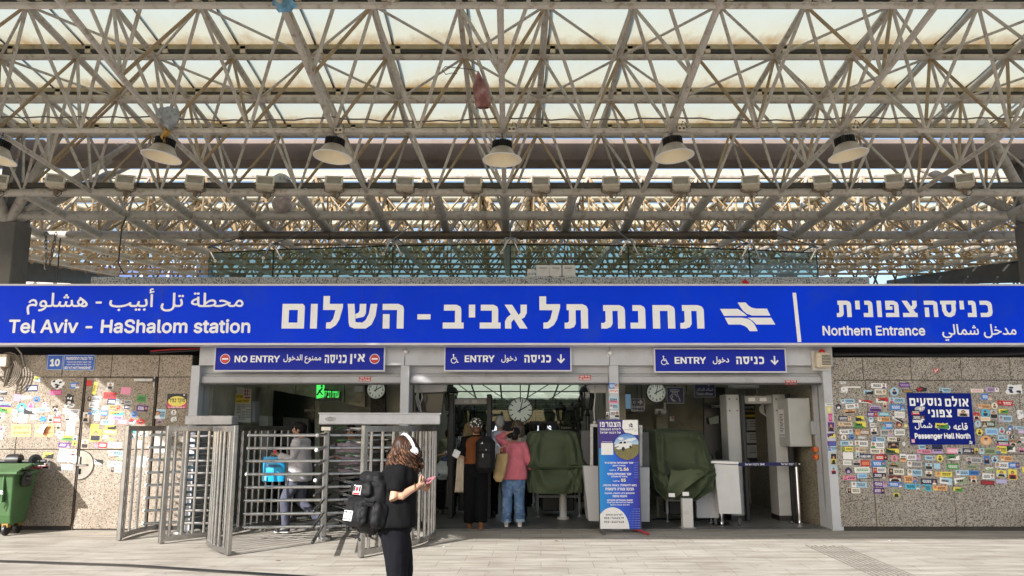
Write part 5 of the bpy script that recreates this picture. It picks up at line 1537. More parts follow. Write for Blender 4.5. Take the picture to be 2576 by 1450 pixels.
m = MB(); put_text(m, heb('לפרטים נוספים:'), fb, (*B(.14, .12), *B(.56, .137)), .0024, bold=.02, res=28); m.build('phone_heading', flat(40, 42, 50), t); m = MB(); put_text(m, '053-7662179', fb, (*B(.10, .088), *B(.59, .108)), .0024, bold=.02, res=30); m.build('phone_number', flat(40, 42, 50), t); m = MB(); put_text(m, '053-2427618', fb, (*B(.10, .054), *B(.59, .074)), .0024, bold=.02, res=30); m.build('phone_number', flat(40, 42, 50), t)
m = MB()
for q in range(11):
    for k in range(9):
        if q + k < 6: continue
        m.disc(*B(.62 + q * .036, .012 + (8 - k) * .021), .0035 + .0004 * q, .0035 + .0004 * q, fb, .0014, n=6)
for q in range(7):
    for k in range(4): m.disc(*B(.90 + k * .028 - .02, .47 + q * .022), .005, .006, fb, .0014, n=6)
m.build('halftone_dots', flat(120, 160, 240), t)
for s_, mt in ((0, M('foot_grey', (.10, .09, .085), .5)), (1, M('foot_red', (.42, .03, .04), .5))):
    x = (xL + .02, xR - .02)[s_]; m = MB(); d = (-.02, .06)[s_]
    m.path([(x - d, YB + .22, .02), (x, YB, .045), (x + d + .04, YB - .22, .02)], [(.03, .018)] * 3, 4); m.bx(x - .012, x + .012, YB + .003, YB + .02, .03, zB); m.build('foot', mt, t)
# ---- covered scanners
TARP = M('green_tarp', (.042, .058, .029), .8, var=.18, scale=3, bump=.5, bscale=7)
TARP_IN = M('tarp_inside', (.10, .115, .06), .75, var=.1, scale=3)
def tarp(root, silh, Y, dep, fold, seed, mat=TARP, creases=()):
    """draped sheet: photo outline (left and right edge per height) given depth, with pleats"""
    n = 150; vs, fs = [], []
    rows = 70
    for r_ in range(rows):
        u = r_ / (rows - 1)
        k = u * (len(silh) - 1); i = min(int(k), len(silh) - 2); tt = k - i
        y = silh[i][0] + (silh[i + 1][0] - silh[i][0]) * tt; l = silh[i][1] + (silh[i + 1][1] - silh[i][1]) * tt; rg = silh[i][2] + (silh[i + 1][2] - silh[i][2]) * tt
        a, b = at(l, y, Y), at(rg, y, Y)
        cx0, hw = (a.x + b.x) / 2, (b.x - a.x) / 2
        for q in range(n):
            th = 2 * math.pi * q / n
            cs, sn = math.cos(th), math.sin(th)
            px_ = math.copysign(abs(cs) ** .32, cs); py_ = math.copysign(abs(sn) ** .32, sn)
            f1 = noise.noise(Vector((px_ * 2.2, py_ * 2.2, u * 1.1 + seed))) * fold * 2.0
            rid = 1 - abs(noise.noise(Vector((px_ * 2.6 + u * 1.2, py_ * 2.6, seed + 7 + u * .8)))) * 2
            rid2 = 1 - abs(noise.noise(Vector((px_ * 1.2 - u * 2.4, py_ * 1.2 + u, seed + 17)))) * 2
            s = 1 + (f1 + rid * fold * .8) * (.1 + .5 * min(1, u * 1.6)) * .55
            out = (rid * .05 + max(0, rid2) ** 2 * .10 + f1 * .5 + .03 * (1 - abs(noise.noise(Vector((px_ * 5 + u * 3, seed, u * 5 - px_ * 2)))) * 3)) * min(1, u * 4) * fold * 7
            for (h0, u0, h1, u1, w_, a_) in creases:
                ex, eu = h1 - h0, u1 - u0; L2 = ex * ex + eu * eu; tt_ = max(0, min(1, ((px_ - h0) * ex + (u - u0) * eu) / L2)); ds = math.hypot(px_ - h0 - ex * tt_, u - u0 - eu * tt_)
                out += a_ * max(0, 1 - ds / w_) * (1.2 - .5 * tt_)
            vs.append(Vector((cx0 + px_ * hw * min(s, 1.04), Y + dep / 2 + py_ * dep / 2 - (out if py_ < 0 else 0), a.z + .025 * noise.noise(Vector((px_ * 2, py_ * 2, seed))) * (1 + u))))
    for r_ in range(rows - 1):
        for q in range(n): fs.append((r_ * n + q, (r_ + 1) * n + q, (r_ + 1) * n + (q + 1) % n, r_ * n + (q + 1) % n))
    c = len(vs); top = sum((v for v in vs[:n]), Vector()) / n; vs.append(top + Vector((0, 0, .03)))
    for q in range(n): fs.append((c, q, (q + 1) % n))
    m = MB(); m.add(vs, fs); o = m.build('tarpaulin', mat, root, smooth=True, sharp=180)
    return o
YT1 = 13.35
t1 = thing('covered_scanner', 'bag scanner under a dark green tarpaulin, right behind the woman in the pink sweater', 'covered scanner', (at(1395, 1300, YT1).x, YT1, 0), 'tarpaulin covered scanners')
tarp(t1, [(1087, 1338, 1452), (1092, 1330, 1462), (1120, 1326, 1466), (1170, 1322, 1467), (1178, 1322, 1469), (1182, 1328, 1468), (1215, 1326, 1466), (1242, 1330, 1463)], YT1, 1.0, .10, 1, TARP, ((.35, .0, .8, .52, .16, .07), (.3, 0, .25, .5, .12, .05), (-.5, .03, -.8, .5, .14, .06), (-.1, .08, -.45, .55, .12, .06), (.7, .05, .98, .5, .1, .06), (.1, .72, .75, .95, .14, .07), (-.7, .62, -.1, .98, .14, .07), (.95, .6, .3, .95, .1, .05), (-.95, .56, .95, .58, .06, .06)))
t2 = thing('covered_scanner', 'bag scanner under a crumpled lighter green tarpaulin, right of the banner stand', 'covered scanner', (at(1710, 1310, YT1).x, YT1, 0), 'tarpaulin covered scanners')
tarp(t2, [(1083, 1630, 1758), (1088, 1626, 1772), (1115, 1629, 1785), (1160, 1634, 1794), (1186, 1640, 1800), (1200, 1642, 1798), (1230, 1650, 1788), (1256, 1672, 1750)], YT1, 1.0, .16, 4, TARP, ((-.5, 0, -.68, .62, .10, .10), (-.38, 0, -.42, .55, .08, .09), (-.72, .08, -.85, .75, .10, .08), (.25, .12, -.15, .58, .12, .08), (.58, .2, .1, .62, .10, .09), (.6, .22, .78, .6, .09, .08), (-.05, .1, .62, .17, .10, .07), (-.6, .62, .95, .66, .08, .08), (-.3, .75, .3, .97, .12, .07), (.8, .7, .2, .96, .12, .07)))
# the loose lower flap of the crumpled one
m = MB(); vs = []
for r_ in range(9):
    u = r_ / 8
    for q in range(15):
        v = q / 14
        px_ = 1688 - 14 * u + v * (112 - 10 * u - 26 * u * u); py_ = 1182 + u * (72 - 50 * v * v) + 3 * math.sin(v * 9 + u * 4)
        vs.append(at(px_, py_, YT1 - .10 - .09 * math.sin(u * 3.0) - .035 * math.sin(v * 7 + u * 3) - .02 * noise.noise(Vector((v * 5, u * 5, 2)))))
m.add(vs, [(r_ * 15 + q, r_ * 15 + q + 1, r_ * 15 + q + 16, r_ * 15 + q + 15) for r_ in range(8) for q in range(14)])
m.build('tarpaulin_flap', M('tarp_light', (.075, .092, .05), .75, var=.12, scale=3), t2, smooth=True, sharp=180)
for root, legs, ytop in ((t1, ((1353, 1305), (1458, 1303)), 1238), (t2, ((1680, 1317), (1790, 1320)), 1240)):
    xs = []
    for px, py in legs:
        p = gr(px, py); p = Vector((p.x, max(p.y, 12.9), 0)); xs.append(p)
        h = zy(ytop, p.y)
        m = MB(); m.bx(p.x - .02, p.x + .02, p.y, p.y + .04, .16, h + .15); m.tube((p.x, p.y + .02, .02), (p.x, p.y + .02, .17), .010, n=8); m.lathe([(0, .03), (.02, .03), (.045, .008), (.045, 0)], (p.x, p.y + .02, .013), 14)
        m.build('leg', CLAD_D, root, smooth=True)
        m = MB(); m.bx(p.x - .018, p.x + .018, p.y + .9, p.y + .94, .02, h + .15); m.build('leg', CLAD_D, root)
    z = .36; m = MB(); m.bx(xs[0].x + .021, xs[1].x - .021, xs[0].y + .005, xs[0].y + .035, z, z + .04); m.build('cross_rail', CLAD_D, root)
    m = MB(); m.bx(xs[0].x + .08, xs[1].x - .08, xs[0].y + .30, xs[0].y + .8, .10, .62, bev=.02); m.build('machine_base', M('machine_dark', (.025, .027, .03), .5, var=.2), root)
m = MB(); p = gr(1694, 1312); m.bx(p.x - .07, p.x + .10, 13.06, 13.2, .03, .48, bev=.01); m.bx(p.x - .09, p.x + .13, 13.04, 13.24, .013, .03); m.build('white_support', WHITE_D, t2)
m = MB(); p = gr(1750, 1312); m.bx(p.x - .1, p.x + .26, 13.62, 13.7, .12, .6); m.build('grey_panel', CLAD, t2)
m = MB(); q = gr(1700, 1318)
for px, py in ((1690, 1246), (1725, 1243)): w = at(px, py, 13.1); m.box(w, (.10, .006, .06))
m.build('paper_tags', WHITEPR, t2)
# cables on the floor
m = MB(); random.seed(11); p = gr(1640, 1312); pts = [p + Vector((.09 * k, .05 * math.sin(k * 1.3), .03)) for k in range(16)]; m.path(pts, .009, 6); pts = [p + Vector((.1 + .08 * k, .12 + .07 * math.sin(k * .9 + 1), .03)) for k in range(14)]; m.path(pts, .009, 6)
m.build('floor_cable', BLACK, loc=p, label='black cables lying on the floor under the crumpled tarpaulin', cat='cable')
# ---- round white bollard
p = gr(1417, 1309); t = thing('bollard', 'short round white floor post in front of the smooth tarpaulin', 'bollard', p)
m = MB(); m.lathe([(.0, .55), (.062, .55), (.066, .53), (.066, .0)], p + Vector((0, 0, .05)), 20); m.build('post', WHITE, t, smooth=True)
m = MB(); m.lathe([(.0, .05), (.10, .05), (.105, .04), (.105, 0)], p + Vector((0, 0, .013)), 20); m.build('base', WHITE_D, t, smooth=True)
# ---- guard desk behind the banner
YD = 13.1
t = thing('guard_desk', 'light grey guard desk with dark glass screen hidden behind the banner', 'desk', (at(1550, 1310, YD).x, YD, 0))
def Pm(m, pts, Y, th, mi=0): pxpoly(m, pts, Y, th, mi)
m = MB(); Pm(m, [(1467, 1172), (1634, 1177), (1634, 1313), (1481, 1311)], YD, .55); m.build('cabinet', M('desk_grey', (.44, .45, .47), .4, var=.05), t)
m = MB(); Pm(m, [(1492, 1075), (1609, 1078), (1609, 1172), (1492, 1172)], YD + .1, .03); m.build('screen_glass', BLACK_GLOSS, t)
m = MB()
for q in ([(1485, 1067), (1616, 1070), (1616, 1077), (1485, 1074)], [(1485, 1075), (1492, 1075), (1492, 1172), (1485, 1172)], [(1609, 1078), (1616, 1078), (1616, 1174), (1609, 1174)]): Pm(m, q, YD + .09, .05)
m.build('screen_frame', WHITE_D, t)
m = MB(); Pm(m, [(1462, 1084), (1484, 1084), (1484, 1176), (1462, 1150)], YD + .25, .3); m.build('monitor_back', M('monitor_dark', (.06, .062, .068), .4), t); m = MB(); Pm(m, [(1617, 1088), (1632, 1088), (1634, 1176), (1617, 1176)], YD + .2, .3); m.build('monitor_back', M('monitor_grey', (.06, .062, .068), .4), t)
# ---- white desk at the right gate
YD2 = 13.3
t = thing('check_desk', 'white narrow check desk on castors beside the right detector gate', 'desk', (at(1825, 1300, YD2).x, YD2, .02))
m = MB(); Pm(m, [(1797, 1168), (1857, 1170), (1866, 1293), (1810, 1293)], YD2, .5); m.build('cabinet', M('desk_white', (.58, .58, .6), .4, var=.05), t)
m = MB(); Pm(m, [(1789, 1160), (1858, 1162), (1858, 1168), (1789, 1166)], YD2 - .03, .6); m.build('desk_top', WHITE, t)
for dx in (-.19, .2):
    m = MB(); c = Vector((at(1832, 1300, YD2).x + dx, YD2 + .08, .06)); m.lathe([(0, -.02), (.035, -.02), (.04, 0), (.035, .02), (0, .02)], c, 14, (1, 0, 0)); m.box(c + Vector((0, 0, .05)), (.05, .04, .06)); m.build('castor', DARK_STEEL, t, smooth=True)
# small terminal on the ticket counter
p = at(1812, 1150, 15.2); m = MB(); m.box(p, (.14, .12, .2), Matrix.Rotation(R(-20), 3, 'X')); m.box(p + Vector((-.2, 0, -.04)), (.1, .1, .14), Matrix.Rotation(R(-25), 3, 'X')); m.bx(p.x - .5, p.x + .3, p.y - .1, p.y + .4, 0, p.z - .12, mi=1); m.build('ticket_terminal', [BLACK, DARK_STEEL], loc=p, label='black payment terminal on the dark ticket counter behind the right desk', cat='terminal')
# ---- metal detector gates
def gate(label, lx0, lx1, rx0, rx1, ytop, bt0, bt1, ybot, Y, dep, wm):
    a, b_, c, d = (at(x, 1150, Y).x for x in (lx0, lx1, rx0, rx1))
    t = thing('detector_gate', label, 'metal detector', ((a + d) / 2, Y, .02), 'walk through metal detectors')
    zt_ = zy(ytop, Y)
    for (x0, x1) in ((a, b_), (c, d)):
        m = MB(); m.bx(x0 + .02, x1 - .02, Y + .03, Y + dep - .03, .08, zt_ - .01, bev=.01); m.build('side_panel', wm, t)
        m = MB()
        for y in (Y, Y + dep - .028): m.bx(x0, x1, y, y + .028, .02, zt_, bev=.008)
        m.bx(x0, x1, Y + .03, Y + dep - .03, .02, .078); m.build('black_edge', BLACK, t)
    m = MB(); m.bx(b_ + .002, c - .002, Y + .06, Y + dep - .06, zy(bt1, Y), zy(bt0, Y), bev=.01); m.build('cross_bar', M('gate_grey', (.36, .36, .35), .4, var=.05), t)
    m = MB(); xm = (b_ + c) / 2
    for dx in (-.07, .07): m.bx(xm + dx - .045, xm + dx + .045, Y + .055, Y + .0595, zy((bt0 + bt1) / 2 + 4, Y), zy((bt0 + bt1) / 2 - 4, Y))
    m.build('indicator', WHITE_D, t)
    return t
gate('walk through metal detector in the middle doorway with black edges, people queuing at it', 1128, 1140, 1224, 1236, 992, 1003, 1018, 1285, 14.4, .55, M('gate_mid', (.16, .165, .15), .4))
g2 = thing('detector_gate', 'walk through metal detector with white splayed panels behind the belt barrier', 'metal detector', (4.3, 14.3, .02), 'walk through metal detectors')
for tp, bt in ((((1825, 992), (1862, 992)), ((1842, 1300), (1876, 1306))), (((1950, 996), (1980, 991)), ((1956, 1302), (1988, 1308)))):
    zt_ = zy(994, 14.3)
    xa, xb = at(tp[0][0], tp[0][1], 14.1).x, at(tp[1][0], tp[1][1], 14.3).x
    xa, xb = (xa + at(bt[0][0], bt[0][1], 14.1).x) / 2, (xb + at(bt[1][0], bt[1][1], 14.3).x) / 2
    m = MB(); m.bx(xa, xb - .07, 14.10, 14.55, .1, zt_, bev=.01); m.build('side_panel', M('gate_white', (.42, .43, .44), .4, var=.06), g2)
    m = MB(); m.bx(xb - .068, xb, 14.02, 14.6, .02, zt_ + .01, bev=.012); m.bx(xa, xb - .07, 14.11, 14.54, .02, .098); m.build('black_edge', BLACK, g2)
    m = MB()
    for q in range(2):
        for z in (zt_ - .08, zt_ - .28): m.ell((xa + .05 + q * (xb - xa - .17), 14.095, z), (.014, .006, .014), 8, 5)
    m.build('bolts', DARK_STEEL, g2)
    GX = xa if tp[0][0] > 1900 else xb
    if tp[0][0] < 1900: gx0 = xb
    else: gx1 = xa
m = MB(); m.bx(gx0 + .002, gx1 - .002, 14.15, 14.5, zy(1016, 14.15), zy(996, 14.15), bev=.015); m.build('cross_bar', M('gate_bar', (.36, .36, .35), .4, var=.05), g2)
m = MB()
for dx in (-.1, .1): m.bx((gx0 + gx1) / 2 + dx - .06, (gx0 + gx1) / 2 + dx + .06, 14.145, 14.1495, zy(1010, 14.15), zy(1001, 14.15))
m.build('indicator', WHITEPR, g2)
m = MB(); c = at(1927, 1030, 14.6)
for k in range(5): m.path([c + Vector((math.cos(a) * (.12 - k * .008) + k * .01, 0, math.sin(a) * (.1 + k * .012))) for a in [2 * math.pi * q / 14 for q in range(14)]], .006, 5, closed=True)
m.build('cable_coil', WHITE_D, smooth=True, loc=c, label='coil of thin white cable under the right detector bar', cat='cable')
# ---- belt barrier
p1, p2 = gr(1816, 1322), gr(2012, 1319)
for p, lab in ((p1, 'chrome belt post beside the white check desk'), (p2, 'chrome belt post close to the right pillar')):
    t = thing('belt_post', lab, 'barrier post', p + Vector((0, 0, .02)), 'belt barrier posts')
    h = zy(1164, p.y)
    m = MB(); m.lathe([(.0, .03), (.06, .03), (.17, .012), (.18, 0)], p + Vector((0, 0, .02)), 24); m.build('base', STEEL, t, smooth=True)
    m = MB(); m.tube(p + Vector((0, 0, .05)), p + Vector((0, 0, h - .07)), .033, n=16); m.build('post', M('chrome', (.7, .7, .72), .12, metal=1, var=0), t, smooth=True)
    m = MB(); m.tube(p + Vector((0, 0, h - .07)), p + Vector((0, 0, h)), .037, n=16); m.build('belt_head', BLACK, t, smooth=True)
d = (p2 - p1).normalized(); zz = zy(1169, p1.y)
t = thing('barrier_belt', 'navy blue retractable belt with white lettering stretched between the chrome posts', 'belt', (p1 + p2) / 2 + Vector((0, 0, zz)))
f = frame(p1 + Vector((0, 0, zz)), d, (0, 0, 1)); L = (p2 - p1).length
m = MB(); m.rect(.035, -.03, L - .035, .03, f, .002, .004); m.build('band', flat(28, 34, 96), t)
m = MB()
for u in (.33, .80):
    put_text(m, heb('רכבת ישראל'), f, (L * u, -.016, L * u + .24, .02), .0032, bold=.03); m.stroke([(L * u + .27, -.012), (L * u + .34, .012)], .012, f, .0032); m.stroke([(L * u + .27, .012), (L * u + .34, -.012)], .012, f, .0035)
m.build('lettering', WHITEPR, t)
# ---- cabinets
t = thing('wall_cabinet', 'white metal wall cabinet with a paper notice on the right hall wall', 'cabinet', at(2020, 1065, 13.6))
x1_ = 5.03; m = MB(); m.bx(4.66, x1_, 13.55, 14.25, zy(1124, 13.6), zy(1002, 13.6), bev=.012); m.build('housing', M('cabinet_white', (.42, .43, .43), .4, var=.05), t)
z_ = zy(1063, 13.6)
f = frame((4.659, 14.25, 0), (0, -1, 0), (0, 0, 1))
m = MB(); m.rect(.18, z_ - .24, .46, z_ + .22, f, .002); m.build('paper_notice', WHITEPR, t)
m = MB()
for k in range(12): m.rect(.22, z_ + .13 - k * .027, .42 - .03 * (k % 3), z_ + .142 - k * .027, f, .003)
m.rect(.2, z_ - .22, .44, z_ - .205, f, .003); m.ell((4.655, 14.12, z_ + .28), (.012, .02, .02), 8, 5); m.ell((4.655, 14.12, z_ - .30), (.012, .02, .02), 8, 5); m.build('print_lines', flat(60, 70, 90), t)
m = MB(); c = at(2050, 1077, 13.4); m.box(c, (.14, .1, .22), bev=.01); m.tube(c + Vector((.05, 0, .1)), c + Vector((.05, 0, -1.0)), .014, n=8); m.box(c + Vector((.05, -.03, -.28)), (.05, .05, .10)); m.build('socket_box', CLAD_D, loc=c, label='grey socket box and conduit on the inner side of the right pillar', cat='socket')
for k, dz in enumerate((0, -.12)):
    c = at(2051, 1131, 13.35) + Vector((0, 0, dz)); m = MB(); m.box(c, (.06, .09, .08), bev=.008); m.lathe([(0, 0), (.025, 0), (.02, .02), (0, .025)], c + Vector((-.03, -.02, 0)), 10, (-1, 0, 0), mi=1); m.build('alarm_button', [flat(220, 120, 40), RED], loc=c, label=('orange alarm push button, upper of two beside the right pillar', 'orange alarm push button, lower of two beside the right pillar')[k], cat='button', group='alarm buttons')
t = thing('grey_cabinet', 'pale grey cabinet on legs behind the left pillar and turnstile', 'cabinet', at(545, 1030, 14.0))
m = MB(); Pm(m, [(527, 994), (557, 995), (557, 1200), (527, 1200)], 14.0, .6); m.build('housing', CLAD, t)
m = MB(); Pm(m, [(560, 1008), (640, 1010), (640, 1062), (560, 1062)], 14.6, .3); m.build('side_unit', CLAD_D, t)
# ---- posters
def poster(name, label, pts, Y, base, rows, texts=(), blobs=()):
    w = [at(x, y, Y) for x, y in pts]; f = front((0, Y, 0))
    c = sum(w, Vector()) / len(w); t = thing(name, label, 'poster', c)
    m = MB(); m.poly([(p.x, p.z) for p in w], f, 0, .012); m.build('sheet', base, t)
    for nm, mat, rects in rows:
        m = MB()
        for (a, b_, c_, d_) in rects: q = pbox(a, b_, c_, d_, Y); m.rect(*q, f, .002)
        m.build(nm, mat, t)
    for nm, mat, tx, bx_, kw in texts:
        m = MB(); put_text(m, heb(tx) if ord(max(tx)) > 0x500 else tx, f, pbox(*bx_, Y), .0035, **kw); m.build(nm, mat, t)
    return t, f
poster('emergency_poster', 'white first aid poster board with red star emblem and yellow banner in the left hall', [(570, 968), (632, 980), (630, 1064), (570, 1060)], 14.5, flat(205, 205, 195),
       [('yellow_bar', flat(235, 205, 40), [(593, 993, 612, 1003), (593, 1004, 628, 1014)]), ('red_emblem', flat(190, 60, 60), [(616, 978, 618, 996), (622, 978, 624, 996), (614, 983, 630, 985), (614, 991, 630, 993), (616, 999, 630, 1003)]),
        ('text_lines', flat(110, 110, 105), [(a, y, a + 10, y + 1.6) for a in (596, 608, 619) for y in range(1018, 1058, 4) if (y + a) % 7])],
       [('heading', flat(90, 60, 20), 'לטיפול בפצוע', (597, 1006, 626, 1012), dict(bold=.03)), ('call_line', flat(90, 60, 20), 'בשעת חירום', (595, 995, 611, 1001), dict(bold=.03)), ('maker_line', BLACKPR, 'תחנה רפואית', (573, 983, 596, 989), dict(bold=.03))])
poster('rules_poster', 'black framed safety poster with white text boxes behind the right detector', [(1868, 1017), (1906, 1019), (1908, 1160), (1870, 1156)], 16.7, BLACKPR,
       [('gold_bar', flat(200, 170, 60), [(1872, 1044, 1902, 1049)]), ('text_box', flat(185, 190, 195), [(1877, 1055, 1904, 1083), (1878, 1088, 1905, 1115), (1878, 1120, 1906, 1152)]), ('print_lines', flat(60, 62, 66), [(1886, y, 1902, y + 2) for y in (1060, 1066, 1072, 1093, 1099, 1105, 1126, 1132, 1138)]), ('orange_hand', flat(200, 80, 40), [(1872, 1132, 1880, 1146)]), ('blue_figure', flat(40, 90, 150), [(1873, 1062, 1880, 1078)])],
       [('heading', flat(200, 200, 200), 'כללי הבטיחות', (1874, 1022, 1896, 1028), dict(bold=.03)), ('sub_heading', flat(200, 170, 60), 'שימו לב למזוודות', (1874, 1032, 1900, 1037), dict(bold=.03))])
# ---- indoor signs
def hang_sign(name, label, pts, Y, mat=NAVY_D):
    w = [at(x, y, Y) for x, y in pts]; f = front((0, Y, 0)); c = sum(w, Vector()) / len(w); t = thing(name, label, 'sign', c)
    m = MB(); m.poly([(p.x, p.z) for p in w], f, 0, .04); m.build('plate', mat, t)
    m = MB(); xs = [p.x for p in w]; zs = [p.z for p in w]; a, b_, c_, d_ = min(xs), max(xs), min(zs), max(zs); e = .012
    for q in ((a, c_, b_, c_ + e), (a, d_ - e, b_, d_), (a, c_ + e, a + e, d_ - e), (b_ - e, c_ + e, b_, d_ - e)): m.rect(*q, f, .003)
    m.build('edge', flat(180, 182, 188), t)
    m = MB(); m.tube(((a + b_) / 2, Y + .02, d_), ((a + b_) / 2, Y + .02, 3.2), .012, n=6); m.build('hanger', DARK_STEEL, t)
    return t, f
WL = flat(205, 208, 214)
NAVY_S = M('indoor_navy', (.010, .014, .085), .4, var=.05)
t, f = hang_sign('ticket_sign', 'dark blue hanging sign reading Ticket offices in three languages', [(1747, 955), (1798, 955), (1798, 1000), (1747, 1000)], 15.4, NAVY_S)
m = MB(); put_text(m, 'Ticket offices', f, pbox(1751, 988, 1793, 995, 15.4), .003, bold=.03, res=36); put_text(m, shape_arabic('شباك التذاكر'), f, pbox(1752, 976, 1794, 986, 15.4), .003, bold=.02, res=36); put_text(m, heb('קופות'), f, pbox(1755, 957, 1790, 972, 15.4), .003, block=False, bold=.04, res=36); m.build('lettering', WL, t)
t, f = hang_sign('validate_sign', 'dark blue hanging square sign with a line drawn hand holding a ticket', [(1678, 974), (1720, 975), (1719, 1016), (1678, 1015)], 15.2, NAVY_S)
m = MB(); Q = lambda x, y: (at(x, y, 15.2).x, at(x, y, 15.2).z)
for pts in ([(1688, 981), (1707, 981), (1709, 983), (1707, 985), (1688, 985), (1686, 983), (1688, 981)], [(1691, 985), (1691, 998)], [(1704, 985), (1704, 992), (1708, 1001), (1711, 1010)], [(1692, 990), (1686, 998), (1689, 1002), (1699, 1010)], [(1693, 998), (1688, 1004), (1696, 1011)], [(1697, 992), (1704, 999)], [(1693, 988), (1702, 988)], [(1694, 992), (1701, 992)]):
    m.stroke([Q(*p) for p in pts], .014, f, .003)
m.build('hand_drawing', WL, t)
t, f = hang_sign('platform_sign', 'small dark blue sign with arrow, lift mark and Platforms 2-3 text', [(1588, 1003), (1621, 1003), (1621, 1035), (1588, 1035)], 15.0, M('indoor_blue_black', (.010, .012, .04), .4))
m = MB(); put_text(m, heb('רציפים 2-3'), f, pbox(1590, 1021, 1619, 1027, 15.0), .003, bold=.02, res=34); put_text(m, 'Platforms', f, pbox(1592, 1030, 1605, 1033, 15.0), .003, bold=.02)
m.stroke([Q_ for Q_ in ((at(1605, 1012, 15).x, at(1605, 1012, 15).z), (at(1615, 1012, 15).x, at(1615, 1012, 15).z))], .022, f, .003); m.stroke([(at(1610, 1007, 15).x, at(1610, 1007, 15).z), (at(1615, 1012, 15).x, at(1615, 1012, 15).z), (at(1610, 1017, 15).x, at(1610, 1017, 15).z)], .02, f, .0032)
q = pbox(1592, 1008, 1600, 1017, 15.0); m.ring((q[0] + q[2]) / 2, (q[1] + q[3]) / 2, .022, .03, f, .003, n=4); m.build('lettering', WL, t)
# green LED sign
GLED = M('green_led', (.05, .6, .1), .5, var=0, emit=((.10, 1.0, .16), .5))
t = thing('led_sign', 'green lit box sign with a hand mark and Hebrew letters in the left hall', 'sign', at(830, 990, 15.2))
w = [at(x, y, 15.2) for x, y in ((796, 966), (814, 966), (814, 999), (796, 1003))]; f = front((0, 15.2, 0))
m = MB(); m.poly([(p.x, p.z) for p in w], f, 0, .08); m.build('mark_panel', GLED, t)
m = MB(); c = at(805, 984, 15.2); m.stroke([(c.x - .05, c.z - .07), (c.x, c.z), (c.x + .04, c.z + .05)], .03, f, .003); m.disc(c.x + .03, c.z + .09, .022, .022, f, .003, n=10); m.stroke([(c.x + .05, c.z - .07), (c.x - .02, c.z + .01)], .022, f, .0036); m.build('mark', flat(20, 30, 90), t)
m = MB(); Pm(m, [(815, 978), (856, 986), (856, 1010), (815, 1008)], 15.2, .1); m.build('box', BLACK, t)
m = MB()
for tx, a, b_ in (('עמדת', 836, 853), ('רב', 824, 833), ('קו', 815, 822)): put_text(m, heb(tx), f, pbox(a, 984, b_, 1001, 15.19), .012, bold=.02, res=34)
m.build('lettering', GLED, t)
# clocks
DIAL = M('added_glow_dial', (.72, .74, .68), .5, var=.03, emit=((.9, 1.0, .86), .10))  # weak glow added so the dials read in the dark halls
def clock(label, px, py, rpx, Y, nums):
    c = at(px, py, Y); r_ = rpx / FPX * (Y * _c + c.z * _s)
    t = thing('station_clock', label, 'clock', c, 'round white clocks')
    f = front((c.x, Y, c.z))
    m = MB(); m.lathe([(0, .0), (r_, 0), (r_ * 1.05, .02), (r_ * 1.05, .10), (0, .11)], c, 36, (0, 1, 0)); m.build('case', BLACK, t, smooth=True)
    m = MB(); m.disc(0, 0, r_ * .98, r_ * .98, f, .004, n=36); m.build('dial', DIAL, t)
    m = MB()
    for k in range(60):
        a = R(90 - k * 6); big = k % 5 == 0
        if nums and big: continue
        r0 = r_ * (.70 if big else .88); r1 = r_ * .95
        m.stroke([(math.cos(a) * r0, math.sin(a) * r0), (math.cos(a) * r1, math.sin(a) * r1)], r_ * (.075 if big else .025), f, .006)
    if nums:
        for k in range(1, 13): a = R(90 - k * 30); x, z = math.cos(a) * r_ * .76, math.sin(a) * r_ * .76; h = r_ * .12; put_text(m, str(k), f, (x - h * (1.1 if k > 9 else .7), z - h, x + h * (1.1 if k > 9 else .7), z + h), .006, bold=.03, res=20)
    m.build('dial_marks', BLACKPR, t)
    m = MB()
    for a, L, w_ in ((61, .60, .10), (13, .84, .07)):
        d_ = (math.sin(R(a)), math.cos(R(a))); m.stroke([(-d_[0] * r_ * .22, -d_[1] * r_ * .22), (d_[0] * r_ * L, d_[1] * r_ * L)], r_ * w_, f, .009 + L * .002)
    m.build('hands', BLACKPR, t)
    m = MB(); m.tube(c + Vector((0, .05, r_)), (c.x, Y + .05, 3.22), .012, n=6); m.build('hanger', DARK_STEEL, t)
clock('round station clock with thick bar marks hanging in the glazed middle hall', 1309, 1032, 30, 18.0, False)
clock('round numbered clock cut by the shutter above the turnstile at left', 946, 981, 22, 15.3, True)
clock('round numbered clock cut by the shutter at right beside the hand sign', 1651, 988, 23.5, 15.4, True)
# monitors
for lab, pts, Y in (('large black screen turned sideways at the left of the middle doorway', [(1043, 978), (1119, 987), (1112, 1042), (1043, 1036)], 14.0), ('wall monitor with a pale blue page beside the platform sign', [(1554, 990), (1588, 990), (1588, 1031), (1554, 1031)], 16.2)):
    w = [at(x, y, Y) for x, y in pts]; f = front((0, Y, 0)); t = thing('monitor', lab, 'monitor', sum(w, Vector()) / 4)
    m = MB(); m.poly([(p.x, p.z) for p in w], f, 0, .07); m.build('housing', BLACK, t)
    c = sum(w, Vector()) / 4; m = MB(); m.poly([(c.x + (p.x - c.x) * .92, c.z + (p.z - c.z) * .9) for p in w], f, .003); m.build('screen', BLACK_GLOSS if Y < 15 else M('lit_screen', (.1, .16, .22), .3, var=.2, scale=6, emit=((.12, .22, .32), .35)), t)
t = thing('projector', 'white ceiling unit with hanging white cable loops above the big black screen', 'ceiling unit', at(1078, 974, 13.7))
m = MB(); Pm(m, [(1043, 966), (1122, 964), (1120, 984), (1110, 986), (1043, 988)], 13.7, .3); m.build('housing', WHITE, t)
m = MB()
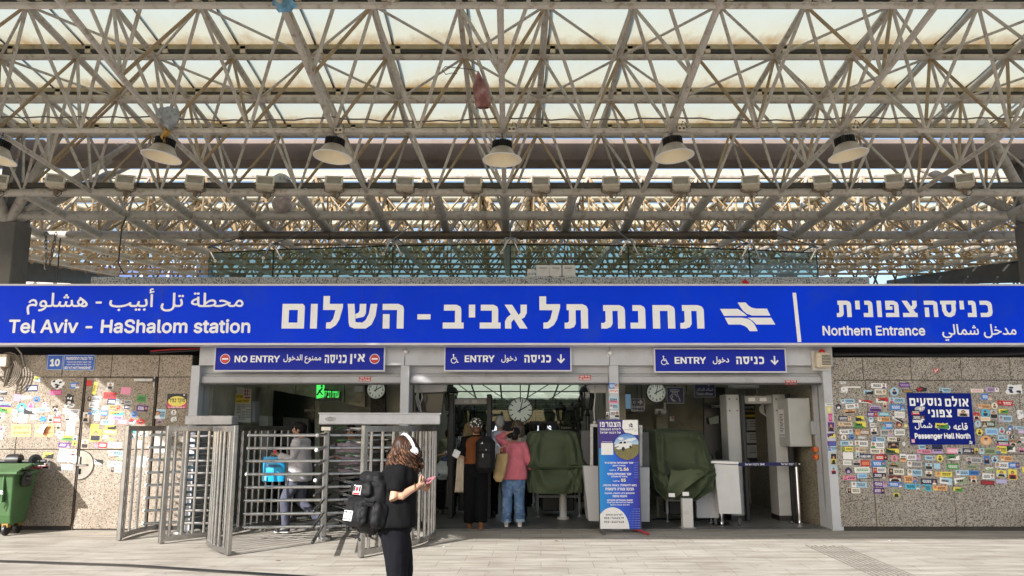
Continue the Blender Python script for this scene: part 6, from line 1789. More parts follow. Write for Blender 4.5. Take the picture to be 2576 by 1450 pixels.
for k in range(3): w = [at(x, y, 13.62) for x, y in ((1055, 966), (1046 + 3 * k, 1000), (1050 + 4 * k, 1022), (1058 + k, 1038), (1056, 1020), (1064 - k, 1000), (1060, 985), (1050, 968))]; m.path(w, .007, 5)
m.build('cable_loops', WHITE_D, t, smooth=True)
t = thing('ceiling_unit', 'white ceiling unit with one long hanging cable at the right of the middle doorway', 'ceiling unit', at(1500, 976, 13.7))
m = MB(); Pm(m, [(1478, 970), (1528, 964), (1528, 988), (1486, 988)], 13.7, .3); m.build('housing', WHITE, t)
m = MB(); w = [at(x, y, 13.5) for x, y in ((1496, 964), (1497, 1000), (1494, 1030), (1496, 1064))]; m.path(w, .009, 6); m.ell(w[-1], (.03, .03, .03), 8, 6); m.build('cable', WHITE_D, t, smooth=True)
c = at(1660, 1037, 15.8); m = MB(); m.box(c, (.2, .14, .1), Matrix.Rotation(R(-15), 3, 'X'), bev=.02); m.box(c + Vector((.12, .1, .08)), (.04, .04, .22)); m.lathe([(0, 0), (.035, 0), (.03, -.02)], c + Vector((-.02, -.075, -.01)), 12, (0, -1, 0), mi=1); m.build('camera_unit', [WHITE_D, BLACK], loc=c, label='small white security camera on the concrete wall above the crumpled tarpaulin', cat='camera')
c = at(1690, 1054, 16.5); m = MB(); m.box(c, (.09, .04, .1)); m.box(c + Vector((.01, -.022, .02)), (.04, .01, .03), mi=1); m.build('call_point', [WHITE_D, RED], loc=c, label='tiny white call point with a red mark on the hall wall', cat='call point')
c = at(902, 976, 15.5); m = MB(); m.box(at(904, 979, 15.3), (.16, .1, .1)); m.build('wall_speaker', WHITE_D, loc=c, label='small pale wall box right of the green lit sign', cat='speaker')
c = at(1868, 966, 14.8); m = MB(); m.box(at(1870, 970, 14.8), (.5, .3, .12), bev=.02); m.path([at(1900, 972, 14.7), at(1905, 990, 14.7), at(1898, 998, 14.7), at(1906, 1002, 14.7)], .007, 5); m.build('ceiling_lamp_unit', WHITE_D, loc=c, label='white ceiling unit above the right detector gate', cat='ceiling unit')
# ---- shop fronts deep in the hall
SIGNW = M('lit_letters', (.8, .82, .85), .5, var=0, emit=((.85, .92, 1.0), .7))
for lab, x0, x1, tx, a, b_ in (('navy shop fascia with lit white letters LAN deep in the middle hall', 1230, 1300, 'LAN', 1235, 1262), ('navy shop fascia with lit white letters ending in S deep in the middle hall', 1333, 1402, "NUN'S", 1346, 1387)):
    t = thing('shop_fascia', lab, 'shop sign', at((x0 + x1) / 2, 1075, 20)); f = front((0, 20, 0))
    m = MB(); q = pbox(x0, 1060, x1, 1092, 20); m.rect(*q, f, 0, .1); m.build('fascia', M('fascia_navy', (.006, .009, .05), .3), t)
    m = MB(); put_text(m, tx, f, pbox(a, 1071, b_, 1087, 20), .004, bold=.03, res=30); m.build('letters', SIGNW, t)
t = thing('departure_board', 'black departures board with tiny pale text above the green tarpaulin', 'board', at(1438, 1076, 19)); f = front((0, 19, 0))
m = MB(); m.rect(*pbox(1408, 1072, 1462, 1092, 19), f, 0, .1); m.build('board', BLACK, t)
m = MB(); put_text(m, 'Platforms 2-3', f, pbox(1412, 1074, 1458, 1079, 19), .004, bold=.02); m.build('lettering', flat(200, 200, 180), t)
# ---- street lanterns in the hall
LGL = glass_mat('lantern_glass', (.75, .78, .72), .1)
def lantern(s=1.0):
    t = thing('hall_lantern', '', 'lantern', (0, 0, 0), 'black lantern posts in the hall')
    m = MB(); m.lathe([(.13, 0), (.13, .08), (.08, .12), (.06, .5), (.045, .52), (.04, 1.55), (.06, 1.57), (.03, 1.6), (.02, 1.66)], (0, 0, 0), 12); m.build('post', BLACK, t, smooth=True)
    m = MB()
    for k in range(6):
        a, b_ = R(60 * k), R(60 * k + 60)
        m.tube((.07 * math.cos(a), .07 * math.sin(a), 1.66), (.13 * math.cos(a), .13 * math.sin(a), 1.95), .010, n=5)
        m.tube((.13 * math.cos(a), .13 * math.sin(a), 1.95), (.13 * math.cos(b_), .13 * math.sin(b_), 1.95), .012, n=5); m.tube((.07 * math.cos(a), .07 * math.sin(a), 1.66), (.07 * math.cos(b_), .07 * math.sin(b_), 1.66), .012, n=5)
    m.lathe([(.16, 1.95), (.10, 2.03), (.05, 2.05), (.05, 2.08), (.02, 2.12), (0, 2.15)], (0, 0, 0), 12); m.build('frame', BLACK, t)
    m = MB(); m.lathe([(.066, 1.67), (.122, 1.94)], (0, 0, 0), 6); m.build('panes', LGL, t)
    return t
l0 = lantern()
for k, (px, py, Y, lab) in enumerate(((1133, 960, 15.2, 'tall black lantern post beside the left edge of the middle detector'), (1477, 958, 15.2, 'tall black lantern post near the narrow stickered pillar'), (1157, 1014, 19, 'black lantern framed inside the middle detector, its left one'), (1178, 1012, 18.3, 'black lantern above the head scarf, larger of those in the detector'), (1410, 1008, 20, 'black lantern right of the clock, smallest and leftmost of its cluster'), (1440, 1013, 18.6, 'black lantern between the small and the large one right of the clock'), (1457, 1003, 17.6, 'black lantern largest of the cluster right of the clock'))):
    o = l0 if k == 0 else copy_tree(l0)
    p = at(px, py, Y); s_ = p.z / 2.15
    o.location = (p.x, Y, .02); o.scale = (s_ * .95, s_ * .95, s_); o['label'] = lab
# ================================================================== STICKERS ON THE WALLS
PAL = {'w': ((244, 244, 246), 'white'), 'g': ((190, 192, 196), 'grey'), 'k': ((24, 26, 32), 'black'), 'n': ((26, 38, 84), 'navy'), 'b': ((60, 130, 215), 'blue'), 's': ((176, 216, 242), 'light blue'), 'c': ((80, 190, 225), 'cyan'),
       'y': ((240, 226, 90), 'yellow'), 'o': ((238, 178, 120), 'orange'), 'r': ((205, 40, 45), 'red'), 'p': ((238, 150, 182), 'pink'), 'm': ((205, 60, 140), 'magenta'), 'v': ((96, 44, 140), 'purple'), 'l': ((196, 170, 220), 'lilac'),
       'e': ((70, 150, 70), 'green'), 'd': ((30, 70, 45), 'dark green'), 't': ((226, 204, 178), 'tan'), 'u': ((150, 115, 92), 'brown'), 'a': ((110, 40, 50), 'maroon'), 'i': ((240, 235, 222), 'cream'), 'f': ((150, 170, 130), 'sage')}
def PM(c): return flat(*PAL[c][0])
SKIN_PR = flat(205, 150, 115); HAIR_PR = flat(40, 30, 26)
KIND = {'P': 'a small portrait at its right', 'Q': 'a small portrait at its left', 'T': 'rows of small lettering', 'D': 'a diagonal colour split', 'F': 'a photo of a person filling it', 'B': 'nothing printed on it', 'S': 'torn ragged edges', 'H': 'two stripes of colour'}
# crop, x, y, w, h, angle, kind, base, second; kinds: R prefix 'O' is round
CR = {'A': (2068.8, 926.9, .2316), 'B': (2310.6, 926.9, .2315), 'L': (0, 879.9, .2316), 'M': (201.5, 926.9, .2409), 'C': (1034.4, 953.8, .2086)}
DATA = '''A 222 157 95 38 0 S g w;A 235 238 85 75 0 S w g;A 335 205 160 16 0 B w o;A 612 190 165 55 2 P w v;A 890 183 112 52 1 T v l;A 500 262 108 42 2 D s k;A 630 258 125 58 2 P i t;A 782 252 96 92 0 O s n;A 925 248 110 32 3 T d o;A 1075 230 145 58 0 S k r
A 272 357 152 44 -2 Q s w;A 468 362 145 32 6 D r w;A 648 347 130 52 -2 D r i;A 808 347 168 54 1 Q s r;A 175 418 62 64 0 O n w;A 322 412 140 52 -4 P w s;A 575 438 120 62 3 H l v;A 678 400 34 58 0 F i r;A 815 424 168 62 2 P b s;A 300 470 120 36 -4 F o k
A 245 543 145 48 -2 P n t;A 405 545 92 48 -8 D y k;A 540 500 112 50 2 P v r;A 668 498 110 36 3 T c w;A 838 505 110 66 4 T w g;A 250 606 150 40 1 Q t o;A 410 612 125 66 0 D y e;A 527 560 58 62 0 O s w;A 665 555 135 46 2 Q o i;A 820 560 130 26 28 D k w;A 553 617 68 38 2 P w g;A 705 623 112 70 1 Q b c;A 833 608 68 66 0 O a o;A 905 625 50 46 0 S y w
A 257 690 140 52 -1 P w s;A 435 694 158 58 2 Q u o;A 560 687 66 70 -3 F w n;A 695 700 135 72 1 P g l;A 838 695 112 66 0 T w d;A 232 750 58 58 0 O w u;A 318 746 60 58 0 O b n;A 425 752 110 36 4 S g w;A 610 772 140 50 3 Q s b;A 778 770 148 40 3 P i k;A 262 815 136 50 0 P s w;A 425 818 140 62 1 Q w f;A 600 832 145 70 2 Q w e;A 772 838 118 66 -2 F k u;A 270 878 128 44 1 Q y e;A 415 885 106 52 0 Q t i;A 595 902 148 54 2 P i p;A 760 898 142 52 3 D y d
A 885 820 36 50 0 S w g;A 278 950 108 74 0 B w g;A 470 956 128 46 0 T n k;A 382 945 44 54 0 F s w;A 640 970 138 56 0 P r k;A 782 977 70 70 0 O p u;A 875 972 68 84 2 H w o;A 988 965 150 58 0 P w l;A 270 1027 90 50 3 T w f;A 372 1027 80 56 0 F g k;A 465 1032 98 62 1 T r o;A 612 1036 155 66 1 P b e;A 775 1046 128 48 4 F f u;A 1000 1040 160 60 2 Q g w;A 282 1113 72 70 -4 O n l;A 430 1104 165 60 -1 T w e;A 620 1105 136 58 0 Q w r;A 802 1120 168 66 3 Q i k;A 1003 1133 160 68 2 Q s i
A 295 1190 138 48 1 Q p m;A 430 1168 105 50 -2 T s b;A 622 1165 140 56 3 P n t;A 788 1197 138 66 0 F a i;A 958 1205 140 68 3 P o b;A 398 1265 168 60 2 Q s w;A 628 1258 148 60 3 P v l;A 796 1262 152 50 2 P b w;A 980 1285 168 56 2 P c i;A 340 1328 140 54 1 Q i k;A 615 1330 122 60 1 P v n;A 802 1358 72 84 1 F f y;A 84 395 106 26 2 T w n;A 72 448 40 70 2 T y i;A 86 535 40 84 2 T m p;A 94 637 70 98 2 F v u;A 102 728 96 44 -6 D v y;A 107 818 104 50 0 T v b;A 112 870 108 50 0 Q s b;A 122 985 56 112 4 F k y;A 122 1110 56 84 0 F s r
B 284 238 125 48 2 Q s n;B 636 243 138 40 0 T i p;B 802 232 142 48 2 P l w;B 738 310 112 66 4 P b t;B 1040 225 235 130 2 S w n;B 940 380 165 54 3 Q r a;B 712 416 136 44 3 Q o s;B 825 408 68 70 0 O i u;B 922 466 100 46 2 D y e;B 630 518 68 72 3 F r i;B 725 485 90 92 0 O c n;B 818 500 78 92 0 F g k;B 726 552 104 46 2 T i o;B 945 548 142 68 2 Q s l;B 645 606 66 70 0 O s g;B 763 606 138 58 2 Q d t;B 662 693 70 72 0 O y k;B 795 688 138 72 2 T s b;B 905 675 68 74 0 O s r;B 993 650 52 54 0 O b w;B 1082 648 110 36 3 Q s u
B 975 700 42 40 0 O w r;B 733 785 122 100 0 O o t;B 915 757 108 52 2 P s c;B 1015 750 52 46 0 S k w;B 918 816 134 48 2 H k m;B 1028 810 74 62 4 F u i;B 812 765 42 38 2 S k i;B 372 898 132 62 2 T p w;B 445 900 50 64 2 F g s;B 545 898 124 54 2 P n k;B 628 895 40 50 0 F y u;B 748 902 182 66 2 Q f s;B 905 885 108 74 2 Q y b;B 1005 878 92 60 2 D d w;B 55 856 110 46 0 P s k;B 60 905 150 44 2 Q p l;B 205 880 116 96 0 H n l;B 128 975 116 50 2 P s g;B 232 976 72 74 0 O y d;B 378 970 130 52 3 D e w;B 605 998 168 62 2 Q g n;B 740 995 58 86 2 F b k;B 828 988 72 72 0 O s n;B 955 980 130 50 2 Q o i;B 370 1068 130 62 2 T e w;B 575 1072 118 34 3 T f d;B 770 1095 128 52 3 S f w;B 905 1055 140 62 0 Q w g;B 1038 1053 118 54 0 P b v
B 112 1065 76 66 3 F s k;B 200 1062 66 58 3 B s l;B 275 1152 182 52 0 Q y o;B 112 1148 70 66 2 F i k;B 475 1135 142 54 1 Q s w;B 600 1137 110 48 3 T b n;B 758 1175 128 62 2 P w s;B 900 1145 108 70 4 F y s;B 1022 1155 92 108 4 F y r;B 112 1230 178 60 2 P n w;B 298 1225 134 66 8 D s w;B 455 1222 130 66 -6 D w f;B 598 1205 64 74 0 F o w;B 748 1244 148 50 3 T a r;B 902 1230 118 44 3 T l s;B 88 1300 98 72 2 Q c f;B 232 1302 155 52 3 Q o y;B 428 1316 100 46 3 D y e;B 1115 690 62 36 2 T l w;B 1118 778 66 62 2 Q w k;B 1120 890 60 50 2 F p v;B 1110 500 90 130 2 S w g;B 1140 1100 26 60 2 B y i;B 190 25 78 50 6 S r w;A 1062 440 115 70 0 S g w;A 1010 480 90 50 0 H k r;A 1042 535 140 55 2 P n w;A 1035 575 110 28 0 B w g;B 487 485 125 78 3 F w t;B 253 626 140 55 4 D y e;B 567 805 40 40 0 S w k;A 985 790 36 40 0 T p w
L 405 320 70 52 4 D y s;L 628 380 150 115 2 S w k;L 810 390 95 62 -3 P b w;L 348 420 125 72 -2 T n w;L 610 465 122 52 2 T m p;L 188 522 82 76 8 B p w;L 285 520 105 36 -4 T i k;L 398 540 70 60 0 O b n;L 235 628 105 92 0 O c s;L 335 605 72 66 0 O p m;L 485 600 62 58 0 O l w;L 755 540 120 120 2 S k w;L 760 612 130 52 4 S w k;L 330 672 140 62 2 D w k;L 475 655 140 46 -2 P s i;L 600 640 55 60 -8 F k w;L 160 680 62 66 0 O w i;L 160 752 60 62 0 O i w;L 248 742 100 105 2 T w s;L 372 735 84 46 2 P w s;L 470 752 82 62 6 S b c;L 550 748 50 70 0 F w u;L 622 765 78 58 2 T r w;L 638 700 44 44 20 P w m
L 775 672 180 52 2 T w n;L 785 735 145 66 2 Q w k;L 775 795 100 62 0 B w i;L 636 835 40 60 4 F i k;L 652 910 84 46 4 D i w;L 765 885 92 95 2 T i w;L 655 945 54 54 0 O w i;L 735 958 110 56 2 H y e;L 818 958 42 46 2 F s g;L 700 1037 130 50 2 P v l;L 812 1014 54 52 0 O y k;L 60 600 120 56 4 H s v;L 58 655 130 54 4 D y e;L 12 535 46 48 2 T n b;L 18 720 56 60 2 Q w n;L 22 865 60 60 2 D p i;L 10 940 44 60 0 B w i;L 28 470 100 40 4 D w k;L 525 1150 112 62 6 D y k;L 735 1115 185 66 2 P w a;L 730 1185 210 70 2 T s w;L 408 1260 82 66 2 T r w;L 495 1262 98 68 2 F w p;L 730 1278 128 58 3 T s g;L 970 365 62 62 0 B r a;L 1030 420 40 130 8 T y k;L 1198 395 72 72 2 F w g;L 1365 448 105 78 4 B p m
M 312 285 135 70 4 T r k;M 148 318 150 52 2 Q g k;M 348 350 128 62 2 P n s;M 485 352 112 46 3 Q g k;M 640 318 98 70 6 T e d;M 145 382 105 50 2 T w n;M 138 452 98 66 2 Q s b;M 262 415 88 46 2 S w i;M 358 405 120 42 3 P o r;M 505 405 90 44 3 P n g;M 650 418 120 62 4 P v k;M 235 468 105 48 2 Q b s;M 382 472 140 40 2 D y c;M 372 515 150 42 2 Q l s;M 565 480 68 62 0 O b n;M 60 512 72 100 2 F w t;M 178 520 54 54 4 T w a;M 288 565 140 48 2 P s w;M 445 560 100 46 2 T p i;M 632 558 92 56 2 O r k;M 545 555 60 50 20 D r s;M 152 608 85 46 2 T y e;M 162 700 112 122 2 F y n;M 318 618 110 44 2 D y k;M 308 665 140 56 2 T y w;M 262 715 70 40 0 S w k;M 318 745 80 40 4 S f y
M 50 790 70 90 2 F t k;M 215 802 130 54 3 Q r p;M 362 802 140 54 2 T i m;M 375 888 160 50 3 Q s w;M 420 940 110 46 3 S f w;M 190 978 100 48 4 D k w;M 368 1000 165 50 3 Q w i;M 380 1058 120 52 3 Q w k;M 640 975 90 110 2 T w s;M 655 685 110 60 2 S w k;M 545 690 62 78 2 F c w;M 625 790 90 92 2 S w s;M 842 478 100 100 2 Q s w;M 978 462 54 54 0 O w g;M 980 532 78 62 0 S w g;M 830 552 38 40 0 F l v;M 858 750 150 250 0 T w i;C 2440 85 112 68 1 P b t;C 2440 145 108 46 2 T w r;C 2440 255 108 78 2 H s p;C 2445 330 104 58 1 Q s w;C 2447 420 104 74 2 P w k;C 2447 482 104 40 1 T i b;C 2366 430 30 60 3 F w k;M 975 650 60 60 0 T w g'''
SB = []
for ln in DATA.replace('\n', ';').split(';'):
    q = ln.split()
    if len(q) == 9: SB.append([q[0]] + [float(v) for v in q[1:6]] + q[6:])
def st_desc(k, b, s):
    cn, sn_ = PAL[b][1], PAL[s][1]
    if k == 'O': return '%s round sticker with %s centre' % (cn, sn_), '%s round one' % cn
    if k == 'D': return '%s sticker cut diagonally by %s' % (cn, sn_), '%s and %s split one' % (cn, sn_)
    if k == 'F': return '%s upright sticker filled by a figure in %s' % (cn, sn_), '%s figure one' % cn
    if k == 'S': return 'torn %s paper remnant with %s patches' % (cn, sn_), 'torn %s remnant' % cn
    if k == 'B': return 'plain %s blank paper patch' % cn, 'plain %s patch' % cn
    if k == 'H': return '%s and %s striped sticker' % (cn, sn_), '%s striped one' % cn
    if k == 'T': return '%s sticker with %s lettering lines' % (cn, sn_), '%s lettered one' % cn
    return '%s sticker with face at %s end, %s text' % (cn, 'right' if k == 'P' else 'left', sn_), '%s face one' % cn
items = []
for cr, x, y, w, h, an, k, b, s in SB:
    ox, oy, sc = CR[cr]
    px, py = ox + x * sc, oy + y * sc
    items.append(dict(cr=cr, px=px, py=py, w=w * sc, h=h * sc, an=an, k=k, b=b, s=s, d=st_desc(k, b, s)))
def onpillar(i): return i['cr'] == 'C' or (i['cr'] == 'A' and i['px'] < 2097 and i['w'] < 26)
def side_word(i): return ' on narrow middle pillar' if i['cr'] == 'C' else ' on grey pillar' if onpillar(i) else ''
from collections import Counter
cnt = Counter(i['d'][0] for i in items)
scnt = Counter(i['d'][1] for i in items)
MARKS = [(2366, 1055, 'blue hall sign'), (54, 1083, 'whole orange notice'), (112, 1083, 'torn orange notice'), (212, 1170, 'round lock plate'), (445, 1010, 'yellow oval notice'), (309, 957, 'door closer'), (40, 1200, 'green bin'), (139, 912, 'number 10 plate')]
used = set()
def relation(i, jx, jy):
    dx, dy = jx - i['px'], jy - i['py']
    if abs(dx) > abs(dy) * 1.2: return 'left of' if dx > 0 else 'right of'
    return 'above' if dy > 0 else 'below'
for i in items:
    base = i['d'][0] + side_word(i)
    cands = []
    for o in items:
        if o is i: continue
        dd = math.hypot(o['px'] - i['px'], (o['py'] - i['py']) * 1.3)
        if scnt[o['d'][1]] <= 3 or cnt[o['d'][0]] == 1: cands.append((dd, o['px'], o['py'], o['d'][1] if scnt[o['d'][1]] <= 2 else o['d'][0].replace(' sticker', '').replace(' with', ',', 1)))
    cands.sort()
    mk = sorted((math.hypot(mx - i['px'], my - i['py']), mx, my, nm) for mx, my, nm in MARKS)
    opts = [base] if cnt[i['d'][0]] == 1 else []
    if mk[0][0] < 70: opts.append('%s, %s the %s' % (base, relation(i, mk[0][1], mk[0][2]), mk[0][3]))
    for c in cands[:8]: opts.append('%s, just %s the %s' % (base, relation(i, c[1], c[2]), c[3]))
    lab = next((q for q in opts if q not in used and 4 <= len(q.split()) <= 16), None)
    if lab is None: lab = '%s, %s the %s' % (i['d'][0], relation(i, cands[0][1], cands[0][2]), cands[0][3])
    used.add(lab); i['label'] = ' '.join(lab.split()[:16])
random.seed(21)
WORDS = {('A', 'n', 'k'): 'HUMBLE HERO', ('C', 'w', 'r'): heb('הביתה')}
def sticker(i, k):
    pill = onpillar(i)
    dz_ = .0012 + .0005 * (k % 5)
    if pill: Y = YF - .0205
    elif i['cr'] in 'AB': Y = YR
    else:
        Y = YL
        if 190 < i['px'] < 385: Y = YL - .0045
    if i['cr'] in 'AB' and 2281 < i['px'] < 2450 and 990 < i['py'] < 1118 and i['py'] + 0 < 1118: Y = HALL_Y - .003
    c = at(i['px'], i['py'], Y); u = FPX / (Y * _c + (c.z - CAM_H) * _s)
    W_, H_ = i['w'] / u, i['h'] / u
    a = R(-i['an'])
    f = frame(c, (math.cos(a), 0, math.sin(a)), (-math.sin(a), 0, math.cos(a)))
    kd, b, s = i['k'], PM(i['b']), PM(i['s'])
    m = MB(); x0, y0, x1, y1 = -W_ / 2, -H_ / 2, W_ / 2, H_ / 2
    mats = [b, s, SKIN_PR, HAIR_PR, WHITEPR, BLACKPR]
    def lines(xa, xb, n, mi):
        for q in range(n):
            yy = y1 - H_ * (.22 + .56 * (q + .5) / n); hh = H_ * .56 / n * .32
            xa_ = xa + (xb - xa) * random.uniform(0, .15); x = xa_
            while x < xb - W_ * .03:                                     # broken marks like words
                e = min(xb, x + W_ * random.uniform(.06, .16)); m.rect(x, yy - hh, e, yy + hh, f, dz_ + .0006, 0, mi); x = e + W_ * .025
    def face(cx, r_, mi=1):
        m.poly([(cx - r_ * 1.25, y0), (cx + r_ * 1.25, y0), (cx + r_ * .9, y0 + H_ * .30), (cx - r_ * .9, y0 + H_ * .30)], f, dz_ + .0006, 0, 5 if s is b else mi)
        m.disc(cx, y0 + H_ * .62, r_ * .78, H_ * .24, f, dz_ + .0009, 0, 3, 10); m.disc(cx, y0 + H_ * .54, r_ * .66, H_ * .22, f, dz_ + .0012, 0, 2, 10)
    tmi = 4 if i['b'] == 'n' else 1 if PAL[i['s']][1] != PAL[i['b']][1] else 5
    if kd == 'O':
        m.disc(0, 0, W_ / 2, H_ / 2, f, dz_, .001, 0, 20); m.disc(0, -H_ * .16, W_ * .27, H_ * .22, f, dz_ + .0005, 0, 1, 12); m.disc(0, H_ * .12, W_ * .15, H_ * .17, f, dz_ + .0008, 0, 2, 10); m.disc(0, H_ * .21, W_ * .15, H_ * .09, f, dz_ + .0011, 0, 3, 10)
    elif kd == 'S':
        n = 16; pts = []
        for q in range(n):
            t = 2 * math.pi * q / n; rr_ = random.uniform(.62, 1.05); cx_, sy_ = math.cos(t), math.sin(t)
            pts.append((W_ / 2 * math.copysign(abs(cx_) ** .6, cx_) * rr_, H_ / 2 * math.copysign(abs(sy_) ** .6, sy_) * rr_))
        m.poly(pts, f, dz_, .001, 0)
        for q in range(5):
            cx_, sy_ = random.uniform(-.3, .3) * W_, random.uniform(-.3, .3) * H_
            m.poly([(cx_ + random.uniform(.06, .16) * W_ * math.cos(t), sy_ + random.uniform(.06, .16) * H_ * math.sin(t)) for t in [2 * math.pi * v / 6 for v in range(6)]], f, dz_ + .0005 + q * .0001, 0, 1)
    else:
        j = lambda: random.uniform(-.03, .03)
        m.poly([(x0 + W_ * j() * .3, y0), (x1, y0 + H_ * j()), (x1 + W_ * j() * .3, y1), (x0, y1 + H_ * j())], f, dz_, .001, 0)
        if kd in 'PQ':
            sg = 1 if kd == 'P' else -1
            xe = x0 + W_ * (.70 if sg > 0 else .30)
            if random.random() < .45: m.rect(min(xe, sg * W_ * .48), y0 + H_ * .06, max(xe, sg * W_ * .48), y1 - H_ * .06, f, dz_ + .0004, 0, 1)
            face(sg * W_ * .33, H_ * .30)
            lines(x0 + W_ * (.08 if sg > 0 else .34), x0 + W_ * (.64 if sg > 0 else .92), 2 if H_ < .08 else 3, 5 if i['b'] in 'wsilytcgfpo' else 4)
        elif kd == 'T' and (i['cr'], i['b'], i['s']) in WORDS: put_text(m, WORDS[(i['cr'], i['b'], i['s'])], f, (x0 + W_ * .06, y0 + H_ * .2, x1 - W_ * .06, y1 - H_ * .2), dz_ + .0006, tmi, bold=.03)
        elif kd == 'T': lines(x0 + W_ * .08, x1 - W_ * .08, max(2, int(H_ / .03)), tmi)
        elif kd == 'D':
            m.poly([(x0, y0), (x1, y0), (x1, y1)] if random.random() < .5 else [(x0, y0), (x1, y0), (x0, y1)], f, dz_ + .0005, 0, 1); lines(x0 + W_ * .12, x1 - W_ * .3, 1, 5)
        elif kd == 'F':
            m.rect(x0 + W_ * .06, y0 + H_ * .06, x1 - W_ * .06, y0 + H_ * .5, f, dz_ + .0003, 0, 1); m.disc(0, H_ * .17, W_ * .2, H_ * .2, f, dz_ + .0008, 0, 3, 10); m.disc(0, H_ * .11, W_ * .17, H_ * .17, f, dz_ + .0011, 0, 2, 10); m.poly([(-W_ * .36, y0 + H_ * .05), (W_ * .36, y0 + H_ * .05), (W_ * .24, y0 + H_ * .42), (-W_ * .24, y0 + H_ * .42)], f, dz_ + .0006, 0, 5 if i['s'] != 'k' else 1)
        elif kd == 'H': m.rect(x0, y0, x1, y0 + H_ * .48, f, dz_ + .0005, 0, 1); lines(x0 + W_ * .1, x1 - W_ * .1, 2, 5 if i['b'] != 'k' else 4)
    m.build('sticker', mats, loc=c, label=i['label'], cat='sticker', group='stickers on the walls')
for k, i in enumerate(items): sticker(i, k)
# ================================================================== GREEN BIN
BINM = M('bin_green', (.050, .125, .042), .55, var=.15, scale=3, dirt=((.05, .09, .035), .5, 4))
YB2 = 12.2
bx1 = at(44, 1150, YB2).x; zt_ = .94; bx0 = bx1 - 1.16
t = thing('wheeled_bin', 'large green wheeled waste container against the sunlit stickered wall', 'bin', (bx0 + .55, YB2 + .35, 0))
m = MB(); v = []
for z, dx, y0_, y1_ in ((.16, .08, .14, .50), (.30, .065, .09, .52), (.86, .02, .0, .58), (zt_, 0, -.03, .60)):
    v += [(bx0 + dx, YB2 + y0_, z), (bx1 - dx, YB2 + y0_, z), (bx1 - dx, YB2 + y1_, z), (bx0 + dx, YB2 + y1_, z)]
m.add(v, [(4 * r_ + q, 4 * r_ + (q + 1) % 4, 4 * r_ + 4 + (q + 1) % 4, 4 * r_ + 4 + q) for r_ in range(3) for q in range(4)] + [(3, 2, 1, 0), (12, 13, 14, 15)])
o = m.build('body', BINM, t)
b = o.modifiers.new('b', 'BEVEL'); b.width = .03; b.segments = 3
m = MB()
for q in range(4): x = bx0 + .2 + q * .26; m.bx(x, x + .03, YB2 - .02, YB2 + .05, .5, .9, bev=.008)
m.bx(bx0 - .02, bx1 + .02, YB2 - .05, YB2 + .62, zt_ - .05, zt_, bev=.015); m.build('ribs', BINM, t)
m = MB(); pr = [(-.08, zt_ + .005), (.1, zt_ + .06), (.34, zt_ + .11), (.64, zt_ + .10)]
for (y0_, z0_), (y1_, z1_) in zip(pr, pr[1:]): m.add([(bx0 - .03, YB2 + y0_, z0_), (bx1 + .06, YB2 + y0_, z0_), (bx1 + .04, YB2 + y1_, z1_), (bx0 - .03, YB2 + y1_, z1_), (bx0 - .03, YB2 + y0_, z0_ - .03), (bx1 + .06, YB2 + y0_, z0_ - .03), (bx1 + .04, YB2 + y1_, z1_ - .03), (bx0 - .03, YB2 + y1_, z1_ - .03)], [(0, 1, 2, 3), (7, 6, 5, 4), (1, 5, 6, 2), (0, 3, 7, 4), (0, 4, 5, 1), (3, 2, 6, 7)])
m.build('lid', BINM, t)
m = MB(); y = YB2 + .62
m.tube((bx0, y, zt_ + .13), (bx1 + .08, y, zt_ + .13), .03, n=10); m.lathe([(.0, -.05), (.085, -.05), (.095, 0), (.085, .05), (.05, .055), (.045, .03), (0, .03)], (bx1 - .08, YB2 + .60, zt_ + .15), 18, (.5, -.8, 0)); m.lathe([(0, -.1), (.09, -.1), (.1, 0), (.09, .1), (0, .1)], (bx1 - .42, y, zt_ + .15), 14, (1, 0, 0)); m.build('hinge', BLACK, t, smooth=True)
m = MB(); m.box((bx1 + .02, YB2 + .25, zt_ - .12), (.09, .2, .22), bev=.03); m.tube((bx1 - .02, YB2 + .2, zt_ - .1), (bx1 + .12, YB2 + .2, zt_ - .1), .04, n=12); m.build('trunnion', BLACK, t, smooth=True)
for x in (bx0 + .16, bx1 - .16):
    for y in (YB2 + .16, YB2 + .44):
        m = MB(); m.lathe([(0, -.03), (.07, -.03), (.085, -.015), (.085, .015), (.07, .03), (0, .03)], (x, y, .085), 18, (1, 0, 0)); m.box((x, y, .15), (.09, .08, .06), mi=1); m.build('castor', [BLACK, M('fork_ochre', (.3, .17, .03), .6)], t, smooth=True)
m = MB(); f = front((bx1 - .42, YB2 - .001, 0))
for q in range(4): m.rect(.12 + .01 * q, .62 + q * .016, .28 - .012 * (q % 2), .628 + q * .016, f, .03)
m.stroke([(.18, .48), (.2, .52), (.24, .5), (.2, .44)], .02, f, .03); m.build('print', WHITE, t)
